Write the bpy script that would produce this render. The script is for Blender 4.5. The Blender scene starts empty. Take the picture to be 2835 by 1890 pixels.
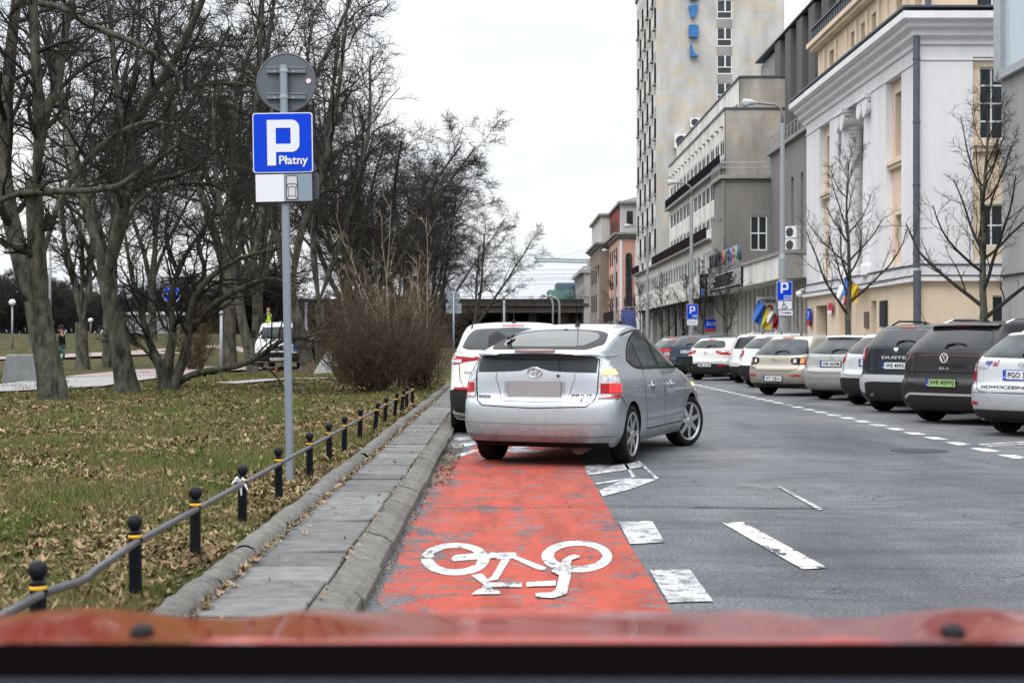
import bpy, bmesh, math, random
import numpy as np
from mathutils import Vector, Matrix
from mathutils.bvhtree import BVHTree
R = math.radians
sc = bpy.context.scene
col = sc.collection
# ------------------------------------------------------------- camera
H_EYE = 1.28
cd = bpy.data.cameras.new('camera'); cam = bpy.data.objects.new('camera', cd); col.objects.link(cam)
cam.location = (0, 0, H_EYE); cam.rotation_euler = (R(90), 0, 0)
cd.lens = 50; cd.sensor_width = 36; cd.shift_x = 0.01105; cd.shift_y = 0.0004
cd.clip_start = 0.05; cd.clip_end = 3000
cd.dof.use_dof = True; cd.dof.focus_distance = 17.0; cd.dof.aperture_fstop = 5.0
sc.camera = cam
# ------------------------------------------------------------- light: bright overcast
SUN_EL, SUN_ROT = 48, 200
w = bpy.data.worlds.new('World'); sc.world = w; w.use_nodes = True
nt = w.node_tree; nt.nodes.clear()
def N(t, **k):
    n = nt.nodes.new(t)
    for a, b in k.items(): setattr(n, a, b)
    return n
out = N('ShaderNodeOutputWorld'); bg = N('ShaderNodeBackground')
sky = N('ShaderNodeTexSky', sky_type='NISHITA'); sky.sun_disc = False
sky.sun_elevation = R(SUN_EL); sky.sun_rotation = R(SUN_ROT); sky.dust_density = 3; sky.air_density = 1
geo = N('ShaderNodeTexCoord'); sep = N('ShaderNodeSeparateXYZ')
nt.links.new(geo.outputs['Generated'], sep.inputs[0])
mr = N('ShaderNodeMapRange'); mr.inputs['From Min'].default_value = 0.20; mr.inputs['From Max'].default_value = 1.0
mr.inputs['To Min'].default_value = 9.6; mr.inputs['To Max'].default_value = 31.0
nt.links.new(sep.outputs['Z'], mr.inputs['Value'])
mp = N('ShaderNodeMapping'); mp.inputs['Scale'].default_value = (1.2, 1.2, 5.0)
nt.links.new(geo.outputs['Generated'], mp.inputs[0])
no = N('ShaderNodeTexNoise'); no.inputs['Scale'].default_value = 1.6; no.inputs['Detail'].default_value = 5
nt.links.new(mp.outputs[0], no.inputs['Vector'])
cr = N('ShaderNodeValToRGB'); cr.color_ramp.elements[0].position = .36; cr.color_ramp.elements[0].color = (.80, .855, .94, 1)
cr.color_ramp.elements[1].position = .58; cr.color_ramp.elements[1].color = (1.0, 1.0, 1.0, 1)
nt.links.new(no.outputs['Fac'], cr.inputs[0])
vm = N('ShaderNodeVectorMath', operation='SCALE'); nt.links.new(cr.outputs[0], vm.inputs[0]); nt.links.new(mr.outputs[0], vm.inputs['Scale'])
mx = N('ShaderNodeMix', data_type='RGBA'); mx.inputs[0].default_value = .90
nt.links.new(sky.outputs[0], mx.inputs[6]); nt.links.new(vm.outputs[0], mx.inputs[7])
nt.links.new(mx.outputs[2], bg.inputs[0]); bg.inputs[1].default_value = 0.09
nt.links.new(bg.outputs[0], out.inputs[0])
ld = bpy.data.lights.new('sun', 'SUN'); ld.energy = 1.0; ld.angle = R(25); ld.color = (1, .97, .93)
sun = bpy.data.objects.new('sun', ld); col.objects.link(sun)
sun.rotation_euler = (R(90 - SUN_EL), 0, R(180 - SUN_ROT))
sc.view_settings.view_transform = 'Standard'; sc.view_settings.look = 'None'
sc.view_settings.exposure = 0.42; sc.view_settings.gamma = 1.0
cy = sc.cycles
cy.max_bounces = 5; cy.diffuse_bounces = 2; cy.glossy_bounces = 3; cy.transmission_bounces = 4; cy.transparent_max_bounces = 6
cy.caustics_reflective = False; cy.caustics_refractive = False
cy.use_denoising = True; cy.denoiser = 'OPENIMAGEDENOISE'
cy.sample_clamp_indirect = 4

# ------------------------------------------------------------- projection helpers (street frame: +Y runs down the street)
F = 3267.0
def at(x, y, Y): return Vector(((x - 1150) / F * Y, Y, H_EYE - (y - 785) / F * Y))
def grd(x, y, z=0.0):
    Y = F * (H_EYE - z) / (y - 785.0)
    return Vector(((x - 1150) / F * Y, Y, z))

# ------------------------------------------------------------- materials
MATS = {}
def mat(name, c, rough=.6, metal=0.0, var=0.0, vscale=3.0, c2=None, bump=0.0, bscale=40.0, coat=0.0, emit=0.0, spec=.5, island=0.0, thr=None, stretch=None, dirt=0.0):
    """principled material: base colour broken up by noise (c2), bump, optional per-island value spread"""
    if name in MATS: return MATS[name]
    m = bpy.data.materials.new(name); m.use_nodes = True; t = m.node_tree; L = t.links
    b = t.nodes['Principled BSDF']
    if spec == .5 and max(c) < .09 and not metal: spec = .12
    c = tuple(c) + (1,)
    b.inputs['Base Color'].default_value = c
    b.inputs['Roughness'].default_value = rough; b.inputs['Metallic'].default_value = metal
    b.inputs['Specular IOR Level'].default_value = spec
    if coat: b.inputs['Coat Weight'].default_value = coat; b.inputs['Coat Roughness'].default_value = .04
    if emit:
        b.inputs['Emission Color'].default_value = c; b.inputs['Emission Strength'].default_value = emit
    tc = t.nodes.new('ShaderNodeTexCoord'); vec = tc.outputs['Object']
    if stretch:
        mp = t.nodes.new('ShaderNodeMapping'); mp.inputs['Scale'].default_value = stretch
        L.new(vec, mp.inputs[0]); vec = mp.outputs[0]
    cur = None
    if c2 is not None or var:
        if c2 is None:
            c2 = tuple(min(1, v * (1 + var)) for v in c[:3]); c1 = tuple(v * (1 - var) for v in c[:3])
        else: c1 = c[:3]
        n = t.nodes.new('ShaderNodeTexNoise'); n.inputs['Scale'].default_value = vscale; n.inputs['Detail'].default_value = 6; n.inputs['Roughness'].default_value = .65
        L.new(vec, n.inputs['Vector'])
        r = t.nodes.new('ShaderNodeValToRGB'); lo, hi = thr or (.3, .7)
        r.color_ramp.elements[0].position = lo; r.color_ramp.elements[1].position = hi
        r.color_ramp.elements[0].color = tuple(c1) + (1,); r.color_ramp.elements[1].color = tuple(c2) + (1,)
        L.new(n.outputs['Fac'], r.inputs[0]); cur = r.outputs[0]
    if island:
        g = t.nodes.new('ShaderNodeNewGeometry')
        hs = t.nodes.new('ShaderNodeHueSaturation')
        q = t.nodes.new('ShaderNodeMapRange'); q.inputs['To Min'].default_value = 1 - island; q.inputs['To Max'].default_value = 1 + island
        L.new(g.outputs['Random Per Island'], q.inputs['Value']); L.new(q.outputs[0], hs.inputs['Value'])
        q2 = t.nodes.new('ShaderNodeMath'); q2.operation = 'MULTIPLY'; q2.inputs[1].default_value = 7.31
        q3 = t.nodes.new('ShaderNodeMath'); q3.operation = 'FRACT'
        q4 = t.nodes.new('ShaderNodeMapRange'); q4.inputs['To Min'].default_value = .5 - .02 * island; q4.inputs['To Max'].default_value = .5 + .03 * island
        L.new(g.outputs['Random Per Island'], q2.inputs[0]); L.new(q2.outputs[0], q3.inputs[0]); L.new(q3.outputs[0], q4.inputs['Value']); L.new(q4.outputs[0], hs.inputs['Hue'])
        if cur: L.new(cur, hs.inputs['Color'])
        else: hs.inputs['Color'].default_value = c
        cur = hs.outputs[0]
    if dirt:   # road film thrown up on the lower flanks of a vehicle, streaky
        sp = t.nodes.new('ShaderNodeSeparateXYZ'); L.new(tc.outputs['Object'], sp.inputs[0])
        z = t.nodes.new('ShaderNodeMapRange'); z.inputs['From Min'].default_value = .75; z.inputs['From Max'].default_value = .2
        L.new(sp.outputs['Z'], z.inputs['Value'])
        n2 = t.nodes.new('ShaderNodeTexNoise'); n2.inputs['Scale'].default_value = 9; n2.inputs['Detail'].default_value = 8
        L.new(tc.outputs['Object'], n2.inputs['Vector'])
        mu = t.nodes.new('ShaderNodeMath'); mu.operation = 'MULTIPLY'; L.new(z.outputs[0], mu.inputs[0]); L.new(n2.outputs['Fac'], mu.inputs[1])
        mu2 = t.nodes.new('ShaderNodeMath'); mu2.operation = 'MULTIPLY'; mu2.inputs[1].default_value = dirt; mu2.use_clamp = True; L.new(mu.outputs[0], mu2.inputs[0])
        mm = t.nodes.new('ShaderNodeMix'); mm.data_type = 'RGBA'; L.new(mu2.outputs[0], mm.inputs[0])
        if cur: L.new(cur, mm.inputs[6])
        else: mm.inputs[6].default_value = c
        mm.inputs[7].default_value = (.16, .14, .12, 1); cur = mm.outputs[2]
        rr = t.nodes.new('ShaderNodeMapRange'); rr.inputs['To Min'].default_value = rough; rr.inputs['To Max'].default_value = .75
        L.new(mu2.outputs[0], rr.inputs['Value']); L.new(rr.outputs[0], b.inputs['Roughness'])
        if coat:
            iv = t.nodes.new('ShaderNodeMapRange'); iv.inputs['To Min'].default_value = coat; iv.inputs['To Max'].default_value = 0
            L.new(mu2.outputs[0], iv.inputs['Value']); L.new(iv.outputs[0], b.inputs['Coat Weight'])
    if cur: L.new(cur, b.inputs['Base Color'])
    if bump:
        n = t.nodes.new('ShaderNodeTexNoise'); n.inputs['Scale'].default_value = bscale; n.inputs['Detail'].default_value = 5
        L.new(vec, n.inputs['Vector'])
        bp = t.nodes.new('ShaderNodeBump'); bp.inputs['Strength'].default_value = bump; bp.inputs['Distance'].default_value = .02
        L.new(n.outputs['Fac'], bp.inputs['Height']); L.new(bp.outputs[0], b.inputs['Normal'])
    MATS[name] = m
    return m

# ------------------------------------------------------------- object helpers
def tag(o, label=None, cat=None, group=None, kind=None):
    if label: o['label'] = label
    if cat: o['category'] = cat
    if group: o['group'] = group
    if kind: o['kind'] = kind
    return o
def empty(name, loc=(0, 0, 0), rz=0.0, label=None, cat=None, group=None):
    o = bpy.data.objects.new(name, None); col.objects.link(o); o.location = loc; o.rotation_euler = (0, 0, rz)
    o.empty_display_size = .2
    return tag(o, label, cat, group)
def link(name, me, parent=None, m=None, smooth=False):
    o = bpy.data.objects.new(name, me); col.objects.link(o)
    if parent: o.parent = parent
    if m is not None:
        me.materials.clear()
        for k in (m if isinstance(m, (list, tuple)) else [m]): me.materials.append(k)
    if smooth: me.polygons.foreach_set('use_smooth', np.ones(len(me.polygons), dtype=bool))
    return o
def npmesh(name, V, Fq, mi=None):
    """mesh from numpy arrays: V (n,3), Fq (m,k)"""
    me = bpy.data.meshes.new(name); V = np.asarray(V, dtype=np.float32); Fq = np.asarray(Fq, dtype=np.int32)
    m, k = Fq.shape
    me.vertices.add(len(V)); me.vertices.foreach_set('co', V.ravel())
    me.loops.add(m * k); me.loops.foreach_set('vertex_index', Fq.ravel())
    me.polygons.add(m); me.polygons.foreach_set('loop_start', np.arange(0, m * k, k, dtype=np.int32))
    if mi is not None: me.polygons.foreach_set('material_index', np.asarray(mi, dtype=np.int32))
    me.update(calc_edges=True)
    return me
class MB:
    """collects shapes, builds one mesh"""
    def __init__(s): s.v = []; s.f = []; s.mi = []; s.k = 0
    def add(s, vs, fs):
        o = len(s.v); s.v += [tuple(p) for p in vs]; s.f += [tuple(i + o for i in f) for f in fs]; s.mi += [s.k] * len(fs); return s
    def box(s, x0, x1, y0, y1, z0, z1):
        if x0 > x1: x0, x1 = x1, x0
        if y0 > y1: y0, y1 = y1, y0
        if z0 > z1: z0, z1 = z1, z0
        return s.add([(x0,y0,z0),(x1,y0,z0),(x1,y1,z0),(x0,y1,z0),(x0,y0,z1),(x1,y0,z1),(x1,y1,z1),(x0,y1,z1)],
                     [(0,3,2,1),(4,5,6,7),(0,1,5,4),(1,2,6,5),(2,3,7,6),(3,0,4,7)])
    def obox(s, c, ax, ay, az):
        c, ax, ay, az = map(Vector, (c, ax, ay, az)); P = []
        for dz in (-1, 1):
            for dx, dy in ((-1,-1),(1,-1),(1,1),(-1,1)): P.append(c + ax*dx + ay*dy + az*dz)
        return s.add(P, [(0,3,2,1),(4,5,6,7),(0,1,5,4),(1,2,6,5),(2,3,7,6),(3,0,4,7)])
    def quad(s, a, b, c, d): return s.add([a, b, c, d], [(0, 1, 2, 3)])
    def poly(s, ps): return s.add(ps, [tuple(range(len(ps)))])
    def tube(s, pts, r, n=8, cap=True):
        pts = [Vector(p) for p in pts]; rs = r if isinstance(r, (list, tuple)) else [r] * len(pts)
        vs = []; fs = []; prev = None
        for i, p in enumerate(pts):
            t = (pts[min(i+1, len(pts)-1)] - pts[max(i-1, 0)]).normalized()
            a = prev if prev is not None else (Vector((1,0,0)) if abs(t.x) < .9 else Vector((0,1,0)))
            a = (a - t * a.dot(t)).normalized(); prev = a; b = t.cross(a)
            for k in range(n):
                q = 2*math.pi*k/n; vs.append(p + (a*math.cos(q) + b*math.sin(q))*rs[i])
        for i in range(len(pts)-1):
            for k in range(n):
                k2 = (k+1) % n; fs.append((i*n+k, i*n+k2, (i+1)*n+k2, (i+1)*n+k))
        if cap: fs.append(tuple(range(n))[::-1]); fs.append(tuple((len(pts)-1)*n+k for k in range(n)))
        return s.add(vs, fs)
    def lathe(s, prof, n=24, c=(0,0,0), axis='z'):
        vs = []; fs = []
        for (r, h) in prof:
            for k in range(n):
                q = 2*math.pi*k/n
                p = (r*math.cos(q), r*math.sin(q), h) if axis == 'z' else ((h, r*math.cos(q), r*math.sin(q)) if axis == 'x' else (r*math.sin(q), h, r*math.cos(q)))
                vs.append((p[0]+c[0], p[1]+c[1], p[2]+c[2]))
        m = len(prof)
        for i in range(m-1):
            for k in range(n):
                k2 = (k+1) % n; fs.append((i*n+k, i*n+k2, (i+1)*n+k2, (i+1)*n+k))
        fs.append(tuple(range(n))[::-1]); fs.append(tuple((m-1)*n+k for k in range(n)))
        return s.add(vs, fs)
    def prism(s, pts, d):
        """pts: coplanar outline, d: extrusion vector"""
        d = Vector(d); pts = [Vector(p) for p in pts]; n = len(pts)
        fs = [tuple(range(n)), tuple(range(n, 2*n))[::-1]] + [(i, i+n, (i+1) % n + n, (i+1) % n) for i in range(n)]
        return s.add(pts + [p + d for p in pts], fs)
    def mesh(s, name='m', fix=True):
        me = bpy.data.meshes.new(name); me.from_pydata(s.v, [], s.f)
        me.polygons.foreach_set('material_index', s.mi)
        if fix:
            bm = bmesh.new(); bm.from_mesh(me); bmesh.ops.recalc_face_normals(bm, faces=bm.faces); bm.to_mesh(me); bm.free()
        me.update(); return me
    def build(s, name, m, parent=None, smooth=False, fix=True):
        return link(name, s.mesh(name, fix), parent, m, smooth)
def bevel(o, w=.01, seg=2):
    b = o.modifiers.new('b', 'BEVEL'); b.width = w; b.segments = seg; b.limit_method = 'ANGLE'; b.angle_limit = R(40); return o
def autosmooth(me, ang=40):
    bm = bmesh.new(); bm.from_mesh(me)
    for f in bm.faces: f.smooth = True
    for e in bm.edges:
        if len(e.link_faces) == 2 and e.calc_face_angle(0) > R(ang): e.smooth = False
    bm.to_mesh(me); bm.free()
def text_mesh(s, width=None, height=None, depth=.002, bold=0.0, shear=0.0):
    """lettering lying in XZ, facing -Y, centred on the origin"""
    cu = bpy.data.curves.new('t', 'FONT'); cu.body = s; cu.size = 1; cu.extrude = .02; cu.offset = bold; cu.shear = shear; cu.resolution_u = 3
    o = bpy.data.objects.new('t', cu); col.objects.link(o)
    dg = bpy.context.evaluated_depsgraph_get(); me = bpy.data.meshes.new_from_object(o.evaluated_get(dg))
    bpy.data.objects.remove(o); bpy.data.curves.remove(cu)
    n = len(me.vertices); V = np.empty(n*3, np.float32); me.vertices.foreach_get('co', V); V = V.reshape(-1, 3)
    lo, hi = V.min(0), V.max(0); c = (lo+hi)/2; sz = hi-lo
    sx = width/sz[0] if width else height/sz[1]; sy = height/sz[1] if height else sx
    W = np.stack([(V[:,0]-c[0])*sx, -(V[:,2]/.02)*depth, (V[:,1]-c[1])*sy], 1)
    me.vertices.foreach_set('co', W.ravel().astype(np.float32)); me.update(); return me
def copy_tree(o, parent=None):
    c = o.copy(); col.objects.link(c); c.parent = parent
    if parent: c.matrix_parent_inverse = o.matrix_parent_inverse.copy()
    for ch in list(o.children): copy_tree(ch, c)
    return c
rnd = random.Random(7)
# ============================================================= GROUND, ROAD, MARKINGS
def asphalt_mat(name, base, worn=None, wthr=(.5, .55), wscale=(3, 14, 1), cracks=True, edge=None, speck=.78):
    """asphalt / paint on asphalt: fine aggregate speckle, slow patches, holes in the paint, hair cracks"""
    m = bpy.data.materials.new(name); m.use_nodes = True; t = m.node_tree; L = t.links; b = t.nodes['Principled BSDF']
    geo = t.nodes.new('ShaderNodeNewGeometry'); P = geo.outputs['Position']
    def noise(sc_, det=6, rough=.6, scale=None, dist=0):
        v = P
        if scale:
            mp = t.nodes.new('ShaderNodeMapping'); mp.inputs['Scale'].default_value = scale; L.new(P, mp.inputs[0]); v = mp.outputs[0]
        n = t.nodes.new('ShaderNodeTexNoise'); n.inputs['Scale'].default_value = sc_; n.inputs['Detail'].default_value = det; n.inputs['Roughness'].default_value = rough; n.inputs['Distortion'].default_value = dist
        L.new(v, n.inputs['Vector']); return n.outputs['Fac']
    def ramp(f, a, b_, lo, hi):
        r = t.nodes.new('ShaderNodeValToRGB'); e = r.color_ramp.elements; e[0].position = lo; e[1].position = hi
        e[0].color = (*a, 1); e[1].color = (*b_, 1); L.new(f, r.inputs[0]); return r.outputs[0]
    def mix(f, a, b_, bt='MIX'):
        x = t.nodes.new('ShaderNodeMix'); x.data_type = 'RGBA'; x.blend_type = bt
        if isinstance(f, float): x.inputs[0].default_value = f
        else: L.new(f, x.inputs[0])
        for i, v in ((6, a), (7, b_)):
            if isinstance(v, tuple): x.inputs[i].default_value = (*v, 1)
            else: L.new(v, x.inputs[i])
        return x.outputs[2]
    g = (.062, .068, .080)
    asph = ramp(noise(.55, 5, .6, (1.0, .35, 1)), tuple(v*.66 for v in g), tuple(v*1.42 for v in (.074,.075,.078)), .34, .66)
    sp = ramp(noise(46, 5, .95), (1-speck,)*3, (1+speck*1.9,)*3, .40, .62)
    asph = mix(1.0, asph, sp, 'MULTIPLY')
    asph = mix(1.0, asph, ramp(noise(1.7, 7, .7, (.35, 1.0, 1), 1.5), (.72,)*3, (1.10,)*3, .38, .56), 'MULTIPLY')
    c = asph
    if worn is not None:
        pa, pb = noise(1.0, 8, .75, wscale), noise(.9, 9, .8, (3.5, 1.6, 1))
        mxn = t.nodes.new('ShaderNodeMath'); mxn.operation = 'MAXIMUM'; L.new(pa, mxn.inputs[0]); L.new(pb, mxn.inputs[1]); pf = mxn.outputs[0]
        if edge:   # paint worn away along the kerb
            sx = t.nodes.new('ShaderNodeSeparateXYZ'); L.new(P, sx.inputs[0]); em = t.nodes.new('ShaderNodeMapRange'); em.inputs['From Min'].default_value = -.36; em.inputs['From Max'].default_value = -.68; em.inputs['To Max'].default_value = .07; L.new(sx.outputs['X'], em.inputs['Value'])
            ea = t.nodes.new('ShaderNodeMath'); L.new(pf, ea.inputs[0]); L.new(em.outputs[0], ea.inputs[1]); pf = ea.outputs[0]
        hole = ramp(pf, (1, 1, 1), (0, 0, 0), wthr[0], wthr[1])
        paint = ramp(noise(2.2, 6, .6), tuple(v*.82 for v in worn), worn, .35, .6)
        sp2 = ramp(noise(120, 2, .7), (.78,)*3, (1.12,)*3, .4, .65)
        paint = mix(1.0, paint, sp2, 'MULTIPLY')
        paint = mix(1.0, paint, ramp(noise(1.0, 7, .7, (4.5, .8, 1), .6), (.70,)*3, (1.04,)*3, .36, .54), 'MULTIPLY')
        c = mix(hole, asph, paint)
    if cracks:
        v = t.nodes.new('ShaderNodeTexVoronoi'); v.feature = 'DISTANCE_TO_EDGE'; v.inputs['Scale'].default_value = cracks if not isinstance(cracks, bool) else .55
        ds = t.nodes.new('ShaderNodeVectorMath'); ds.operation = 'ADD'
        nn = t.nodes.new('ShaderNodeTexNoise'); nn.inputs['Scale'].default_value = 2.3; nn.inputs['Detail'].default_value = 6; L.new(P, nn.inputs['Vector'])
        scl = t.nodes.new('ShaderNodeVectorMath'); scl.operation = 'SCALE'; scl.inputs['Scale'].default_value = .9; L.new(nn.outputs['Color'], scl.inputs[0])
        L.new(P, ds.inputs[0]); L.new(scl.outputs[0], ds.inputs[1]); L.new(ds.outputs[0], v.inputs['Vector'])
        ck = ramp(v.outputs['Distance'], (1, 1, 1), (0, 0, 0), .0, .009)
        msk = ramp(noise(.7, 3), (0, 0, 0), (1, 1, 1), .5, .6)
        ck = mix(1.0, ck, msk, 'MULTIPLY')
        c = mix(ck, c, (.012, .012, .012))
    L.new(c, b.inputs['Base Color']); b.inputs['Roughness'].default_value = .82; b.inputs['Specular IOR Level'].default_value = .35
    bp = t.nodes.new('ShaderNodeBump'); bp.inputs['Strength'].default_value = .55; bp.inputs['Distance'].default_value = .006
    L.new(noise(110, 3, .7), bp.inputs['Height']); L.new(bp.outputs[0], b.inputs['Normal'])
    return m
M_ROAD = asphalt_mat('asphalt', None)
M_RED = asphalt_mat('red_lane_paint', None, worn=(.375, .058, .034), wthr=(.545, .60), wscale=(2.2, 6.5, 1), edge=True, cracks=1.1)
M_WHITE = asphalt_mat('white_road_paint', None, worn=(.74, .74, .73), wthr=(.53, .59), wscale=(9, 9, 1), cracks=1.1)
M_WORN = asphalt_mat('worn_white_paint', None, worn=(.74, .75, .76), wthr=(.44, .60), wscale=(10, 13, 1), cracks=1.1, speck=.7)
M_GRASS = mat('grass_soil', (.032, .046, .013), .95, c2=(.095, .070, .038), vscale=1.3, thr=(.40, .62), bump=.9, bscale=14, spec=.1)
M_SLAB = mat('paving_slab', (.125, .125, .122), .85, var=.3, vscale=9, bump=.25, bscale=120, island=.3, spec=.3)
M_KERB = mat('kerb_stone', (.080, .078, .071), .9, c2=(.175, .168, .155), vscale=14, bump=.7, bscale=45, island=.14, spec=.3)
M_PATH = mat('path_grey', (.25, .245, .245), .9, var=.1, vscale=2)
M_PATH2 = mat('path_red', (.28, .215, .21), .9, var=.12, vscale=2)
M_DIRT = mat('dirt', (.05, .038, .028), .95, c2=(.10, .075, .05), vscale=20, bump=1, bscale=60)

def sheet(name, pts, z, m, kind='structure', label=None, sub=None):
    mb = MB(); mb.poly([(p[0], p[1], z if len(p) < 3 else p[2] + z) for p in pts]); o = mb.build(name, m, fix=False)
    if o.data.polygons[0].normal.z < 0: o.data.flip_normals()
    return tag(o, kind=kind)
sheet('ground', [(-1500, -30), (1500, -30), (1500, 2500), (-1500, 2500)], -.08, mat('far_ground', (.10, .105, .08), .95, var=.2, vscale=.05))
KX = -0.66
sheet('road', [(KX, -20), (10.35, -20), (10.35, 420), (KX, 420)], 0, M_ROAD)
sheet('pavement', [(10.5, -20), (30, -20), (30, 420), (10.5, 420)], .13, mat('pavement_far', (.20, .195, .185), .9, var=.15, vscale=1.5))
kb = MB(); kb.box(10.35, 10.5, -20, 420, -.05, .135); tag(kb.build('kerb_far', M_KERB), kind='structure')

# park ground as a height field with a low mound on the far side of the lawn
def gz(X, Y):
    b = .15 + .018*math.sin(X*1.7+Y*.6) + .014*math.sin(Y*1.13-X*.8)
    if X > -1.9: b = .15 + (b-.15)*max(0, (-1.5-X)/.4)
    t = max(0, min(1, (Y-80)/28)); t = t*t*(3-2*t)
    s = max(0, min(1, (-11-X)/10)); s = s*s*(3-2*s)
    return b + 1.75*t*s
def park_grid():
    xs = [-1.45] + [-1.45 - 10**(a/22)*.25+.25 for a in range(1, 66)]; xs = [x for x in xs if x > -260]
    ys = [-20, 0] + [3 + i*.35 for i in range(90)] + [34.5 + i*1.6 for i in range(60)] + [135, 160, 200, 260, 420]
    V = [(x, y, gz(x, y)) for y in ys for x in xs]; n = len(xs)
    Fq = [(j*n+i, j*n+i+1, (j+1)*n+i+1, (j+1)*n+i)[::-1] for j in range(len(ys)-1) for i in range(n-1)]
    me = npmesh('lawn', V, Fq); o = link('lawn', me, None, M_GRASS, True); tag(o, kind='structure')
park_grid()

# bike lane and paint
def curve_pts(px): return [tuple(grd(x, y))[:2] for x, y in px]
lane = [(.81, 4.5), (.81, 9), (.83, 12), (.87, 14.6), (.90, 18.3), (-.2, 18.3), (-.34, 17.2), (-.43, 15.9), (-.56, 15.0)]
rr_ = random.Random(3); Y = 14.6
while Y > 4.5:
    lane.append((-.635 + rr_.uniform(-.02, .05), Y)); Y -= .22
sheet('bike_lane', lane, .004, M_RED)
def mark(name, pxs, m=M_WHITE, z=.008):
    mb = MB()
    for p in pxs: mb.poly([(*q, z) for q in curve_pts(p)])
    me = mb.mesh(name, False)
    o = link(name, me, None, m)
    bm = bmesh.new(); bm.from_mesh(me)
    for f in bm.faces:
        if f.normal.z < 0: f.normal_flip()
    bm.to_mesh(me); bm.free()
    return tag(o, kind='structure')
def Z5(x, y): return (746.6 + x*.388, 995.5 + y*.388)
def ring(ox, oy, orx, ory, ix, iy, irx, iry, n=44):
    V = []
    for k in range(n):
        q = 2*math.pi*k/n
        V.append((*grd(ox+orx*math.cos(q), oy+ory*math.sin(q)).xy, .008)); V.append((*grd(ix+irx*math.cos(q), iy+iry*math.sin(q)).xy, .008))
    return V, [(2*k, 2*k+1, (2*k+3) % (2*n), (2*k+2) % (2*n)) for k in range(n)]
mb = MB()
mb.add(*ring(1045.5, 1286, 78.5, 37.5, 1046.5, 1285, 51.5, 25)); mb.add(*ring(1325, 1280.5, 81, 36.5, 1327.5, 1278.5, 55.5, 23.5))
strokes = [[(745,745),(770,725),(975,708),(1130,712),(1132,735),(1085,752),(960,745),(760,762)],
           [(1085,735),(1130,732),(1310,800),(1310,822),(1250,808)], [(1045,755),(1092,755),(1020,875),(955,880),(990,850)],
           [(868,848),(930,838),(975,885),(935,900)], [(950,892),(1165,892),(1165,918),(975,918)], [(945,892),(1000,892),(985,930),(1035,945),(1035,960),(868,962),(905,935),(925,930)],
           [(1193,892),(1365,882),(1365,912),(1193,916)], [(1395,800),(1462,800),(1455,850),(1430,962),(1350,985),(1250,980),(1246,958),(1345,952),(1368,935),(1388,850)],
           [(1340,812),(1420,832),(1415,862),(1345,832)], [(1385,800),(1405,760),(1440,738),(1480,728),(1510,735),(1505,745),(1460,758),(1452,805)]]
for i, s_ in enumerate(strokes): mb.poly([(*grd(*Z5(*p)).xy, .0085 + .0006*i) for p in s_])
me = mb.mesh('bicycle_symbol', False); o = link('bicycle_symbol', me, None, M_WHITE); tag(o, kind='structure')
for p in me.polygons:
    if p.normal.z < 0: p.flip()
mark('lane_dash', [[(1420,1200),(1498,1198),(1527,1247),(1447,1251)]], M_WORN)
mark('lane_dash', [[(1492,1311),(1585,1310),(1638,1383),(1535,1386)]], M_WORN)
mark('lane_arrow', [[(1343,1071),(1380,1068),(1400,1072),(1460,1062),(1480,1072),(1428,1082),(1350,1092)],
                    [(1384,1141),(1376,1128),(1420,1108),(1455,1100),(1511,1101),(1450,1124)],
                    [(1462,1060),(1468,1059),(1514,1100),(1508,1103)], [(1432,1064),(1437,1063),(1460,1096),(1452,1098)], [(1368,1114),(1370,1110),(1450,1098),(1452,1101)]], M_WORN, .007)
for xs_ in ([(1040,1008),(1085,1003),(1090,1008),(1050,1014)], [(1038,1022),(1090,1015),(1092,1022),(1045,1031)], [(1045,1047),(1085,1034),(1110,1033),(1060,1049)]):
    mark('lane_stroke', [xs_], M_WORN, .007)
mark('lane_stroke', [[(1160,1036),(1180,1026),(1250,1018),(1330,1016),(1335,1020),(1240,1024),(1190,1031),(1250,1036),(1230,1041),(1175,1041)]], M_WORN, .0075)
mark('centre_dash', [[(1660,1203),(1707,1201),(1900,1306),(1843,1309)]])
mark('faint_dash', [[(1786,1119),(1794,1119),(1892,1171),(1880,1173)]], M_WORN)
mb = MB()
Yd = 15.6
while Yd < 95:
    x0 = 5.62 + .1*min(1, (Yd-15)/8); mb.poly([(x0, Yd, .005), (x0+.19, Yd, .005), (x0+.19, Yd+.5, .005), (x0, Yd+.5, .005)]); Yd += 1.0
o = mb.build('parking_line', M_WHITE, fix=False); tag(o, kind='structure')
mb = MB()
for k in range(1):
    y0 = 17.35 + 3.05*k
    for dy in (0, .28): mb.poly([(5.95, y0+.1+dy, .006), (5.97, y0+dy, .006), (10.0, y0+2.6+dy, .006), (10.0, y0+2.7+dy, .006)])
o = mb.build('bay_line', M_WHITE, fix=False); tag(o, kind='structure')
# crack across the road and a round patch
rr_ = random.Random(5); pts = []
x = -.55
while x < 7.5:
    pts.append((x, 10.93 + .05*math.sin(x*1.7) + rr_.uniform(-.02, .02), (.022 if 1.5 < x < 1.9 or 1.9 <= x < 2.45 else .005) * rr_.uniform(.5, 1.2))); x += .11
mb = MB(); n = len(pts)
mb.add([(p[0], p[1]-p[2], .0095) for p in pts] + [(p[0], p[1]+p[2], .0095) for p in pts], [(i, i+1, n+i+1, n+i) for i in range(n-1)])
tag(mb.build('road_crack', mat('crack', (.01, .01, .01), .95), fix=False), kind='structure')
mb = MB(); c = grd(2112, 1035); mb.poly([(c.x+.34*math.cos(q/14*6.283), c.y+.34*math.sin(q/14*6.283), .005) for q in range(14)])
tag(mb.build('road_patch', mat('tar_patch', (.050, .053, .060), .8, var=.2, vscale=20), fix=False), kind='structure')

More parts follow.
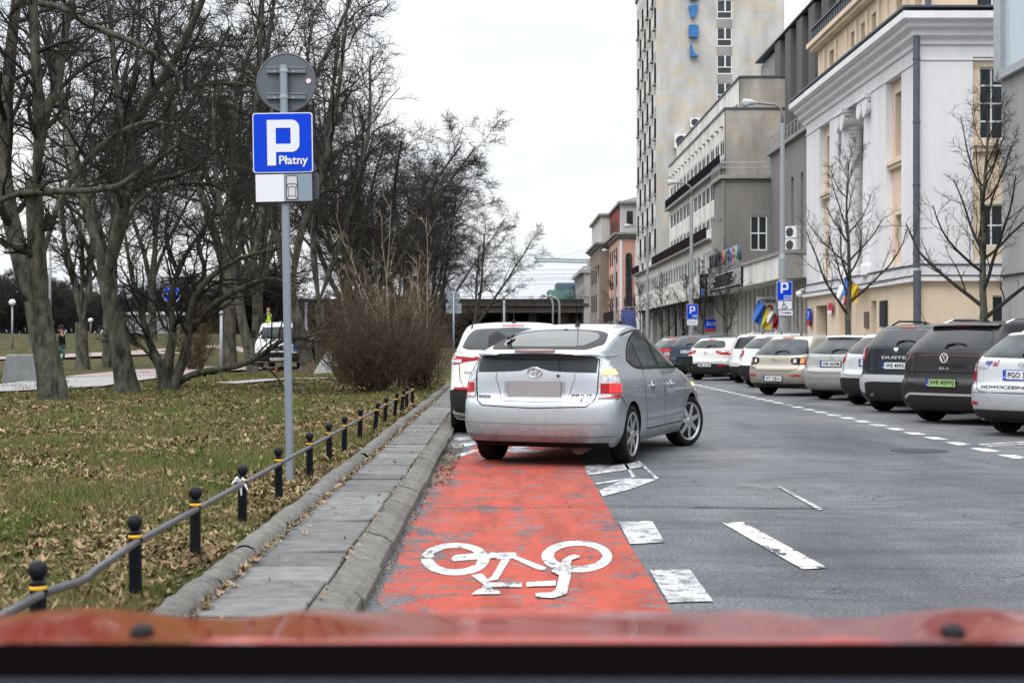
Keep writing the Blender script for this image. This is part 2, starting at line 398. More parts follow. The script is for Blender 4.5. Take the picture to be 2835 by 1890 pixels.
# slab footway: one sheet of separate slabs
rr_ = random.Random(11); mb = MB(); Y = 3.2
while Y < 60:
    L_ = .457 + rr_.uniform(-.012, .012); a, b = rr_.uniform(-.011, .011), rr_.uniform(-.011, .011); g = rr_.uniform(.010, .020)
    x0, x1 = -1.285 + rr_.uniform(-.01, .01), -.835 + rr_.uniform(-.008, .008); z = .135
    P = [(x0, Y, z-.1), (x1, Y, z-.1), (x1, Y+L_-g, z-.1), (x0, Y+L_-g, z-.1), (x0, Y, z+a), (x1, Y, z+b), (x1, Y+L_-g, z+b*.5), (x0, Y+L_-g, z-a*.5)]
    mb.add(P, [(0,3,2,1),(4,5,6,7),(0,1,5,4),(1,2,6,5),(2,3,7,6),(3,0,4,7)]); Y += L_
o = mb.build('footway', M_SLAB); tag(o, kind='structure'); bevel(o, .006, 1)
sheet('footway_joint_soil', [(-1.45, 0), (-.815, 0), (-.815, 60), (-1.45, 60)], .10, M_DIRT)
sheet('footway_far', [(-1.45, 60), (-.67, 60), (-.67, 400), (-1.45, 400)], .135, M_SLAB)
mb = MB(); Y = 3.0
while Y < 120:
    L_ = .94; dx, dz = rr_.uniform(-.012, .012), rr_.uniform(-.008, .008)
    P = [(-.825, -.1), (-.655, -.1), (-.652+dx, .062+dz), (-.70+dx, .098+dz), (-.825+dx*.5, .130+dz)]
    n0 = Y; n1 = Y + L_ - .012
    mb.add([(p[0], n0, p[1]) for p in P] + [(p[0], n1, p[1]) for p in P], [(0,1,2,3,4), (9,8,7,6,5)] + [(i, (i+1) % 5, 5+(i+1) % 5, 5+i) for i in range(5)]); Y += L_
o = mb.build('kerb', M_KERB); tag(o, kind='structure'); bevel(o, .004, 1)
# half-round grass kerb: battered concrete logs
V = []; Fq = []; Y = 2.8
from mathutils import noise as mnoise
while Y < 70:
    L_ = rr_.uniform(.86, 1.0); dx, dz = rr_.uniform(-.015, .015), rr_.uniform(-.012, .01); nseg = 26; nr = 14; o0 = len(V)
    for j in range(nseg):
        yy = Y + (L_-.014)*j/(nseg-1); e = min(j, nseg-1-j); rr2 = .083*(.86 if e == 0 else (.97 if e == 1 else 1))
        for k in range(nr):
            q = math.pi*(k/(nr-1)) ; p = Vector((math.cos(q), yy*4, math.sin(q)))
            r2 = rr2*(1 + .10*mnoise.noise(Vector((p.x*1.5, yy*7, p.z*1.5))) + .05*mnoise.noise(Vector((p.x*4, yy*25, p.z*4))))
            V.append((-1.372+dx+r2*1.05*math.cos(q), yy, .10+dz+r2*1.25*math.sin(q)))
    for j in range(nseg-1):
        for k in range(nr-1): a = o0+j*nr+k; Fq.append((a, a+1, a+nr+1, a+nr))
    Y += L_
me = npmesh('grass_kerb', V, Fq); o = link('grass_kerb', me, None, M_KERB, True); tag(o, kind='structure')
for p in me.polygons: pass
# park paths
def ribbon(name, px, hw, z, m):
    P = [grd(x, y, .15) for x, y in px]; mb = MB(); n = len(P); A = []; B = []
    for i, p in enumerate(P):
        t = (P[min(i+1, n-1)] - P[max(i-1, 0)]).normalized(); s = Vector((-t.y, t.x, 0))
        for q, lst in ((p+s*hw, A), (p-s*hw, B)): lst.append((q.x, q.y, gz(q.x, q.y) + z))
    mb.add(A+B, [(i, i+1, n+i+1, n+i) for i in range(n-1)]); o = mb.build(name, m, fix=False)
    for f in o.data.polygons:
        if f.normal.z < 0: f.flip()
    tag(o, kind='structure')
ribbon('path', [(-350, 912), (-100, 903), (100, 891), (200, 880), (292, 868)], 1.5, .075, M_PATH)
ribbon('path', [(285, 869), (360, 861), (420, 855), (500, 850), (560, 848), (640, 846), (740, 843), (900, 840)], 1.9, .08, M_PATH2)
ribbon('path', [(-200, 830), (60, 829), (300, 827), (560, 824)], 1.6, .10, M_PATH2)
ribbon('path', [(520, 882), (640, 876), (760, 872)], .35, .06, M_PATH)

# ---- fallen leaves and grass blades
M_LEAF = mat('dead_leaf', (.115, .070, .036), .85, island=.65, c2=(.27, .195, .115), vscale=1.2, spec=.2)
M_BLADE = mat('grass_blade', (.085, .125, .026), .75, island=.55, c2=(.15, .135, .055), vscale=1.1, thr=(.36, .56), spec=.1)
def scatter_pts(n, y0, y1, rs, xr=-1.47, pw=1.0, xl=None):
    u = rs.random(n)**pw; Y = y0 + (y1-y0)*u; lo = -.40*Y - .3
    X = xr + (lo - xr)*rs.random(n) if xl is None else xr + (xl-xr)*rs.random(n)
    return X, Y
GZ = np.vectorize(gz)
def leaves(n, y0, y1, size, seed, xr=-1.47, xl=None, clump=.0, z0=None):
    rs = np.random.RandomState(seed); X, Y = scatter_pts(n, y0, y1, rs, xr, 1.0, xl)
    if clump:
        keep = np.sin(X*2.1+1.3*np.sin(Y*.9))*np.cos(Y*1.7+X) + .6*np.sin(X*.7-Y*.45) > rs.uniform(-1.4, .9, n); X, Y = X[keep], Y[keep]; n = len(X)
    Z = GZ(X, Y) if z0 is None else np.full(n, z0)
    # 8-point lobed outline around a folded centre
    s = size*rs.uniform(.55, 1.35, n); th = rs.uniform(0, 6.283, n)
    k = 9; ang = np.linspace(0, 2*np.pi, k, endpoint=False); rad = np.where(np.arange(k) % 2 == 0, 1.0, .52)
    rad = rad[None, :]*rs.uniform(.75, 1.2, (n, k)); px = rad*np.cos(ang)[None]*s[:, None]*.5; py = rad*np.sin(ang)[None]*s[:, None]*.5*rs.uniform(.5, 1, n)[:, None]
    curl = rs.uniform(-.7, .9, n)[:, None]; pz = curl*(px**2+py**2)/s[:, None]*2 + rs.normal(0, .06, (n, k))*s[:, None]
    tx, ty = rs.uniform(-.45, .45, n)[:, None], rs.uniform(-.45, .45, n)[:, None]; pz = pz + px*tx + py*ty
    c, sn = np.cos(th)[:, None], np.sin(th)[:, None]
    VX = X[:, None] + px*c - py*sn; VY = Y[:, None] + px*sn + py*c; VZ = Z[:, None] + .022 + pz
    rim = np.stack([VX, VY, VZ], 2); ctr = np.stack([X, Y, Z+.02], 1)[:, None, :]
    V = np.concatenate([ctr, rim], 1).reshape(-1, 3); base = (np.arange(n)*(k+1))[:, None]
    T = np.stack([np.zeros((n, k), int)+base, base+1+np.arange(k)[None], base+1+(np.arange(k)[None]+1) % k], 2).reshape(-1, 3)
    return V, T
parts = [leaves(7500, 5.2, 12, .058, 1, clump=1), leaves(15000, 11, 24, .07, 2, clump=1), leaves(16000, 22, 42, .09, 3, clump=1),
         leaves(3200, 5, 24, .055, 4, -1.46, -1.85), leaves(4200, 5, 28, .06, 14, -1.5, -2.7, clump=1), leaves(900, 5, 30, .045, 5, -1.29, -1.25, z0=.135), leaves(260, 5, 28, .03, 6, -.83, -.79, z0=.125),
         leaves(420, 12.5, 17.5, .035, 7, -.64, -.45, z0=.0), leaves(110, 5, 30, .04, 8, -1.25, -.85, z0=.125), leaves(120, 7, 14, .03, 9, -.65, -.6, z0=0.0)]
V = []; T = []; o0 = 0
for v, t_ in parts: V.append(v); T.append(t_+o0); o0 += len(v)
me = npmesh('fallen_leaves', np.concatenate(V), np.concatenate(T))
tag(link('fallen_leaves', me, None, M_LEAF), 'brown fallen leaves scattered over the lawn', 'leaves', kind='stuff')
def blades(n, y0, y1, h, wd, seed):
    rs = np.random.RandomState(seed); nc = max(1, n//9); X, Y = scatter_pts(nc, y0, y1, rs)
    X = np.repeat(X, 9) + rs.normal(0, .03, nc*9); Y = np.repeat(Y, 9) + rs.normal(0, .03, nc*9); n = nc*9
    ok = (X < -1.46); X, Y = X[ok], Y[ok]; n = len(X); Z = GZ(X, Y)
    dn = .5 + .5*np.sin(X*1.9+Y*.7)*np.cos(Y*1.1-X*.5); hh = h*rs.uniform(.4, 1.3, n)*(.55+.75*dn)
    th = rs.uniform(0, 6.283, n); ln = rs.uniform(.1, .9, n)*hh; la = rs.uniform(0, 6.283, n)
    wx, wy = np.cos(th)*wd*.5, np.sin(th)*wd*.5
    a = np.stack([X-wx, Y-wy, Z-.01], 1); b = np.stack([X+wx, Y+wy, Z-.01], 1); c = np.stack([X+np.cos(la)*ln, Y+np.sin(la)*ln, Z+hh], 1)
    return np.stack([a, b, c], 1).reshape(-1, 3), np.arange(n*3).reshape(-1, 3)
V = []; T = []; o0 = 0
for v, t_ in (blades(60000, 4.8, 9, .055, .006, 21), blades(80000, 8, 16, .06, .009, 22), blades(70000, 15, 30, .07, .015, 23), blades(40000, 28, 50, .08, .03, 24)):
    V.append(v); T.append(t_+o0); o0 += len(v)
me = npmesh('grass', np.concatenate(V), np.concatenate(T))
tag(link('grass', me, None, M_BLADE), 'short green winter grass on the lawn', 'grass', kind='stuff')
# ============================================================= BUILDINGS
def stone_mat(name, base, alt, bw=1.3, bh=.62, mortar=.004, stain=.0):
    m = bpy.data.materials.new(name); m.use_nodes = True; t = m.node_tree; L = t.links; b = t.nodes['Principled BSDF']
    tc = t.nodes.new('ShaderNodeNewGeometry'); sp = t.nodes.new('ShaderNodeSeparateXYZ'); L.new(tc.outputs['Position'], sp.inputs[0])
    ad = t.nodes.new('ShaderNodeMath'); ad.operation = 'ADD'; L.new(sp.outputs['X'], ad.inputs[0]); L.new(sp.outputs['Y'], ad.inputs[1])
    cb = t.nodes.new('ShaderNodeCombineXYZ'); L.new(ad.outputs[0], cb.inputs['X']); L.new(sp.outputs['Z'], cb.inputs['Y'])
    br = t.nodes.new('ShaderNodeTexBrick'); br.inputs['Scale'].default_value = 1; br.inputs['Brick Width'].default_value = bw; br.inputs['Row Height'].default_value = bh
    br.inputs['Mortar Size'].default_value = mortar; br.inputs['Color1'].default_value = (*base, 1); br.inputs['Color2'].default_value = (*alt, 1); br.inputs['Mortar'].default_value = (*[v*.55 for v in base], 1)
    br.inputs['Bias'].default_value = -.35; br.offset = .5; L.new(cb.outputs[0], br.inputs['Vector'])
    n = t.nodes.new('ShaderNodeTexNoise'); n.inputs['Scale'].default_value = .7; n.inputs['Detail'].default_value = 8
    mp = t.nodes.new('ShaderNodeMapping'); mp.inputs['Scale'].default_value = (1, 1, .35); L.new(tc.outputs['Position'], mp.inputs[0]); L.new(mp.outputs[0], n.inputs['Vector'])
    r = t.nodes.new('ShaderNodeValToRGB'); r.color_ramp.elements[0].position = .3; r.color_ramp.elements[1].position = .65
    v = 1-.24-stain; r.color_ramp.elements[0].color = (v, v, v, 1); r.color_ramp.elements[1].color = (1.08, 1.08, 1.08, 1); L.new(n.outputs['Fac'], r.inputs[0])
    x = t.nodes.new('ShaderNodeMix'); x.data_type = 'RGBA'; x.blend_type = 'MULTIPLY'; x.inputs[0].default_value = 1; L.new(br.outputs['Color'], x.inputs[6]); L.new(r.outputs[0], x.inputs[7])
    L.new(x.outputs[2], b.inputs['Base Color']); b.inputs['Roughness'].default_value = .85; b.inputs['Specular IOR Level'].default_value = .3
    return m
M_SAND = stone_mat('sandstone_cladding', (.47, .465, .455), (.52, .435, .31))
M_SAND2 = stone_mat('weathered_stone', (.40, .38, .35), (.42, .36, .28), 1.5, .75, .006, .2)
M_LIME = stone_mat('pale_stone', (.72, .70, .66), (.64, .60, .54), .9, 3.0, .004, .02)
M_WPLAST = mat('white_render', (.73, .72, .74), .85, var=.075, vscale=.9, stretch=(1, 1, .22), bump=.1, bscale=30)
M_CREAM = mat('cream_render', (.70, .565, .42), .85, var=.075, vscale=.9, stretch=(1, 1, .25), bump=.1, bscale=30)
M_GREY = mat('grey_render', (.155, .15, .145), .9, c2=(.225, .215, .20), vscale=.5, bump=.3, bscale=20, stretch=(1, 1, .3))
M_DGREY = mat('dark_render', (.085, .085, .088), .9, c2=(.15, .145, .14), vscale=.35, stretch=(1, 1, .15))
M_LGREY = mat('light_render', (.26, .26, .25), .9, var=.12, vscale=.5)
M_GLASS = mat('window_glass', (.022, .028, .034), .06, var=.5, vscale=.6, spec=.6)
M_GLASS2 = mat('matte_dark_glass', (.060, .066, .066), .95, c2=(.018, .021, .024), vscale=.8, thr=(.42, .58), spec=.0)  # matte panes: the muted dark reflection is put into the colour
M_WFRAME = mat('white_frame', (.72, .73, .74), .5)
M_BROWN = mat('brown_panel', (.022, .015, .018), .95, var=.2, vscale=2, spec=.01)
M_ZINC = mat('zinc_sheet', (.085, .10, .125), .5, metal=.3, var=.15, vscale=2)
M_PINK = mat('pink_render', (.60, .34, .27), .9, var=.06, vscale=.4)
M_TAUPE = mat('taupe_render', (.20, .16, .13), .9, var=.08, vscale=.4)
M_REDW = mat('red_render', (.24, .03, .03), .9, var=.1, vscale=.5)
M_CONC = mat('concrete', (.20, .195, .18), .9, c2=(.32, .31, .29), vscale=.8, bump=.2, bscale=20, stretch=(1, 1, .35))
M_DARK = mat('dark_void', (.02, .02, .022), .7)
M_METAL = mat('galvanised_metal', (.38, .40, .42), .45, metal=.6, var=.1, vscale=6)
M_POLE = mat('lamp_pole_paint', (.29, .31, .33), .5, metal=.2, var=.08, vscale=2)
Z = Vector((0, 0, 1))

def wall(name, O, U, Nn, wdt, hgt, ops, m, parent, depth=.25, back=.3):
    """wall sheet with real openings and reveals. O lower corner, U along, Nn outward; ops: (u0,u1,v0,v1)"""
    O, U, Nn = Vector(O), Vector(U), Vector(Nn); mb = MB()
    us = sorted({0, wdt} | {o[0] for o in ops} | {o[1] for o in ops}); vs = sorted({0, hgt} | {o[2] for o in ops} | {o[3] for o in ops})
    P = lambda u, v, d=0: O + U*u + Z*v - Nn*d
    for i in range(len(us)-1):
        for j in range(len(vs)-1):
            cu, cv = (us[i]+us[i+1])/2, (vs[j]+vs[j+1])/2
            if any(o[0] < cu < o[1] and o[2] < cv < o[3] for o in ops): continue
            mb.quad(P(us[i], vs[j]), P(us[i+1], vs[j]), P(us[i+1], vs[j+1]), P(us[i], vs[j+1]))
    for a, b, c, d in ops:
        e = depth + .02
        mb.quad(P(a, c), P(a, c, e), P(b, c, e), P(b, c)); mb.quad(P(a, d), P(b, d), P(b, d, e), P(a, d, e))
        mb.quad(P(a, c), P(a, d), P(a, d, e), P(a, c, e)); mb.quad(P(b, c), P(b, c, e), P(b, d, e), P(b, d))
    e = .004; mb.quad(P(e, 0, e), P(e, hgt, e), P(e, hgt, back), P(e, 0, back)); mb.quad(P(wdt-e, 0, e), P(wdt-e, 0, back), P(wdt-e, hgt, back), P(wdt-e, hgt, e)); mb.quad(P(0, hgt-e, e), P(wdt, hgt-e, e), P(wdt, hgt-e, back), P(0, hgt-e, back))
    return mb.build(name, m, parent, fix=False)
def window(O, U, Nn, op, parent, nx=2, ny=2, depth=.25, bar=.06, fm=None, gm=None, th=.05):
    """frame mesh with a pane child, set back in an opening"""
    O, U, Nn = Vector(O), Vector(U), Vector(Nn); a, b, c, d = op
    B = O - Nn*depth; mb = MB()
    def bar_(u0, u1, v0, v1, t=th): mb.obox(B + U*(u0+u1)/2 + Z*(v0+v1)/2, U*(u1-u0)/2, Nn*t/2, Z*(v1-v0)/2)
    bar_(a, a+bar, c, d); bar_(b-bar, b, c, d); bar_(a+bar, b-bar, c, c+bar); bar_(a+bar, b-bar, d-bar, d)
    for i in range(1, nx): u = a+(b-a)*i/nx; bar_(u-bar/2, u+bar/2, c+bar, d-bar, th*.9)
    for j in range(1, ny): v = c+(d-c)*j/ny; bar_(a+bar, b-bar, v-bar/2, v+bar/2, th*.8)
    f = mb.build('window', fm or M_WFRAME, parent)
    q = B - Nn*.012; g = MB(); g.obox(q + U*(a+b)/2 + Z*(c+d)/2, U*(b-a)/2, Nn*.006, Z*(d-c)/2); g.build('pane', gm or M_GLASS, f)
    return f
def solid(name, x0, x1, y0, y1, z0, z1, m, parent=None): return MB().box(x0, x1, y0, y1, z0, z1).build(name, m, parent)
def bld(name, loc, label, cat='building'):
    return empty(name, loc, 0, label, cat)
class BB:  # all geometry of a building is given in world coordinates, parts are shifted to the root
    def __init__(s, name, loc, label, cat='building'): s.r = bld(name, loc, label, cat); s.o = Vector(loc)
    def fin(s):
        for c in s.r.children: c.location -= s.o
        return s.r

# ---------------------------------------------------------------- white neoclassical building
b = BB('white_building', (16, 54.3, 0), 'white and cream neoclassical building with columned portico and deep cornice')
r = b.r; UY = (0, 1, 0); NX = (-1, 0, 0); UX = (1, 0, 0); NY = (0, -1, 0)
solid('core', 17.9, 30, 55.3, 74.4, 0, 13.6, M_CREAM, r)
# street front, u measured from Y=54.3 away from the camera
ops_hi = [(2.5, 4.8, 4.35, 12.05), (7.2, 13.1, 4.35, 12.05), (14.9, 17.1, 4.35, 12.05)]
wall('front_wall', (16, 54.3, 4.2), UY, NX, 20.1, 9.5, [(a, c, .15, d-4.2) for a, c, _, d in ops_hi], M_WPLAST, r, depth=.55, back=.6)
for (a, c) in ((2.5, 4.8), (14.9, 17.1)):
    w_ = [( .55, c-a-.35, 4.95-4.35, 6.5-4.35), (.55, c-a-.35, 8.9-4.35, 11.5-4.35)]
    wall('bay_wall', (16.3, 54.3+a, 4.35), UY, NX, c-a, 7.7, w_, M_CREAM, r, depth=.35, back=.3)
    for k, o_ in enumerate(w_): window((16.3, 54.3+a, 4.35), UY, NX, o_, r, 2, 4 if k else 3, depth=.3)
    MB().box(16.1, 16.3, 54.3+a, 54.3+c, 8.4, 8.55).box(16.02, 16.3, 54.3+a, 54.3+c, 8.55, 8.7).build('window_sill', M_CREAM, r)
# portico: recess with an arch, two ionic columns
mb = MB(); x = 17.3
n = 18; A0, A1, zt = 61.9, 64.6, 9.9
arc = [(x, (A0+A1)/2 - (A1-A0)/2*math.cos(math.pi*k/n), zt + (A1-A0)/2*math.sin(math.pi*k/n)) for k in range(n+1)]
mb.poly([(x, 61.5, 4.35), (x, A0, 4.35)] + arc[:n//2+1] + [(x, (A0+A1)/2, 12.05), (x, 61.5, 12.05)]); mb.poly([(x, 67.4, 12.05), (x, (A0+A1)/2, 12.05)] + arc[n//2:] + [(x, A1, 4.35), (x, 67.4, 4.35)])
for k in range(n): p, q = arc[k], arc[k+1]; mb.quad(p, q, (x+.5, q[1], q[2]), (x+.5, p[1], p[2]))
mb.box(17.3, 17.32, 64.7, 67.4, 4.35, 12.0)
mb.build('portico_wall', M_CREAM, r, fix=False)
mb = MB(); mb.box(16.3, 17.3, 61.45, 61.5, 4.35, 12.05); mb.box(16.3, 17.3, 67.4, 67.45, 4.35, 12.05); mb.box(16.3, 17.3, 61.5, 67.4, 12.05, 12.1); mb.build('portico_reveal', M_WPLAST, r)
mb = MB()
for k in range(n): # arch moulding
    for rr in (1.0, 1.14):
        p, q = arc[k], arc[k+1]; c0 = Vector((x, (A0+A1)/2, zt)); P, Q = Vector(p)-c0, Vector(q)-c0
        mb.add([c0+P*rr+Vector((-.08,0,0)), c0+Q*rr+Vector((-.08,0,0)), c0+Q*(rr+.07)+Vector((-.08,0,0)), c0+P*(rr+.07)+Vector((-.08,0,0)), c0+P*rr, c0+Q*rr, c0+Q*(rr+.07), c0+P*(rr+.07)], [(0,1,2,3),(0,4,5,1),(3,2,6,7)])
mb.build('arch_moulding', M_CREAM, r)
for cy_ in (62.2, 66.3):
    rr = .62; mb = MB(); mb.lathe([(rr*1.15, 4.2), (rr*1.15, 4.6), (rr, 4.7), (rr*.98, 8), (rr*.88, 11.0), (rr*.9, 11.05)], 28, (16.45, cy_, 0)); c_ = mb.build('column', M_WPLAST, r, True); autosmooth(c_.data)
    mb = MB(); mb.box(15.72, 17.2, cy_-.72, cy_+.72, 11.85, 12.04); mb.box(15.8, 17.1, cy_-.66, cy_+.66, 11.7, 11.85)
    for sgn in (-1, 1):
        mb.lathe([(.10, -.7), (.34, -.7), (.34, -.62), (.25, -.5), (.22, 0), (.25, .5), (.34, .62), (.34, .7), (.10, .7)], 18, (16.45, cy_+sgn*.52, 11.42), 'x')
    mb.lathe([(.58, 11.05), (.64, 11.12), (.6, 11.3), (.66, 11.6), (.66, 11.75)], 24, (16.45, cy_, 0))
    cp = mb.build('capital', M_WPLAST, r); autosmooth(cp.data)
# cornice, both fronts
def cornice(mb, prof, zt):
    # prof: (out, drop) from top outward; mitred round the street corner
    for (o0, z0), (o1, z1) in zip(prof[:-1], prof[1:]):
        a = [(16-o0, 74.4+.4, z0), (16-o0, 54.3-o0, z0), (30, 54.3-o0, z0)]; c = [(16-o1, 74.4+.4, z1), (16-o1, 54.3-o1, z1), (30, 54.3-o1, z1)]
        mb.quad(a[0], a[1], c[1], c[0]); mb.quad(a[1], a[2], c[2], c[1])
    mb.poly([(16-o, 74.8, z) for o, z in prof] + [(16, 74.8, prof[-1][1]), (16, 74.8, prof[0][1])])
mb = MB(); cornice(mb, [(0, 13.85), (.85, 13.72), (.85, 13.45), (.72, 13.38), (.62, 13.38), (.58, 13.2), (.35, 13.1), (.33, 12.92), (.12, 12.8), (.1, 12.62), (0, 12.6)], 13.8); mb.build('cornice', M_WPLAST, r, fix=False)
mb = MB(); mb.box(15.13, 16.1, 53.43, 74.8, 13.86, 13.93); mb.box(16.1, 30, 53.43, 54.5, 13.86, 13.93); mb.build('cornice_flashing', M_ZINC, r)
mb = MB(); mb.box(15.95, 16.0, 54.25, 74.4, 12.02, 12.08); mb.box(16.0, 30, 54.25, 54.3, 12.02, 12.08); mb.build('frieze_line', M_WPLAST, r)
# ground floor
go = [(6.4, 7.3, .9, 3.05), (15.6, 18.0, 0.0, 3.1), (10.6, 13.2, 0, 3.5)]
wall('ground_floor_wall', (16.05, 54.35, 0), UY, NX, 20.05, 3.6, go, M_CREAM, r, depth=.6, back=.62)
window((16.05, 54.35, 0), UY, NX, go[0], r, 2, 2, depth=.4)
solid('door', 16.55, 16.6, 69.95, 72.35, 0, 3.1, M_DARK, r); solid('entrance', 16.62, 16.66, 64.95, 67.55, 0, 3.5, M_CREAM, r)
mb = MB(); mb.box(15.8, 16.3, 54.1, 74.6, 3.6, 3.78); mb.box(16.3, 30, 54.1, 54.6, 3.6, 3.78); mb.box(15.95, 16.3, 54.25, 74.4, 3.78, 4.2); mb.box(16.3, 30, 54.25, 54.6, 3.78, 4.2); mb.build('string_course', M_WPLAST, r)
mb = MB(); mb.box(15.77, 16.0, 54.07, 74.6, 3.79, 3.83); mb.box(16.0, 30, 54.07, 54.3, 3.79, 3.83); mb.box(15.9, 16.0, 54.2, 74.4, 4.21, 4.26);  mb.box(16.0, 30, 54.2, 54.3, 4.21, 4.26); mb.build('course_flashing', M_ZINC, r)
# south side
so = [(2.03, 3.9, .15, 7.95)]
wall('side_wall', (16, 54.3, 4.2), UX, NY, 14, 9.5, so, M_WPLAST, r, depth=.3, back=.32)
w_ = [(.33, 1.28, .6, 2.2), (.33, 1.28, 4.7, 7.45)]
wall('bay_wall', (18.03, 54.5, 4.35), UX, NY, 1.87, 7.8, w_, M_CREAM, r, depth=.2, back=.1)
for k, o_ in enumerate(w_): window((18.03, 54.5, 4.35), UX, NY, o_, r, 2, 4 if k else 2, depth=.15)
MB().box(18.0, 19.9, 54.2, 54.5, 8.75, 8.9).box(18.03, 19.9, 54.3, 54.5, 8.55, 8.75).build('window_sill', M_CREAM, r)
wall('side_base', (16.05, 54.35, 0), UX, NY, 14, 3.6, [(2.75, 3.7, .8, 3.05)], M_CREAM, r, depth=.3, back=.3); window((16.05, 54.35, 0), UX, NY, (2.75, 3.7, .8, 3.05), r, 2, 2)
# attic
ao = [(1.2, 2.1, .25, 2.4), (3.9, 4.8, .25, 2.4), (8.0, 8.75, .25, 2.2), (9.9, 10.65, .25, 2.2), (11.8, 12.55, .25, 2.2), (16.0, 16.9, .25, 2.2)]
wall('attic_wall', (16.6, 54.9, 13.7), UY, NX, 19.5, 2.75, ao, M_CREAM, r, depth=.4, back=.5)
for o_ in ao: window((16.6, 54.9, 13.7), UY, NX, o_, r, 2, 3, depth=.35)
wall('attic_side', (16.6, 54.9, 13.7), UX, NY, 13.4, 2.75, [(1.8, 3.1, .35, 2.3)], M_CREAM, r, depth=.3, back=.4); window((16.6, 54.9, 13.7), UX, NY, (1.8, 3.1, .35, 2.3), r, 2, 2, depth=.25)
for uu in (0.01, 3.0, 5.9, 7.2, 9.2, 11.1, 13.0, 15.2, 17.6): solid('attic_pilaster', 16.5, 16.597, 54.9+uu, 54.9+uu+.35, 13.72, 16.2, M_CREAM, r)
mb = MB(); mb.box(16.2, 17.0, 54.5, 74.6, 16.45, 16.62); mb.box(16.05, 17.0, 54.35, 74.75, 16.62, 16.85); mb.box(17, 30, 54.35, 55, 16.62, 16.85); mb.build('attic_cornice', M_CREAM, r)
mb = MB(); mb.box(16.3, 29, 54.6, 74.5, 16.86, 17.55)
for k in range(40): mb.box(16.25, 16.3, 54.7+k*.5, 54.75+k*.5, 16.86, 17.55)
mb.box(16.2, 29, 54.5, 74.6, 17.56, 17.64); mb.build('roof', M_ZINC, r)
mb = MB(); mb.tube([(15.82, 54.12, 13.4), (15.82, 54.12, 4.1)], .13, 12); mb.tube([(15.86, 54.16, 4.0), (15.86, 54.16, .14)], .15, 12); mb.tube([(16.45, 54.75, 17), (16.45, 54.75, 13.95)], .12, 10)
for z in (12, 9.6, 7.2, 4.6): mb.lathe([(.15, z), (.15, z+.08)], 12, (15.82, 54.12, 0))
mb.build('downpipe', M_ZINC, r)
b.fin()
def on_wall(name, lab, cat, mb, m): o = mb.build(name, m); tag(o, lab, cat); return o
o = on_wall('plaque', 'tall dark bronze relief plaque on the cream ground floor wall', 'plaque', MB().box(15.9, 16.045, 58.95, 59.75, 1.9, 3.0), mat('bronze', (.03, .035, .04), .5)); bevel(o, .02)
o = on_wall('plaque', 'small brown plate left of the tall bronze plaque on cream wall', 'plaque', MB().box(15.95, 16.045, 61.9, 62.5, 1.9, 2.6), mat('plate_brown', (.13, .09, .08), .5)); bevel(o, .02)
def wall_sign(lab, X, Y, z0, z1, w_, c1, c2, txt, zfrac=.3):
    r = empty('wall_sign', (X, Y, z0), 0, lab, 'sign')
    bx = MB().box(-.03, .03, -.0, w_, 0, z1-z0).build('panel', c1, r)
    MB().box(-.034, .034, .0, w_, 0, (z1-z0)*zfrac).build('lower_band', c2, r)
    if txt:
        me = text_mesh(txt, width=w_*.7, height=(z1-z0)*.4); o = link('lettering', me, bx, M_WHITEP); o.rotation_euler = (0, 0, R(-90)); o.location = (-.036, w_/2, (z1-z0)*.62)
M_WHITEP = mat('white_print', (.78, .78, .80), .5); M_BLACKP = mat('black_print', (.015, .015, .018), .5)
M_SIGNB = mat('sign_blue', (.002, .045, .56), .45, var=.05, vscale=2, spec=.12); M_SIGNR = mat('sign_red', (.5, .02, .03), .4)
wall_sign('narrow blue and red house number sign left of the doorway', 15.9, 73.0, 2.1, 3.0, .7, M_SIGNB, M_SIGNR, '7')
wall_sign('small red and white sign near the flags on cream wall', 15.9, 68.2, 2.65, 3.15, .8, mat('sign_red2', (.5, .03, .05), .5), M_WHITEP, '')
c_ = empty('security_camera', (15.75, 75.0, 3.85), 0, 'white dome security camera at the building corner', 'camera')
MB().lathe([(.05, .12), (.16, .1), (.2, -.05), (.14, -.2), (.04, -.25)], 14).build('dome', M_WFRAME, c_, True); MB().tube([(0, 0, .1), (.1, -.1, .2), (.22, -.3, .15)], .04).build('bracket', M_WFRAME, c_)

# ---------------------------------------------------------------- concrete building at the right edge
b = BB('concrete_building', (16, 30, 0), 'pale grey concrete building with glazed upper storey at the right edge'); r = b.r
wall('street_wall', (16, 22, 0), UY, NX, 23.4, 9.6, [(2, 21, 1.5, 1.6)], M_LGREY2 if 'M_LGREY2' in globals() else mat('pale_concrete', (.36, .36, .35), .9, c2=(.23, .23, .225), vscale=.6, stretch=(1, 1, .4), bump=.2, bscale=10), r, depth=.1, back=1)
solid('core', 17, 26, 22, 45.38, 0, 9.6, MATS['pale_concrete'], r)
solid('side_wall', 16.001, 26, 45.0, 45.4, 0, 9.58, MATS['pale_concrete'], r)
mb = MB(); mb.box(15.8, 26, 22, 45.6, 9.6, 9.85); mb.box(15.8, 16.1, 45.0, 45.6, 9.85, 20); mb.box(15.8, 16.1, 39, 39.25, 9.85, 20); mb.box(15.8, 16.1, 32, 32.25, 9.85, 20); mb.build('facade_frame', M_METAL, r)
solid('glazing', 15.95, 26, 22, 45.3, 9.86, 20, mat('pale_glass', (.42, .50, .55), .15, spec=.8), r)
solid('ledge', 15.92, 16.0, 22, 45.4, 3.35, 3.4, M_DARK, r)
b.fin()

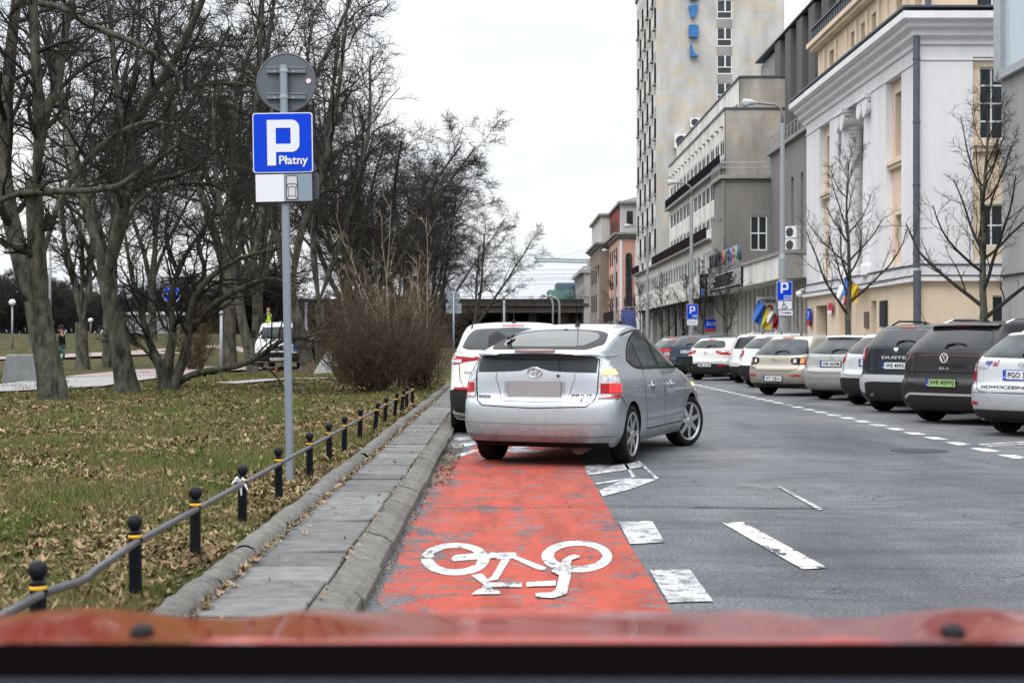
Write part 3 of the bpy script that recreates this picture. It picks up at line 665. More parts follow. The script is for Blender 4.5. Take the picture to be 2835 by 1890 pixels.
# ---------------------------------------------------------------- theatre
b = BB('theatre_building', (16, 90, 0), 'grey rendered theatre with ribbed stage tower and pale stone canopy'); r = b.r
mb = MB(); mb.box(22.3, 40, 80, 118, 0, 24.1)
yy = 80.0; k = 0
while yy < 111: mb.box(22 if k % 2 else 21.2, 22.3, yy, yy+2.0, 0, 24.2 + (.12 if k % 2 else 0)); yy += 2.0; k += 1
mb.build('stage_tower', M_DGREY, r)
solid('stage_tower_end', 21.6, 22.3, 111.1, 118, 0, 24.1, M_LGREY, r)
solid('stage_tower_flashing', 21.1, 40, 79.9, 118.1, 24.35, 24.45, M_ZINC, r)
ops = [(1.2, 2.0, 6.5, 12.2), (4.2, 5.0, 6.5, 12.2), (7.2, 8.0, 6.5, 12.2), (10.2, 11.0, 6.5, 12.2), (13.2, 14.0, 6.5, 12.2)]
wall('side_wing_wall', (19.4, 84, 0), UY, NX, 18.4, 14.6, ops, M_GREY, r, depth=.6, back=.7)
for o_ in ops: window((19.4, 84, 0), UY, NX, o_, r, 1, 4, depth=.45, bar=.08)
solid('side_wing', 20.1, 22.2, 80, 102.3, 0, 14.55, M_GREY, r)
# front block, corner at X=16
fo = [(4.0*0+1.95, 3.18, 7.85, 10.35)]
wall('end_wall', (16, 102.3, 0), UX, NY, 3.4, 13.0, fo, M_GREY, r, depth=.2, back=.3); window((16, 102.3, 0), UX, NY, fo[0], r, 2, 2, depth=.12, bar=.09)
so_ = [(.7+k*1.1, 1.15+k*1.1, 6.3, 10.2) for k in range(3)]
wall('slit_wall', (16, 102.3, 0), UY, NX, 4.3, 13.0, so_, M_GREY, r, depth=.4, back=.5)
for o_ in so_: window((16, 102.3, 0), UY, NX, o_, r, 1, 3, depth=.35, fm=M_DARK)
solid('front_block', 16.5, 22.1, 102.62, 106.6, 0, 12.95, M_GREY, r)
solid('corner_pier', 15.97, 16.1, 102.2, 102.55, 6.0, 12.9, M_GREY, r)
mb = MB(); mb.box(15.75, 19.45, 102.0, 106.8, 13.0, 13.25); mb.box(19.1, 22.2, 84, 102.5, 14.6, 14.85); mb.build('parapet', M_CONC, r)
def railing(pts, h=.9, step=1.1, rad=.03, rails=(1, .6)):
    mb = MB()
    for a, c in zip(pts[:-1], pts[1:]):
        a, c = Vector(a), Vector(c); n = max(1, int((c-a).length/step))
        for k in rails: mb.tube([a+Z*h*k, c+Z*h*k], rad if k == 1 else rad*.6, 6)
        for i in range(n+1): p = a.lerp(c, i/n); mb.tube([p, p+Z*h], rad, 6)
    return mb
railing([(15.85, 106.7, 13.25), (15.85, 102.1, 13.25), (19.4, 102.1, 13.25)]).build('railing', M_METAL, r)
railing([(19.2, 102, 14.85), (19.2, 84, 14.85)]).build('railing', M_METAL, r)
# canopy band over the entrance
mb = MB(); mb.box(15, 19, 75, 106.2, 4.7, 5.95); mb.build('canopy', M_LIME, r)
mb = MB(); mb.box(14.9, 19.1, 74.9, 106.4, 5.95, 6.15); mb.build('canopy_coping', M_CONC, r)
mb = MB(); mb.box(15.0, 15.95, 74.97, 75, 4.75, 5.93); mb.build('canopy_end', M_CONC, r)
solid('canopy_wall', 19, 20.2, 75, 84, 0, 14.55, M_GREY, r)
solid('entrance_wall', 17.2, 19, 76, 106, 0, 4.7, M_SAND2, r)
for k in range(17):
    y0 = 79 + k*1.6; MB().box(16.55, 17.2, y0, y0+.32, 0, 4.7).build('pilaster', M_LIME, r)
for y0 in (76.2, 101.5):
    wall('stone_pier', (16.3, y0, 0), UY, NX, 2.6, 4.69, [(.5, .95, 1.3, 4.0), (1.65, 2.1, 1.3, 4.0)], M_SAND2, r, depth=.3, back=.9)
    for u_ in (.5, 1.65): window((16.3, y0, 0), UY, NX, (u_, u_+.45, 1.3, 4.0), r, 1, 2, depth=.28, fm=M_DARK)
    MB().box(16.1, 16.3, y0+.35, y0+1.1, 1.15, 1.3).box(16.1, 16.3, y0+1.5, y0+2.25, 1.15, 1.3).build('window_sill', M_SAND2, r)
b.fin()
# marquee board with slats and lettering
t = empty('marquee_board', (14.95, 88, 4.85), 0, 'slatted programme board with dark slats hung on the pale canopy', 'board')
MB().box(-.08, .0, -.1, 13.6, -.05, 1.12).build('panel', M_DARK, t)
mb = MB()
for k in range(8): mb.box(-.14, -.085, 0, 13.4, .02+k*.135, .10+k*.135)
mb.build('slat', mat('slat_white', (.55, .56, .58), .5), t)
rr_ = random.Random(2)
for k in (1, 2, 3, 4, 5, 6):
    mb = MB(); y0 = 2.6 + rr_.uniform(0, 1.5)
    while y0 < 11 + rr_.uniform(-2, 1): wl = rr_.uniform(.3, .9); mb.box(-.17, -.142, y0, y0+wl, .015+k*.135, .115+k*.135); y0 += wl + rr_.uniform(.1, .3)
    mb.build('lettering_row', M_BLACKP, t)
cols_ = [(.52, .08, .09), (.10, .38, .22), (.10, .10, .13), (.06, .18, .55), (.60, .17, .20), (.12, .42, .27), (.05, .07, .12)]
t = empty('theatre_lettering', (14.9, 76, 6.15), 0, 'free standing letters reading TEATR ATENEUM on top of the canopy', 'lettering')
def letter_pos(i): return 25.0 - i*1.02
i = 0
for ch in 'TEATR ATENEUM':
    if ch != ' ':
        me = text_mesh(ch, width=.62, height=1.0, depth=.09, bold=.03)
        c_ = cols_[(i-6) % 7] if i >= 6 else (.03, .035, .05)
        m_ = mat('letter_%d' % (i if i >= 6 else 0), c_, .4)
        o = link('letter', me, t, m_); o.rotation_euler = (0, 0, R(-90)); o.location = (0, letter_pos(i), .72)
        MB().box(-.02, .02, -.2, .2, -.72, -.45).build('letter_stand', M_METAL, o)
    i += 1
t = empty('hanging_letter_sign', (14.7, 101.4, 4.4), 0, 'vertical black sign with coloured letters on the canopy edge', 'sign')
MB().box(-.5, .05, 0, .2, 0, 1.7).build('panel', M_BLACKP, t)
for ch, z, c_ in (('V', 1.2, 11), ('K', .4, 9)):
    o = link('lettering', text_mesh(ch, width=.36, height=.6, bold=.02), t, MATS['letter_%d' % c_]); o.location = (-.23, -.01, z)
# scena 20 banner, flags
t = empty('banner', (16.4, 85.6, 2.65), 0, 'white square banner reading scena with red digit behind the flags', 'banner')
MB().box(-1.0, .35, 0, .05, 0, 1.35).build('panel', M_WHITEP, t)
o = link('lettering', text_mesh('scena', width=1.0, bold=.02), t, M_BLACKP); o.location = (-.33, -.01, 1.08)
o = link('lettering', text_mesh('20', height=.66, bold=.04), t, M_SIGNR); o.location = (-.42, -.01, .55)
def flag(lab, base, tip, stripes, drop, wd, seed):
    t = empty('flag', base, 0, lab, 'flag'); tip = Vector(tip) - Vector(base)
    MB().tube([(0, 0, 0), tip], .025, 6).build('flag_pole', mat('pole_wood', (.45, .33, .18), .6), t)
    rs = random.Random(seed); nx, nz = 12, 10; side = Vector((-.25, .1, -.15)).normalized()
    for si, (a, c, m_) in enumerate(stripes):
        V = []
        for j in range(nz+1):
            for i in range(nx+1):
                s_ = a+(c-a)*i/nx; p = tip*(1-.75*s_) + Vector((0, 0, -drop*j/nz*(1-.25*s_))) + Vector((-.35*j/nz*wd, .14*math.sin(s_*14+j*.35), 0)); V.append(p)
        f_ = [(j*(nx+1)+i, j*(nx+1)+i+1, (j+1)*(nx+1)+i+1, (j+1)*(nx+1)+i) for j in range(nz) for i in range(nx)]
        V2 = [v + Vector((.004, .008, 0)) for v in V]; n_ = len(V); mb = MB(); mb.add(V + V2, f_ + [tuple(i+n_ for i in f[::-1]) for f in f_])
        mb.build('cloth', m_, t, True, fix=False)
MFB, MFY = mat('flag_blue', (.03, .13, .50), .8), mat('flag_yellow', (.75, .55, .03), .8); MFR, MFW = mat('flag_red', (.42, .03, .05), .8), mat('flag_white', (.7, .68, .7), .8)
flag('blue and yellow flag hanging by the theatre banner', (16.3, 82.8, 2.6), (14.95, 82.5, 3.75), [(0, .5, MFB), (.5, 1, MFY)], 1.25, 1, 1)
flag('red and white flag hanging beside the blue and yellow flag', (16.3, 82.0, 2.4), (15.5, 81.8, 3.2), [(0, .5, MFW), (.5, 1, MFR)], .8, .6, 2)
flag('blue and yellow flag behind the street tree at the portico', (16.0, 62.6, 3.4), (15.15, 62.3, 4.2), [(0, .5, MFB), (.5, 1, MFY)], .85, .5, 3)
flag('red and white flag hanging behind the portico flag', (16.0, 63.2, 3.4), (15.2, 63.4, 4.1), [(0, .5, MFW), (.5, 1, MFR)], 1.0, .8, 4)
def ac_unit(X, Y, z, lab, s=1.0, rz=0):
    t = empty('air_conditioner', (X, Y, z), rz, lab, 'air conditioner', 'outdoor air conditioning units')
    MB().box(-.45*s, .45*s, -.2*s, .2*s, 0, .75*s).build('casing', M_WFRAME, t)
    MB().lathe([(.02, -.012), (.28*s, -.012), (.3*s, .0)], 20, (-.1*s, -.2*s, .37*s), 'y').build('fan_grille', mat('grille_dark', (.06, .06, .07), .6), t)
ac_unit(15.7, 76.4, 6.85, 'upper of two stacked air conditioning units on theatre canopy', .85, -.9); ac_unit(15.7, 76.4, 6.16, 'lower of two stacked air conditioning units on theatre canopy', .85, -.9)

# ---------------------------------------------------------------- hotel: tower, low wing, podium
b = BB('hotel_tower', (16.4, 150, 0), 'tall sandstone clad hotel tower with staggered brown balcony screens'); r = b.r
TX, TY, FP = 16.4, 150.0, 2.91
sw = [(6.4, 8.0, 29.6-FP*9+FP*k-.1, 31.5-FP*9+FP*k) for k in range(12)]
wall('south_wall', (TX, TY, 0), UX, NY, 13.5, 42.0, sw, M_SAND, r, depth=.15, back=.4)
for o_ in sw:
    f_ = window((TX, TY, 0), UX, NY, o_, r, 1, 1, depth=.08, bar=.10)
    MB().box(TX+7.2, TX+7.34, TY-.02, TY+.1, o_[2]+.78, o_[3]-.05).box(TX+6.5, TX+7.9, TY-.02, TY+.1, o_[2]+.68, o_[2]+.777).build('mullion', M_WFRAME, f_)
    solid('spandrel', TX+6.4, TX+8.0, TY-.03, TY-.003, o_[3], o_[3]+.9, M_CONC, r)
nfl, nm = 12, 8; ops = []; SW_ = 21.0; pt = SW_/nm
for fl in range(nfl):
    z0 = 6.2 + FP*fl
    for k in range(nm):
        if z0 > 8: ops += [(.25+k*pt, 1.25+k*pt, z0+.9, z0+2.6), (1.45+k*pt, 2.4+k*pt, z0+.9, z0+2.6)]
wall('street_wall', (TX, TY+.4, 0), UY, NX, SW_+.2, 42.0, ops, mat('tower_plaster', (.62, .60, .57), .85, var=.06, vscale=.8), r, depth=.08, back=.4)
cnt = 0
for i, o_ in enumerate(ops): window((TX, TY+.4, 0), UY, NX, o_, r, 1, 1, depth=.05, bar=.11, th=.03, gm=M_GLASS2)
for fl in range(1, nfl):
    z0 = 6.2 + FP*fl
    for k in range(nm):
        if (k + fl) % 2 == 0:
            y0 = TY + .4 + k*pt; o = MB().box(TX-.16, TX-.01, y0-.25, y0+.2, z0-.9, z0+1.2).build('balcony_screen', M_BROWN, r)
            MB().box(TX-.26, TX-.01, y0-.3, y0+1.0, z0-1.1, z0-.92).build('balcony_slab', M_CONC, o)
solid('core', TX+.45, TX+13.5, TY+.45, TY+21.6, 0, 41.9, M_LGREY, r)
solid('roof_edge', TX-.2, TX+13.7, TY-.2, TY+21.8, 42.0, 42.5, M_CONC, r)
b.fin()
M_TARP = mat('blue_tarpaulin', (.015, .14, .38), .4, var=.35, vscale=2.2, bump=.8, bscale=3)
def sculpt(nm, lab, pts, extra=None):
    mb = MB(); mb.prism([(x, 149.45, z) for x, z in pts], (0, .4, 0)); o = mb.build(nm, M_TARP); bevel(o, .06, 2); tag(o, lab, 'letter', 'blue wrapped letters on the tower'); return o
def T(x, y): p = at(x, y, 149.6); return (p.x, p.z)
sculpt('wrapped_letter', 'blue wrapped V shaped letter hanging on the tower wall', [T(1581,13), T(1605,12), T(1596,42), T(1590,44), T(1587,40)])
sculpt('wrapped_letter', 'blue wrapped square letter below the V on the tower wall', [T(1582,57), T(1604,57), T(1604.5,87), T(1582,87)])
sculpt('wrapped_letter', 'blue wrapped L shaped letter, lowest on the tower wall', [T(1585,101), T(1589,101), T(1592,118), T(1597,124), T(1604.5,128), T(1604.5,131), T(1585,131)])
sculpt('wrapped_letter', 'blue wrapped letter cut off at the top of the tower wall', [T(1581,-18), T(1606,-18), T(1607,-1), T(1594,2), T(1584,-1)])
mb = MB()
for a, c in (((1592, 2), (1592, 12)), ((1592, 44), (1592, 57)), ((1586, 88), (1586, 101))): p, q = at(*a, 149.8), at(*c, 149.8); mb.tube([p, q], .04, 5)
tag(mb.build('sign_bracket', M_METAL), 'thin metal rods joining the blue wrapped letters', 'bracket')

b = BB('hotel_wing', (15, 106.8, 0), 'low pale hotel wing with window bands and dark brown balcony fronts'); r = b.r
W0, W1, WX = 107.0, 142.6, 16.9; LEN = W1-W0; NW = 14; pitch = (LEN-1.2)/NW; zz = lambda z: 1.28+(z-1.28)*WX/15
rows = [(13.8, 14.9), (11.2, 12.5), (9.3, 10.15)]; B0 = 8.62
ops = [(.7+k*pitch, .7+(k+1)*pitch-.4, zz(a)-B0, zz(c)-B0) for a, c in rows for k in range(NW)]
wall('street_wall', (WX, W0, B0), UY, NX, LEN, zz(16.8)-B0, ops, M_LIME, r, depth=.08, back=.35)
for o_ in ops: window((WX, W0, B0), UY, NX, o_, r, 2, 1, depth=.05, bar=.11, gm=M_GLASS2, th=.03)
for k in range(17): solid('balcony_front', WX-.42, WX-.36, W0+.3+k*2.08, W0+.3+k*2.08+2.05, zz(13.05), zz(13.8), mat('black_panel', (.010, .011, .016), .95, spec=.01), r)
solid('balcony_slab', WX-.48, WX-.01, W0+.1, W1+.2, zz(12.85), zz(13.04), M_CONC, r)
for k in range(15): y0 = W0+1+k*2.35; solid('wall_bracket', WX-.2, WX-.01, y0, y0+.7, zz(15.75), zz(15.8), M_CONC, r)
solid('end_wall', WX, 26, W0-.03, W0+.35, 8.62, zz(16.78), M_SAND2, r); solid('core', WX+.4, 26, W0+.36, W1, 0, zz(16.7), M_LGREY, r)
solid('roof_edge', WX-.1, 26.1, W0-.12, W1+.1, zz(16.8), zz(16.92), M_ZINC, r)
wall('top_storey', (WX+1.1, W0, zz(16.93)), UY, NX, LEN+3, 2.2, [(1+k*2.6, 3.0+k*2.6, .05, .45) for k in range(13)], M_LIME, r, depth=.2, back=.45)
solid('top_storey_core', WX+1.5, 26, W0+.36, W1+2, zz(16.94), zz(18.85), M_SAND2, r); solid('top_storey_end', WX+1.1, 26, W0-.05, W0+.3, zz(16.93), zz(18.9), M_SAND2, r)
solid('top_roof_edge', WX+1.0, 26.1, W0-.15, W1+2.1, zz(18.92), zz(19.02), M_ZINC, r)
# podium
P0, P1 = 100.0, 158.0; NP = 30; pp = (P1-P0-1)/NP
ops = [(.6+k*pp, .6+(k+1)*pp-.38, 6.25-4.6, 7.75-4.6) for k in range(NP)]
wall('podium_wall', (15.0, 106.5, 4.6), UY, NX, P1-106.5, 3.9, [(a+0.0, c, d, e) for a, c, d, e in ops if c < P1-106.8], M_LIME, r, depth=.08, back=.35)
for a, c, d, e in ops:
    if c < P1-106.8: window((15.0, 106.5, 4.6), UY, NX, (a, c, d, e), r, 2, 1, depth=.05, bar=.10, gm=M_GLASS2, th=.03)
ops = [(.5+k*1.5, 1.7+k*1.5, 1.65-.0, 3.15) for k in range(3)]
wall('podium_wall', (14.95, 100.6, 4.6), UY, NX, 5.9, 3.9, ops, M_LIME, r, depth=.25, back=.35)
for o_ in ops: window((14.95, 100.6, 4.6), UY, NX, o_, r, 2, 1, depth=.12, bar=.12)
solid('podium_pier', 14.9, 15.6, 99.6, 100.55, 6.16, 9.7, M_CONC, r)
for k in range(17): solid('terrace_screen', 14.55, 14.61, 101+k*2.1, 103.07+k*2.1, 8.62, 9.42, M_BROWN, r)
solid('terrace_screen', 14.55, 14.61, 152, 157.9, 8.62, 9.42, M_BROWN, r)
mb = MB(); mb.box(14.5, 15.9, 100.6, 106.75, 8.5, 8.61); mb.box(14.5, 18, 106.75, 158.1, 8.5, 8.61); mb.build('terrace_slab', M_CONC, r)
solid('podium_core', 15.4, 16.8, 106.6, 158, 4.6, 8.45, M_LGREY, r); solid('podium_end', 15.0, 16.8, 158.01, 158.2, 4.6, 8.45, M_LIME, r)
wall('shopfront', (17.5, 106.6, 0), UY, NX, 51, 4.6, [(1+k*3.4, 3.9+k*3.4, .3, 4.2) for k in range(14)], mat('shop_grey', (.03, .03, .033), .7), r, depth=.2, back=.2)
for k in range(14): window((17.5, 106.6, 0), UY, NX, (1+k*3.4, 3.9+k*3.4, .3, 4.2), r, 3, 1, depth=.12, bar=.09, fm=M_METAL)
solid('podium_soffit', 15.36, 17.9, 106.6, 158, 4.5, 4.59, M_DARK, r)
for k in range(10): MB().box(15.5, 15.9, 109+k*5.2, 109.35+k*5.2, 0, 4.5).build('pillar', M_CONC, r)
mb = MB(); mb.box(16.2, 17.4, 106.3, 106.55, 0, 4.69); mb.build('side_return', M_GREY, r)
b.fin()
for z, y_ in ((1, 0), (2, 0)): pass
ac_unit(19.1, 149.4, 21.6, 'air conditioning unit on the tower wall above the wing roof', 1.9); ac_unit(20.5, 149.4, 23.8, 'higher air conditioning unit on the tower wall', 1.3)
t = empty('address_sign', (15.8, 105.9, 2.0), 0, 'blue address sign reading 31/33 with red lower band', 'sign')
MB().box(-.6, .5, 0, .05, .28, .95).build('panel', M_SIGNB, t); MB().box(-.6, .5, 0, .05, .05, .27).build('lower_band', M_SIGNR, t)
o = link('lettering', text_mesh('31/33', width=.85), t, M_WHITEP); o.location = (-.05, -.01, .62)
t = empty('projecting_sign', (14.2, 158.2, 2.7), 0, 'faded blue projecting sign hung from the podium corner', 'sign')
MB().box(-.8, .8, -.1, .1, 0, 2.2).build('panel', mat('faded_blue', (.07, .08, .25), .5), t); MB().tube([(0, 0, 2.2), (0, 0, 2.6)], .04).build('bracket', M_METAL, t)
t = empty('shop_sign', (16.9, 131, 1.4), 0, 'black shop sign with white letters in the dark shopfront', 'sign')
MB().box(-.9, .9, 0, .06, 0, 3.0).build('panel', M_BLACKP, t); o = link('lettering', text_mesh('III', width=.7, height=.7, bold=.03), t, M_WHITEP); o.location = (0, -.01, 2.4); o = link('lettering', text_mesh('35', width=1.3, height=.9, bold=.03), t, M_WHITEP); o.location = (0, -.01, 1.0)

# ---------------------------------------------------------------- pink corner building
b = BB('pink_building', (15, 175, 0), 'pink and white corner building with arched windows and grey cornice'); r = b.r
def arch_window(U0, Yp, zb, zt, wd, parent):
    n = 10; rr = wd/2; pts = [(U0-rr, Yp, zb), (U0+rr, Yp, zb)] + [(U0+rr*math.cos(math.pi*k/n), Yp, zt-rr+rr*math.sin(math.pi*k/n)) for k in range(n+1)]
    sc_ = 1.14; fr = [(U0+(p[0]-U0)*sc_, Yp+.04, (zb+zt)/2+(p[2]-(zb+zt)/2)*1.02) for p in pts]
    MB().prism(fr, (0, .1, 0)).build('window_surround', M_TAUPE, parent)
    w_ = MB().prism(pts, (0, .1, 0)).build('window', M_GLASS, parent); mb = MB()
    for k in range(1, 7): z = zb+(zt-zb)*k/7; mb.box(U0-rr*.98, U0+rr*.98, Yp-.02, Yp, z-.05, z+.05)
    mb.box(U0-.05, U0+.05, Yp-.03, Yp, zb, zt-.2); mb.build('glazing_bar', M_BROWN, w_)
solid('core', 14.9, 26, 175.4, 213, 0, 13.9, M_TAUPE, r)
mb = MB(); mb.box(14.7, 26, 175, 175.39, 3.8, 13.9); mb.box(14.6, 14.9, 175.4, 192, 3.8, 13.9); mb.build('pink_wall', M_PINK, r)
mb = MB(); mb.box(16.55, 17.4, 174.85, 174.99, 3.8, 13.8); mb.box(14.62, 14.95, 174.85, 174.99, 3.8, 13.8); mb.build('white_pilaster', M_WPLAST, r)
solid('taupe_bay', 13.4, 14.6, 192, 213, 0, 13.9, M_TAUPE, r); solid('base', 14.4, 26, 174.7, 192, 0, 3.8, M_CONC, r)
arch_window(15.75, 174.85, 5.9, 12.2, .75, r); arch_window(18.3, 174.85, 6.3, 12.6, 1.1, r)
window((15.4, 174.95, 3.9), UX, NY, (0, .8, .1, 2.6), r, 1, 3, depth=.0, fm=M_DARK)
mb = MB()
for (x0, z0, o_) in ((0, 13.9, 0), (0, 14.15, .35), (0, 14.45, .7)): mb.box(14.6-o_, 26, 174.9-o_, 213, z0, z0+.26); mb.box(13.4-o_, 14.6, 191.9-o_, 213+o_, z0, z0+.26)
mb.build('cornice', M_CONC, r)
solid('upper_storey', 14.9, 26, 175.5, 192, 14.75, 18.3, mat('pale_grey_render', (.46, .46, .45), .9), r); solid('red_wall', 14.8, 14.9, 178, 191.9, 14.75, 18.2, M_REDW, r); solid('upper_bay', 13.6, 14.8, 192, 212, 14.75, 18.3, MATS['pale_grey_render'], r)
mb = MB(); mb.box(14.5, 26, 175.0, 192, 18.3, 18.6); mb.box(13.2, 14.5, 191.6, 212.5, 18.3, 18.6); mb.build('eaves', M_CONC, r)
mb = MB(); mb.add([(14.8, 175.5, 18.6), (26, 175.5, 18.6), (26, 210, 18.6), (14.8, 210, 18.6), (19, 182, 20.3), (26, 182, 20.3), (26, 200, 20.3), (19, 200, 20.3)], [(0,1,5,4), (1,2,6,5), (2,3,7,6), (3,0,4,7), (4,5,6,7)]); mb.build('roof', M_ZINC, r)
for u_ in (15.55, 18.2): window((u_, 175.5, 14.9), UX, NY, (0, .75, .6, 2.5), r, 2, 2, depth=-.02, fm=M_DARK)
for k in range(3):
    window((14.7, 180+k*4, 14.9), UY, NX, (0, 1.2, .3, 2.0), r, 1, 2, depth=-.12, fm=M_DARK)
for k in range(4):
    for z0 in (5.5, 9.5): window((13.38, 194+k*4.5, z0), UY, NX, (0, 1.3, 0, 2.4), r, 2, 2, depth=-.02, fm=M_DARK)
for k in range(4):
    for z0 in (5.0, 8.2, 11.2): window((14.58, 178+k*3.4, z0), UY, NX, (0, 1.1, 0, 1.9), r, 2, 2, depth=-.02, fm=M_DARK)
for u_, z0 in ((15.2, 5.6), (17.9, 6.0)):
    railing([(u_, 174.9, z0), (u_, 174.0, z0), (u_+1.2, 174.0, z0), (u_+1.2, 174.9, z0)], 1.1, .16, .02).build('balcony_railing', M_DARK, r); solid('balcony_floor', u_-.05, u_+1.25, 173.95, 174.9, z0-.15, z0, M_CONC, r)
railing([(13.9, 192, 3.9), (13.9, 174, 3.9), (19, 174, 3.9)], 1.2, .25, .025).build('balcony_railing', M_DARK, r); solid('balcony_floor', 13.8, 19, 173.9, 174.9, 3.6, 3.85, M_CONC, r)
b.fin()
# ---------------------------------------------------------------- far street end
b = BB('grey_tenement', (15, 250, 0), 'long grey tenement with rooftop clutter beyond the pink building'); r = b.r
ops = [(1+k*3, 2.4+k*3, z, z+2) for k in range(9) for z in (1.5, 5, 8.5, 11.5)]
wall('street_wall', (14.6, 250, 0), UY, NX, 30, 14.6, ops, M_LGREY, r, depth=.2, back=.3)
for o_ in ops: window((14.6, 250, 0), UY, NX, o_, r, 1, 1, depth=.15, fm=M_DARK)
solid('core', 14.9, 30, 250.3, 280, 0, 14.5, M_LGREY, r); solid('end_wall', 14.6, 30, 249.9, 250.3, 0, 14.6, M_CONC, r); solid('cornice', 14.0, 30, 249.5, 280.4, 13.4, 14.0, M_CONC, r)
mb = MB(); mb.box(15.5, 17, 252, 255, 14.6, 16); mb.box(18, 19, 256, 259, 14.6, 17); mb.tube([(16, 251, 14.6), (16, 251, 17.5)], .06, 5); mb.tube([(17.5, 252, 14.6), (17.5, 252, 18)], .06, 5); mb.build('chimney', M_CONC, r)
b.fin()
b = BB('scaffolded_building', (30, 430, 0), 'distant block wrapped in green scaffolding netting'); r = b.r
solid('green_netting', 14.5, 36, 430, 450, 0, 17, mat('green_net', (.10, .25, .21), .9, c2=(.07, .11, .10), vscale=.25), r); solid('blue_top', 17, 24, 431, 449, 17, 19.2, mat('navy_wall', (.06, .09, .13), .8), r); solid('pale_stair', 32, 35.5, 429, 446, 10, 19.3, M_LGREY, r)
b.fin()
# railway viaduct across the end of the street
b = BB('viaduct', (0, 250, 0), 'dark concrete railway viaduct crossing the end of the street', 'bridge'); r = b.r
M_VIA = mat('dark_concrete', (.028, .025, .023), .95, c2=(.065, .058, .052), vscale=.3, stretch=(1, 1, .4))  # dark concrete in two tones mixed by stretched noise
mb = MB(); mb.box(-60, 15.5, 250, 260, 6.4, 8.0); mb.box(-60, 15.5, 249.6, 250, 7.55, 8.05); mb.build('deck', M_VIA, r)
mb = MB(); mb.box(-60, 15.5, 250.2, 250.35, 8.06, 8.85); mb.build('parapet', mat('parapet_dark', (.035, .033, .033), .9), r)
railing([(-60, 249.8, 8.06), (15.5, 249.8, 8.06)], 1.15, 1.4, .035).build('railing', M_DARK, r)
for k in range(13): MB().box(-50+k*5, -48.6+k*5, 252, 258, 0, 6.4).build('pier', M_VIA, r)
solid('back_wall', -60, 15.5, 258.5, 259, -.05, 6.4, M_VIA, r)
b.fin()
mb = MB()
for z, y_ in ((13.2, 252), (12.6, 252.5), (11.6, 256), (12.3, 254), (14.0, 253)):
    mb.tube([(x, y_, z + .10*math.cos((x+60)/12*math.pi)) for x in np.linspace(-60, 18, 40)], .035, 4)
tag(mb.build('overhead_line', mat('wire', (.22, .23, .25), .6)), 'thin railway overhead wires strung above the viaduct', 'wires')
t = empty('tower_crane', (36, 520, 0), 0, 'distant green tower crane with long lattice jib', 'crane'); MCR = mat('crane_green', (.22, .30, .30), .6); mb = MB()
def lattice(mb, a, c, w_, n, rad):
    a, c = Vector(a), Vector(c); d = (c-a).normalized(); s1 = d.cross(Vector((0, 1, 0.01))).normalized()*w_/2; s2 = Vector((0, 1, 0))*w_/2
    rad = rad*2.2; cs = [s1+s2, s1-s2, -s1-s2, -s1+s2]
    for q in cs: mb.tube([a+q, c+q], rad, 4)
    for i in range(n):
        p, q_ = a.lerp(c, i/n), a.lerp(c, (i+1)/n)
        for k in range(4): mb.tube([p+cs[k], q_+cs[(k+1) % 4]], rad*.6, 3)
lattice(mb, (0, 0, 0), (0, 0, 31), 1.8, 16, .14); mb.build('mast', MCR, t)
mb = MB(); lattice(mb, (-23.5, 0, 31.3), (0, 0, 30.6), 1.1, 26, .10); lattice(mb, (0, 0, 30.6), (8, 0, 30.4), 1.1, 7, .12); mb.build('jib', MCR, t)
mb = MB(); lattice(mb, (0, 0, 31), (0, 0, 36.5), 1.0, 5, .12); mb.tube([(0, 0, 36.5), (-16, 0, 31.8)], .05, 4); mb.tube([(0, 0, 36.5), (7, 0, 31)], .05, 4); mb.build('tie_tower', MCR, t); MB().box(-1.6, .8, -1, 1, 28.6, 30.4).build('cab', mat('cab_green', (.03, .12, .10), .5), t)
# ============================================================= VEHICLES
def paint(name, c, metal=.0, rough=.35, dirt=1.2): return mat(name, c, rough, metal, coat=.8 if max(c) > .2 else .35, dirt=dirt, spec=.5 if max(c) > .2 else .3)
M_CGLASS = mat('car_glass', (.012, .016, .020), .05, spec=.42, var=.4, vscale=3)
M_CGLASS_P = mat('privacy_glass', (.006, .007, .009), .05, spec=.35)
M_CGLASS_L = mat('tinted_car_glass', (.035, .050, .054), .04, spec=.28, c2=(.018, .024, .028), vscale=3.2, thr=(.42, .58))
M_TRIM = mat('black_trim', (.012, .012, .014), .45); M_PLASTIC = mat('bumper_plastic', (.011, .0115, .013), .6, dirt=.25, spec=.2)
M_TYRE = mat('tyre', (.009, .009, .009), .85, c2=(.030, .028, .026), vscale=5, thr=(.5, .8), bump=.5, bscale=60)
M_RIM = mat('alloy', (.42, .43, .44), .35, metal=.8, var=.15, vscale=4); M_CHROME = mat('chrome', (.62, .63, .65), .15, metal=1)
M_DCHR = mat('dark_chrome', (.05, .05, .055), .3, metal=.5); M_LRED = mat('lamp_red', (.36, .006, .012), .2, coat=.2, spec=.3); M_LCLR = mat('lamp_clear', (.66, .67, .70), .12, c2=(.30, .31, .34), vscale=22, thr=(.4, .6), coat=1)
M_LDRK = mat('lamp_smoked', (.05, .012, .016), .12, coat=1); M_LAMB = mat('lamp_amber', (.75, .25, .03), .15, coat=1)
M_LAMB_ON = mat('lamp_amber_lit', (1.0, .50, .13), .3, emit=1.6); M_LRED_ON = mat('lamp_red_lit', (.85, .02, .03), .3, emit=.75)
M_PLATE = mat('plate_white', (.68, .69, .70), .4); M_PBLUE = mat('plate_blue', (.02, .07, .42), .4); M_PGREEN = mat('plate_green', (.28, .42, .16), .4)
M_WELL = mat('wheel_well', (.010, .010, .011), .95); M_SHUT = mat('shut_line', (.006, .006, .007), .8)
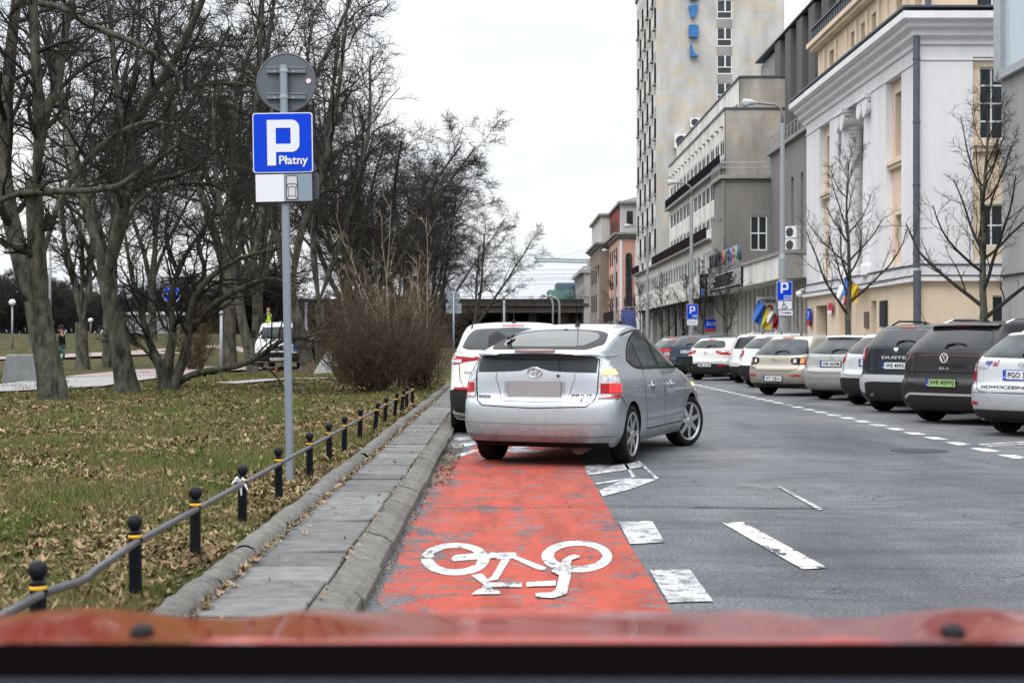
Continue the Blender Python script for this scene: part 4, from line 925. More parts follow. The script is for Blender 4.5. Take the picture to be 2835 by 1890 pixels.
M_EXH = mat('rusty_exhaust', (.10, .07, .055), .7, metal=.3, var=.3, vscale=12)

def pchip(xs, ys):
    xs, ys = np.array(xs, float), np.array(ys, float); h = np.diff(xs); d = np.diff(ys)/h; n = len(xs); m = np.zeros(n)
    for i in range(1, n-1):
        if d[i-1]*d[i] > 0: w1, w2 = 2*h[i]+h[i-1], h[i]+2*h[i-1]; m[i] = (w1+w2)/(w1/d[i-1]+w2/d[i])
    m[0], m[-1] = d[0], d[-1]
    def f(x):
        x = np.clip(x, xs[0], xs[-1]); i = int(np.clip(np.searchsorted(xs, x)-1, 0, n-2)); t = (x-xs[i])/h[i]
        return (2*t**3-3*t**2+1)*ys[i] + (t**3-2*t**2+t)*h[i]*m[i] + (-2*t**3+3*t**2)*ys[i+1] + (t**3-t**2)*h[i]*m[i+1]
    return f

class Car:
    """body grown from horizontal rings; glass, lamps, seams and trim are draped on it"""
    def __init__(s, name, label, cat, S, paint_m):
        s.S = S; s.root = empty(name, (0, 0, 0), 0, label, cat); s.pm = paint_m
        rear, front, wid = pchip(*zip(*S['rear'])), pchip(*zip(*S['front'])), pchip(*zip(*S['width']))
        H, z0 = S['H'], S.get('z0', .18); Rr, Rf, n_, nf = S.get('Rr', .55), S.get('Rf', .7), S.get('n', 3.4), 3.0; taper = S.get('taper', .06)
        zs = list(np.arange(z0, H-.10, .028)) + list(H - .10*(1-np.linspace(0, 1, 18))**1.7); zs = zs[:-1] + [H-.0008]
        K = 22; V = []; ringn = 2*(2*K)
        for z in zs:
            y0, y1, w_ = rear(z), front(z), max(.02, wid(z)); ln = y1-y0; a = min(Rr, ln*.48); b_ = min(Rf, ln*.48); half = []
            for k in range(K):   # rear centre -> side
                q = math.pi/2*(k/(K-1)); cx = math.sin(q)**(2/n_); cyy = math.cos(q)**(2/n_)
                half.append((w_*cx, y0+a*(1-cyy)))
            for k in range(K):   # side -> front centre
                q = math.pi/2*(k/(K-1)); cx = math.cos(q)**(2/nf); cyy = math.sin(q)**(2/nf)
                half.append((w_*cx, y1-b_*(1-cyy)))
            def tp(x, y):
                t = (y-y0)/max(ln, .01); k_ = taper*max(0, (.45-t)/.45)**2 + .05*max(0, (t-.6)/.4)**2; return x*(1-k_)
            R_ = [(tp(x, y), y, z) for x, y in half]; Lh = [(-x, y, z) for x, y, z in R_[::-1]]
            V += R_ + Lh
        m_ = len(zs); Fq = []
        mb = MB()
        for i in range(m_-1):
            for k in range(ringn): k2 = (k+1) % ringn; Fq.append((i*ringn+k, i*ringn+k2, (i+1)*ringn+k2, (i+1)*ringn+k))
        Fq.append(tuple(range(ringn))[::-1]); Fq.append(tuple((m_-1)*ringn+k for k in range(ringn)))
        mb.add(V, Fq); me = mb.mesh('body', False)
        bm = bmesh.new(); bm.from_mesh(me); bmesh.ops.remove_doubles(bm, verts=bm.verts, dist=.0006); bmesh.ops.recalc_face_normals(bm, faces=bm.faces); bm.to_mesh(me)
        s.bvh = BVHTree.FromBMesh(bm); bm.free()
        # wheel arches
        tmp = bpy.data.objects.new('tmp', me); col.objects.link(tmp); ra = S.get('arch', S['wr']*1.14); cut = []
        for y_ in (S['ro'], S['ro']+S['wb']):
            for sg in (-1, 1):
                c = MB().lathe([(ra, -.17), (ra, .4)], 40, (sg*(S['W']/2-.13) if sg > 0 else -(S['W']/2-.13), y_, S['wr']), 'x')
                cm = c.mesh('cut'); co = bpy.data.objects.new('cut', cm)
                if sg < 0: co.scale = (-1, 1, 1)
                for v in cm.vertices: v.co.x = sg*(S['W']/2-.13) + (v.co.x - sg*(S['W']/2-.13))*sg
                co.scale = (1, 1, 1); bmc = bmesh.new(); bmc.from_mesh(cm); bmesh.ops.recalc_face_normals(bmc, faces=bmc.faces); bmc.to_mesh(cm); bmc.free()
                col.objects.link(co); md = tmp.modifiers.new('b', 'BOOLEAN'); md.object = co; md.operation = 'DIFFERENCE'; md.solver = 'EXACT'; cut.append(co)
        dg = bpy.context.evaluated_depsgraph_get(); me2 = bpy.data.meshes.new_from_object(tmp.evaluated_get(dg))
        for c in cut: bpy.data.objects.remove(c)
        bpy.data.objects.remove(tmp)
        body = link('body', me2, s.root, [paint_m, M_WELL], True); s.body = body
        for p in me2.polygons:
            c = p.center
            for y_ in (S['ro'], S['ro']+S['wb']):
                d = math.hypot(c.y-y_, c.z-S['wr'])
                if d < ra+.004 and abs(c.x) < S['W']/2+.1 and (d < ra-.01 or abs(p.normal.x) < .4) and (c.z > S['wr']*.3) and (abs(p.normal.x) < .4 and d > ra-.012 or abs(abs(c.x)-(S['W']/2-.30)) < .03): p.material_index = 1
            if p.normal.z < -.8 and c.z < z0+.05: p.material_index = 1
        autosmooth(me2, 38)
    def hit(s, view, a, b):
        if view == 'rear': o, d = Vector((a, -2, b)), Vector((0, 1, 0))
        elif view == 'front': o, d = Vector((a, 9, b)), Vector((0, -1, 0))
        elif view == 'right': o, d = Vector((3, a, b)), Vector((-1, 0, 0))
        elif view == 'left': o, d = Vector((-3, a, b)), Vector((1, 0, 0))
        else: o, d = Vector((a, b, 4)), Vector((0, 0, -1))
        h = s.bvh.ray_cast(o, d)
        if h[0] is None and view in ('rear', 'front'):
            for k in range(1, 60):   # walk in to the silhouette
                o2 = o.copy(); o2.x = a*(1-k*.006); h = s.bvh.ray_cast(o2, d)
                if h[0] is not None: break
        if h[0] is None and view == 'top':
            for k in range(1, 60):
                h = s.bvh.ray_cast(Vector((a*(1-k*.012), b + (2.2-b)*k*.012, 4)), d)
                if h[0] is not None: break
        if h[0] is None and view in ('right', 'left'):
            for k in range(1, 60):
                h = s.bvh.ray_cast(Vector((o.x, a, b*(1-k*.006))), d)
                if h[0] is not None: break
        lim = getattr(s, 'ymax', None)
        if lim and view == 'rear' and h[0] is not None and h[0].y > lim:
            for k in range(1, 80):
                h = s.bvh.ray_cast(Vector((a*(1-k*.004), -2, b)), d)
                if h[0] is not None and h[0].y <= lim: break
        if h[0] is None: return None, None, d
        nrm = h[1]
        if nrm.dot(d) > 0: nrm = -nrm
        return h[0], nrm, d
    def patch(s, name, view, top, bot, m, off=.004, nx=22, nz=8, parent=None, skirt=.02, mirror=False, cubic=True):
        """region between two curves, [(a,b)...] given from low to high a"""
        ft = pchip(*zip(*top)) if cubic and len(top) > 2 else (lambda x: float(np.interp(x, [p[0] for p in top], [p[1] for p in top])))
        fb = pchip(*zip(*bot)) if cubic and len(bot) > 2 else (lambda x: float(np.interp(x, [p[0] for p in bot], [p[1] for p in bot])))
        lo, hi = max(top[0][0], bot[0][0]), min(top[-1][0], bot[-1][0]); outs = []
        for sg in ((1, -1) if mirror else (1,)):
            V = []; ok = True; last = None
            vw = view
            if mirror and sg < 0 and view in ('right', 'left'): vw = 'left' if view == 'right' else 'right'
            for i in range(nx+1):
                a = lo+(hi-lo)*i/nx; t_, b_ = ft(a), fb(a)
                for j in range(nz+1):
                    z = b_+(t_-b_)*j/nz; aa = a*sg if view in ('rear', 'front', 'top') else a
                    p, nr, d = s.hit(vw, aa, z)
                    if p is None: p, nr = (last if last else (Vector((0, 0, 0)), Vector((0, 0, 1))))
                    last = (p, nr)
                    if V == [] or p.length > .01: V.append(p + nr*off)
            w_ = nz+1; fs = [(i*w_+j, (i+1)*w_+j, (i+1)*w_+j+1, i*w_+j+1) for i in range(nx) for j in range(nz)]
            edge = [i*w_ for i in range(nx+1)] + [nx*w_+j for j in range(1, nz+1)] + [i*w_+nz for i in range(nx-1, -1, -1)] + [j for j in range(nz-1, 0, -1)]
            d = {'rear': Vector((0, 1, 0)), 'front': Vector((0, -1, 0)), 'right': Vector((-1, 0, 0)), 'left': Vector((1, 0, 0)), 'top': Vector((0, 0, -1))}[vw]
            o = len(V); V += [V[k] + d*skirt for k in edge]; ne = len(edge)
            fs += [(edge[k], o+k, o+(k+1) % ne, edge[(k+1) % ne]) for k in range(ne)]
            mb = MB(); mb.add(V, fs); me = mb.mesh(name, False)
            bm = bmesh.new(); bm.from_mesh(me); bmesh.ops.remove_doubles(bm, verts=bm.verts, dist=.0004); bmesh.ops.recalc_face_normals(bm, faces=bm.faces)
            bm.faces.ensure_lookup_table(); 
            up = sum((f.normal.dot(-d)*f.calc_area() for f in bm.faces), 0)
            if up < 0: bmesh.ops.reverse_faces(bm, faces=bm.faces)
            bm.to_mesh(me); bm.free(); o_ = link(name, me, parent or s.root, m, True); autosmooth(me, 50); outs.append(o_)
        return outs if mirror else outs[0]
    def line(s, name, view, pts, wd=.008, m=None, off=.005, mirror=False, n=None, parent=None):
        outs = []
        for sg in ((1, -1) if mirror else (1,)):
            vw = view
            if sg < 0 and view in ('right', 'left'): vw = 'left' if view == 'right' else 'right'
            P = []
            for (a0, b0), (a1, b1) in zip(pts[:-1], pts[1:]):
                k_ = max(2, int(math.hypot(a1-a0, b1-b0)/.04))
                P += [(a0+(a1-a0)*k/k_, b0+(b1-b0)*k/k_) for k in range(k_)]
            P.append(pts[-1]); L_ = []
            for a, b_ in P:
                p, nr, d = s.hit(vw, a*sg if view in ('rear', 'front', 'top') else a, b_)
                if p is not None: L_.append((p+nr*off, nr))
            if len(L_) < 2: continue
            V = []
            for i, (p, nr) in enumerate(L_):
                t = (L_[min(i+1, len(L_)-1)][0]-L_[max(i-1, 0)][0]); t = t.normalized() if t.length > 0 else Vector((0, 0, 1)); c = nr.cross(t).normalized()
                V += [p+c*wd/2, p-c*wd/2]
            mb = MB(); mb.add(V, [(2*i, 2*i+1, 2*i+3, 2*i+2) for i in range(len(L_)-1)]); outs.append(mb.build(name, m or M_SHUT, parent or s.root, True, fix=False))
        return outs
    def wheels(s, spokes=7, rim_m=None, steer=0.0, rimf=.70, twin=False):
        S = s.S; r = S['wr']; w_ = S.get('tw', .20); rm = rim_m or M_RIM; mbt = MB(); rr = r*rimf
        prof = [(rr*.98, -w_*.42), (rr*1.02, -w_*.48), (r*.90, -w_*.5), (r*.965, -w_*.46), (r*.992, -w_*.38), (r, -w_*.25), (r, w_*.25), (r*.992, w_*.38), (r*.965, w_*.46), (r*.90, w_*.5), (rr*1.02, w_*.48), (rr*.98, w_*.42)]
        mbt.lathe(prof, 44, (0, 0, 0), 'x'); tm = mbt.mesh('tyre'); tm.polygons.foreach_set('use_smooth', [True]*len(tm.polygons)); tm.materials.append(M_TYRE); autosmooth(tm, 50)
        for k in range(5):  pass
        mb = MB(); mb.lathe([(rr*.2, w_*.30), (rr*.97, w_*.30-.06), (rr*.99, w_*.40), (rr*1.03, w_*.47), (rr*1.01, w_*.485), (rr*.93, w_*.44), (rr*.91, w_*.2), (rr*.2, w_*.2)], 40, (0, 0, 0), 'x')
        mb2 = MB(); mb2.k = 0
        for k in range(spokes):
            q0 = 2*math.pi*k/spokes
            for dq in ((-.16, .16) if twin else (0,)):
                q = q0+dq; c_, s_ = math.cos(q), math.sin(q); tt = Vector((0, -s_, c_)); rd = Vector((0, c_, s_)); hw0, hw1 = (rr*.15, rr*.10) if not twin else (rr*.08, rr*.06)
                a = rd*rr*.12+Vector((w_*.46, 0, 0)); b_ = rd*rr*.95+Vector((w_*.42, 0, 0)); dn = Vector((-.035, 0, 0))
                mb2.add([a-tt*hw0, a+tt*hw0, b_+tt*hw1, b_-tt*hw1, a-tt*hw0+dn, a+tt*hw0+dn, b_+tt*hw1*1.2+dn, b_-tt*hw1*1.2+dn], [(0,1,2,3), (4,7,6,5), (0,4,5,1), (1,5,6,2), (2,6,7,3), (3,7,4,0)])
        mb2.lathe([(rr*.03, w_*.5), (rr*.16, w_*.49), (rr*.2, w_*.44), (rr*.2, w_*.3)], 20, (0, 0, 0), 'x')
        dish = mb.mesh('dish'); dish.materials.append(mat('rim_inner', (.06, .06, .065), .5, metal=.4)); spk = mb2.mesh('rim'); spk.materials.append(rm)
        ringm = MB().lathe([(rr*.90, w_*.40), (rr*.94, w_*.46), (rr*1.02, w_*.49), (rr*1.035, w_*.46), (rr*1.0, w_*.36), (rr*.9, w_*.36)], 40, (0, 0, 0), 'x').mesh('ring')
        bm = bmesh.new(); bm.from_mesh(spk); bm.from_mesh(ringm); bmesh.ops.recalc_face_normals(bm, faces=bm.faces); bm.to_mesh(spk); bm.free()
        for y_ in (S['ro'], S['ro']+S['wb']):
            for sg in (-1, 1):
                x = sg*(S['W']/2-w_/2-.025); t = link('wheel', tm, s.root); t.location = (x, y_, r)
                t.rotation_euler = (rnd.uniform(0, 6), 0, (0 if sg > 0 else math.pi)); 
                if y_ > S['ro'] and steer: t.rotation_euler = (0.3, 0, steer + (0 if sg > 0 else math.pi))
                o = link('rim', spk, t); d_ = link('rim_barrel', dish, t)
    def plate(s, z, txt, m=None, w_=.52, h=.114, x=0, frame=M_TRIM, blank=False, yo=.012, tilt=0):
        p, nr, d = s.hit('rear', x, z); y = p.y - yo; hw, hh = w_/2, h/2
        hp = [s.hit('rear', x+dx, z+dz)[0].y for dx in (-.26, 0, .26) for dz in (-.06, .06)]; y = min(hp)-yo
        fr = MB().box(-hw-.012, hw+.012, 0, .014, -hh-.018, hh+.010).build('number_plate', frame, s.root); fr.location = (x, y, z); fr.rotation_euler = (tilt, 0, 0)
        MB().box(-hw+(.0 if blank else .042), hw, -.003, 0, -hh, hh).build('plate_face', m or M_PLATE, fr)
        if not blank:
            MB().box(-hw, -hw+.041, -.003, 0, -hh, hh).build('country_band', M_PBLUE, fr)
            o = link('plate_lettering', text_mesh(txt, width=w_-.042-.05, height=.074, bold=.012), fr, M_BLACKP); o.location = (.021, -.0055, 0)
            o = link('country_lettering', text_mesh('PL', height=.022), fr, M_WHITEP); o.location = (-hw+.021, -.005, -.034)
        return fr
    def badge(s, z, kind, r=.045, x=0, m=None):
        p, nr, d = s.hit('rear', x, z); y = p.y-.006; mb = MB(); mm = m or M_CHROME
        def oval(rx, rz, cx=0, cz=0, th=.011, n=28, dy=0):
            pts = [(cx+rx*math.cos(6.2832*k/n), dy, cz+rz*math.sin(6.2832*k/n)) for k in range(n+1)]; mb.tube(pts, th, 6, False)
        if kind == 'ovals': oval(r*1.45, r, th=.006); oval(r*.48, r*.95, th=.005); oval(r*.98, r*.42, 0, r*.42, th=.005)
        elif kind == 'vw':
            oval(r, r, th=.005); mb.tube([(-r*.5, 0, r*.85), (-.0, 0, r*.05), (r*.5, 0, r*.85)], .006, 5); mb.tube([(-r*.9, 0, r*.3), (-r*.4, 0, -r*.85), (0, 0, 0), (r*.4, 0, -r*.85), (r*.9, 0, r*.3)], .006, 5)
        elif kind == 'wing': oval(r*1.1, r*.85, th=.004); mb.tube([(-r*1.05, 0, r*.1), (-r*.5, 0, r*.25), (0, 0, -r*.3), (r*.5, 0, r*.25), (r*1.05, 0, r*.1)], .005, 5)
        elif kind == 'disc': oval(r, r, th=.004); mb.tube([(-r*.6, 0, -r*.5), (-.1*r, 0, r*.1), (r*.6, 0, r*.6)], .009, 5); mb.tube([(-r*.2, 0, r*.1), (r*.3, 0, -.4*r)], .008, 5)
        elif kind == 'shield': mb.prism([(-r*.8, 0, r*.5), (r*.8, 0, r*.5), (r*.4, 0, -r*.7), (-r*.4, 0, -r*.7)], (0, .008, 0))
        elif kind == 'oval': oval(r*1.5, r*.85, th=.006); mb.tube([(-r*.8, 0, -r*.4), (-r*.8, 0, r*.4)], .006, 5); mb.tube([(-r*.3, 0, -r*.4), (0, 0, r*.4), (r*.3, 0, -r*.4)], .006, 5)
        o = mb.build('badge', mm, s.root, True); o.location = (x, y-.006, z)
        return o
    def text(s, name, txt, x, z, w_, h=None, m=None, bold=.01, shear=0, th=.004):
        p, nr, d = s.hit('rear', x, z)
        me = text_mesh(txt, width=w_, height=h, bold=bold, shear=shear, depth=th)
        n = len(me.vertices); V = np.empty(n*3, np.float32); me.vertices.foreach_get('co', V); V = V.reshape(-1, 3)
        for v in V:
            q, _, _ = s.hit('rear', x+float(v[0]), z+float(v[2]))
            if q is not None: v[1] = q.y-.004+v[1]-p.y
        me.vertices.foreach_set('co', V.ravel()); me.update()
        o = link(name, me, s.root, m or M_CHROME); o.location = (x, p.y, z); return o
    def wiper(s, z, x=0, ln=.36, sg=1, m=None):
        p, nr, d = s.hit('rear', x, z); mb = MB(); pts = []
        for k in range(8):
            a = x+sg*ln*k/7; q, nq, _ = s.hit('rear', a, z+.02+.03*math.sin(k/7*3)); pts.append(q+nq*.02)
        mb.tube(pts, [.014]*3+[.009]*5, 6); mb.lathe([(.03, -.02), (.022, .015)], 12, tuple(p+nr*.01)); return mb.build('wiper', M_TRIM, s.root)
    def antenna(s, y, h=.38, lean=-.25):
        p, nr, d = s.hit('top', 0, y); mb = MB(); mb.lathe([(.035, -.004), (.02, .03), (.006, .06)], 10, tuple(p)); mb.tube([p+Vector((0, 0, .05)), p+Vector((0, lean, h))], [.005, .003], 5); return mb.build('antenna', M_TRIM, s.root)
    def fin(s, y):
        p, nr, d = s.hit('top', 0, y); mb = MB(); mb.prism([(-.02, p.y-.09, p.z), (-.02, p.y+.12, p.z-.01), (-.02, p.y+.02, p.z+.035), (-.02, p.y-.07, p.z+.075)], (.04, 0, 0)); return mb.build('antenna', s.pm, s.root)
    def mirror(s, y, z, m=None, x=None):
        for sg in (-1, 1):
            p, nr, d = s.hit('right' if sg > 0 else 'left', y, z); x0 = p.x
            mb = MB(); mb.obox((x0+sg*.13, y+.02, z+.05), (.095, 0, 0), (0, .05, 0), (0, 0, .065)); mb.obox((x0+sg*.02, y+.03, z), (.045, 0, 0), (0, .03, 0), (0, 0, .02))
            o = bevel(mb.build('wing_mirror', m or s.pm, s.root), .03, 3)
            MB().obox((x0+sg*.13, y-.033, z+.05), (.082, 0, 0), (0, .004, 0), (0, 0, .052)).build('mirror_glass', M_CGLASS_L, o)
    def rails(s, y0, y1, x, m=None, h=.05):
        for sg in (-1, 1):
            pts = []
            for k in range(9):
                y = y0+(y1-y0)*k/8; p, nr, d = s.hit('top', sg*x, y); pts.append(p+Vector((0, 0, h if 0 < k < 8 else -.005)))
            MB().tube(pts, .017, 8).build('roof_rail', m or M_CHROME, s.root, True)
    def handle(s, view_y, z, m=None):
        for sg in (-1, 1):
            p, nr, d = s.hit('right' if sg > 0 else 'left', view_y, z)
            o = bevel(MB().obox(p+Vector((sg*.018, 0, 0)), (.012, 0, 0), (0, .085, 0), (0, 0, .013)).build('door_handle', m or s.pm, s.root), .009, 2)
            MB().lathe([(.001, -.004), (.05, -.003), (.052, .004)], 18, (p.x+sg*.001, p.y-.01, p.z), 'x').build('handle_cup', M_SHUT if m else s.pm, o)
    def place(s, x, y, heading, z=0): s.root.location = (x, y, z); s.root.rotation_euler = (0, 0, -R(heading)); return s
    def place_rl(s, x, y, heading):
        """put the rear left tyre contact at x, y"""
        a = -R(heading); lx, ly = -(s.S['W']/2-.1), s.S['ro']; s.place(x-(lx*math.cos(a)-ly*math.sin(a)), y-(lx*math.sin(a)+ly*math.cos(a)), heading); return s

# ---------------------------------------------------------------- the silver liftback turning out of the bike lane
SP = dict(H=1.49, W=1.725, wr=.308, tw=.195, ro=.84, wb=2.70, z0=.20, Rr=.40, n=3.9, taper=.045, arch=.352,
    rear=[(.20, .16), (.27, .06), (.33, .02), (.45, .0), (.60, .005), (.69, .035), (.72, .075), (.95, .085), (1.10, .105), (1.145, .09), (1.165, .07), (1.185, .11), (1.215, .24), (1.27, .46), (1.33, .72), (1.39, 1.02), (1.43, 1.28), (1.46, 1.54), (1.48, 1.80), (1.49, 2.15)],
    front=[(.20, 4.30), (.35, 4.43), (.50, 4.445), (.62, 4.40), (.72, 4.28), (.80, 4.0), (.90, 3.70), (.97, 3.45), (1.08, 3.25), (1.2, 3.02), (1.3, 2.83), (1.4, 2.6), (1.46, 2.40), (1.48, 2.28), (1.49, 2.2)],
    width=[(.20, .76), (.26, .81), (.33, .845), (.5, .8625), (.75, .8625), (.9, .845), (.96, .815), (1.0, .79), (1.1, .735), (1.2, .685), (1.3, .635), (1.38, .585), (1.43, .535), (1.46, .47), (1.478, .37), (1.49, .12)])
M_SILVER = paint('silver_paint', (.50, .54, .59), .62, .22, 1.2)
c = Car('silver_liftback', 'silver liftback car with indicator lit, angled across the red bike lane', 'car', SP, M_SILVER)
# tailgate glass, upper (sloping) and lower (upright)
c.patch('rear_window', 'top', [(-.60, .60), (-.52, .98), (-.35, 1.10), (0, 1.16), (.35, 1.10), (.52, .98), (.60, .60)], [(-.60, .50), (-.5, .215), (-.3, .185), (0, .178), (.3, .185), (.5, .215), (.60, .50)], M_TRIM, .003, 34, 14)
c.patch('rear_glass', 'top', [(-.50, .72), (-.42, .94), (-.25, 1.03), (0, 1.06), (.25, 1.03), (.42, .94), (.50, .72)], [(-.50, .62), (-.44, .36), (-.3, .30), (0, .285), (.3, .30), (.44, .36), (.50, .62)], M_CGLASS_L, .006, 30, 14)
c.patch('spoiler', 'rear', [(-.70, 1.14), (-.60, 1.165), (0, 1.190), (.60, 1.165), (.70, 1.14)], [(-.70, 1.12), (-.60, 1.142), (0, 1.16), (.60, 1.142), (.70, 1.12)], M_SILVER, .014, 40, 6, skirt=.05)
c.patch('brake_light', 'rear', [(-.22, 1.181), (.22, 1.181)], [(-.22, 1.162), (.22, 1.162)], mat('brake_lens_off', (.10, .02, .02), .2), .018, 10, 2)
c.patch('lower_glass', 'rear', [(-.64, 1.11), (-.60, 1.135), (0, 1.155), (.60, 1.135), (.64, 1.11)], [(-.648, .965), (-.3, .975), (-.15, .985), (-.08, 1.005), (0, 1.012), (.08, 1.005), (.15, .985), (.3, .975), (.648, .965)], M_CGLASS, .004, 44, 6)
c.line('shut_line', 'rear', [(-.650, 1.11), (-.660, .95), (-.655, .78), (-.63, .68), (-.56, .625), (0, .605), (.56, .625), (.63, .68), (.655, .78), (.660, .95), (.650, 1.11)], .010)
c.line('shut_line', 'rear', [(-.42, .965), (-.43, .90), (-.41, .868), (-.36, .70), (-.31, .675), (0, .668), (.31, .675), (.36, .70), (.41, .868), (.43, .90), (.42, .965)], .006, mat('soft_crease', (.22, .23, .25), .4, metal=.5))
c.patch('plate_recess', 'rear', [(-.385, .872), (.385, .872)], [(-.33, .71), (0, .70), (.33, .71)], mat('recess_silver', (.33, .34, .36), .4, metal=.5), .002, 20, 5)
c.plate(.792, '', mat('blank_plate', (.27, .265, .28), .6, var=.06, vscale=2), .56, .15, frame=M_CHROME, blank=True)
c.badge(.968, 'ovals', .052); c.text('lettering', 'TOYOTA', -.55, .715, .15, .030, M_DCHR, .03); c.text('lettering', 'PRIUS', .50, .735, .21, .030, M_DCHR, .01, .1)
c.patch('trim_badge', 'rear', [(.47, .70), (.59, .70)], [(.47, .664), (.59, .664)], M_CHROME, .008, 4, 2)
c.patch('trim_badge', 'rear', [(.50, .695), (.52, .695)], [(.50, .67), (.52, .67)], M_PBLUE, .012, 2, 2)
MB().lathe([(.001, .045), (.012, .05), (.012, .09)], 12, (.255, 0, .935), 'y').build('lock', M_BLACKP, c.root)
c.ymax = .36
for sg, on in ((-1, False), (1, True)):
    v = 'right' if sg > 0 else 'left'
    def lamp(name, zt0, zt1, m, off=.007, x0=.69, x1=.835):
        # drape on the rounded corner from the rear
        top = [(x0, zt1[0]), ((x0+x1)/2, zt1[1]), (x1, zt1[2])]; bot = [(x0, zt0[0]), ((x0+x1)/2, zt0[1]), (x1, zt0[2])]
        if sg < 0: top = [(-a, b) for a, b in top][::-1]; bot = [(-a, b) for a, b in bot][::-1]
        return c.patch(name, 'rear', top, bot, m, off, 10, 6)
    L0 = lamp('tail_light', (.70, .70, .705), (1.10, 1.07, .99), M_LCLR, x0=.668, x1=.85)
    lamp('tail_lens', (.705, .705, .71), (.745, .745, .748), M_LRED, .011, .672, .848)
    lamp('tail_lens', (.75, .752, .755), (.86, .858, .853), M_LRED, .010, .68, .845)
    if on:
        lamp('tail_lens', (.765, .766, .768), (.85, .85, .845), M_LRED_ON, .014, .755, .835)
        lamp('indicator', (.945, .945, .945), (1.0, .998, .985), M_LAMB_ON, .012, .69, .80)
    else: lamp('tail_lens', (.78, .78, .785), (.83, .83, .825), mat('lamp_red_dim', (.75, .06, .06), .2), .013, .75, .80)
c.ymax = None
# flank
c.patch('side_glass_surround', 'right', [(.95, 1.09), (1.15, 1.21), (1.5, 1.335), (1.95, 1.405), (2.35, 1.385), (2.75, 1.26), (3.15, 1.09), (3.38, .985)], [(.95, 1.07), (1.1, 1.005), (1.3, .985), (2.2, .975), (3.0, .97), (3.38, .965)], M_TRIM, .003, 40, 10, mirror=True)
for nm, tp_, bt in (('quarter_window', [(1.0, 1.09), (1.16, 1.185), (1.42, 1.285)], [(1.0, 1.075), (1.14, 1.02), (1.50, 1.005)]), ('rear_door_window', [(1.46, 1.295), (1.7, 1.35), (2.09, 1.375)], [(1.46, 1.0), (2.09, .995)]),
                    ('front_door_window', [(2.19, 1.365), (2.4, 1.345), (2.75, 1.235), (2.98, 1.14)], [(2.19, .995), (2.98, .99)]), ('front_quarter_window', [(3.03, 1.11), (3.26, 1.01)], [(3.03, .99), (3.26, .985)])):
    c.patch(nm, 'right', tp_, bt, M_CGLASS_L if nm != 'quarter_window' else M_CGLASS, .006, 16, 10, mirror=True)
c.line('shut_line', 'right', [(1.40, .99), (1.32, .90), (1.33, .75), (1.40, .55), (1.42, .34)], .009, mirror=True); c.line('shut_line', 'right', [(2.16, .98), (2.20, .7), (2.20, .33)], .009, mirror=True)
c.line('shut_line', 'right', [(3.22, .96), (3.19, .7), (3.16, .50), (3.10, .33)], .009, mirror=True); c.line('shut_line', 'right', [(1.42, .335), (3.1, .335)], .010, mirror=True)
c.line('shut_line', 'right', [(.25, .70), (.40, .71), (.58, .60)], .008, mirror=True)
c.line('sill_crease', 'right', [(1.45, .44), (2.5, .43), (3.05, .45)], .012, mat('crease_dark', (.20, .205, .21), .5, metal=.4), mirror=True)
c.line('roof_seam', 'top', [(.60, 1.16), (.56, 1.8), (.54, 2.4)], .02, M_TRIM, mirror=True); c.line('tailgate_seam', 'top', [(-.58, 1.12), (-.35, 1.20), (0, 1.24), (.35, 1.20), (.58, 1.12)], .010)
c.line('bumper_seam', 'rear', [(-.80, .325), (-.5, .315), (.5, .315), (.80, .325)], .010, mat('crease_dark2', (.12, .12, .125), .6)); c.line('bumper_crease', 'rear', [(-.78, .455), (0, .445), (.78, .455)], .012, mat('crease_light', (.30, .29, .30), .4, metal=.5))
c.patch('reflector', 'right', [(3.60, .78), (3.66, .78)], [(3.60, .74), (3.66, .74)], M_LAMB_ON, .012, 4, 3, mirror=True)
c.handle(1.66, .80); c.handle(2.52, .795); c.mirror(2.98, 1.0, M_TRIM); c.antenna(1.55, .50, -.12)
mb = MB(); p, nr, d = c.hit('top', -.40, .36); mb.tube([p+nr*.02, p+nr*.05+Vector((.06, -.02, 0)), p+nr*.04+Vector((-.05, .22, .06))], .012, 6); mb.tube([p+nr*.03+Vector((-.05, .16, .05)), p+nr*.02+Vector((-.055, .36, .09))], .016, 6); mb.build('wiper', M_TRIM, c.root)
p, nr, d = c.hit('top', 0, 1.13); MB().lathe([(.03, -.004), (.025, .012)], 12, tuple(p)).build('antenna_grommet', M_TRIM, c.root)
mb = MB(); mb.tube([(.42, .25, .22), (.42, .65, .24)], .095, 14); mb.build('exhaust', M_EXH, c.root); mb = MB(); mb.box(-.6, .6, .5, 3.8, .19, .26); mb.build('underbody', M_WELL, c.root)
for k in range(3): pass
MB().box(-.75, .75, .3, 1.3, .23, .30).build('rear_axle', M_WELL, c.root)
c.patch('windscreen', 'front', [(-.50, 1.40), (0, 1.43), (.50, 1.40)], [(-.68, 1.0), (0, .985), (.68, 1.0)][0:3], M_CGLASS, .004, 24, 10)
c.patch('headlight', 'front', [(.50, .72), (.74, .84)], [(.50, .62), (.74, .66)], M_LCLR, .006, 10, 5, mirror=True)
c.wheels(7, None, -R(22), .74)
c.place(.32, 14.50, 20.5)
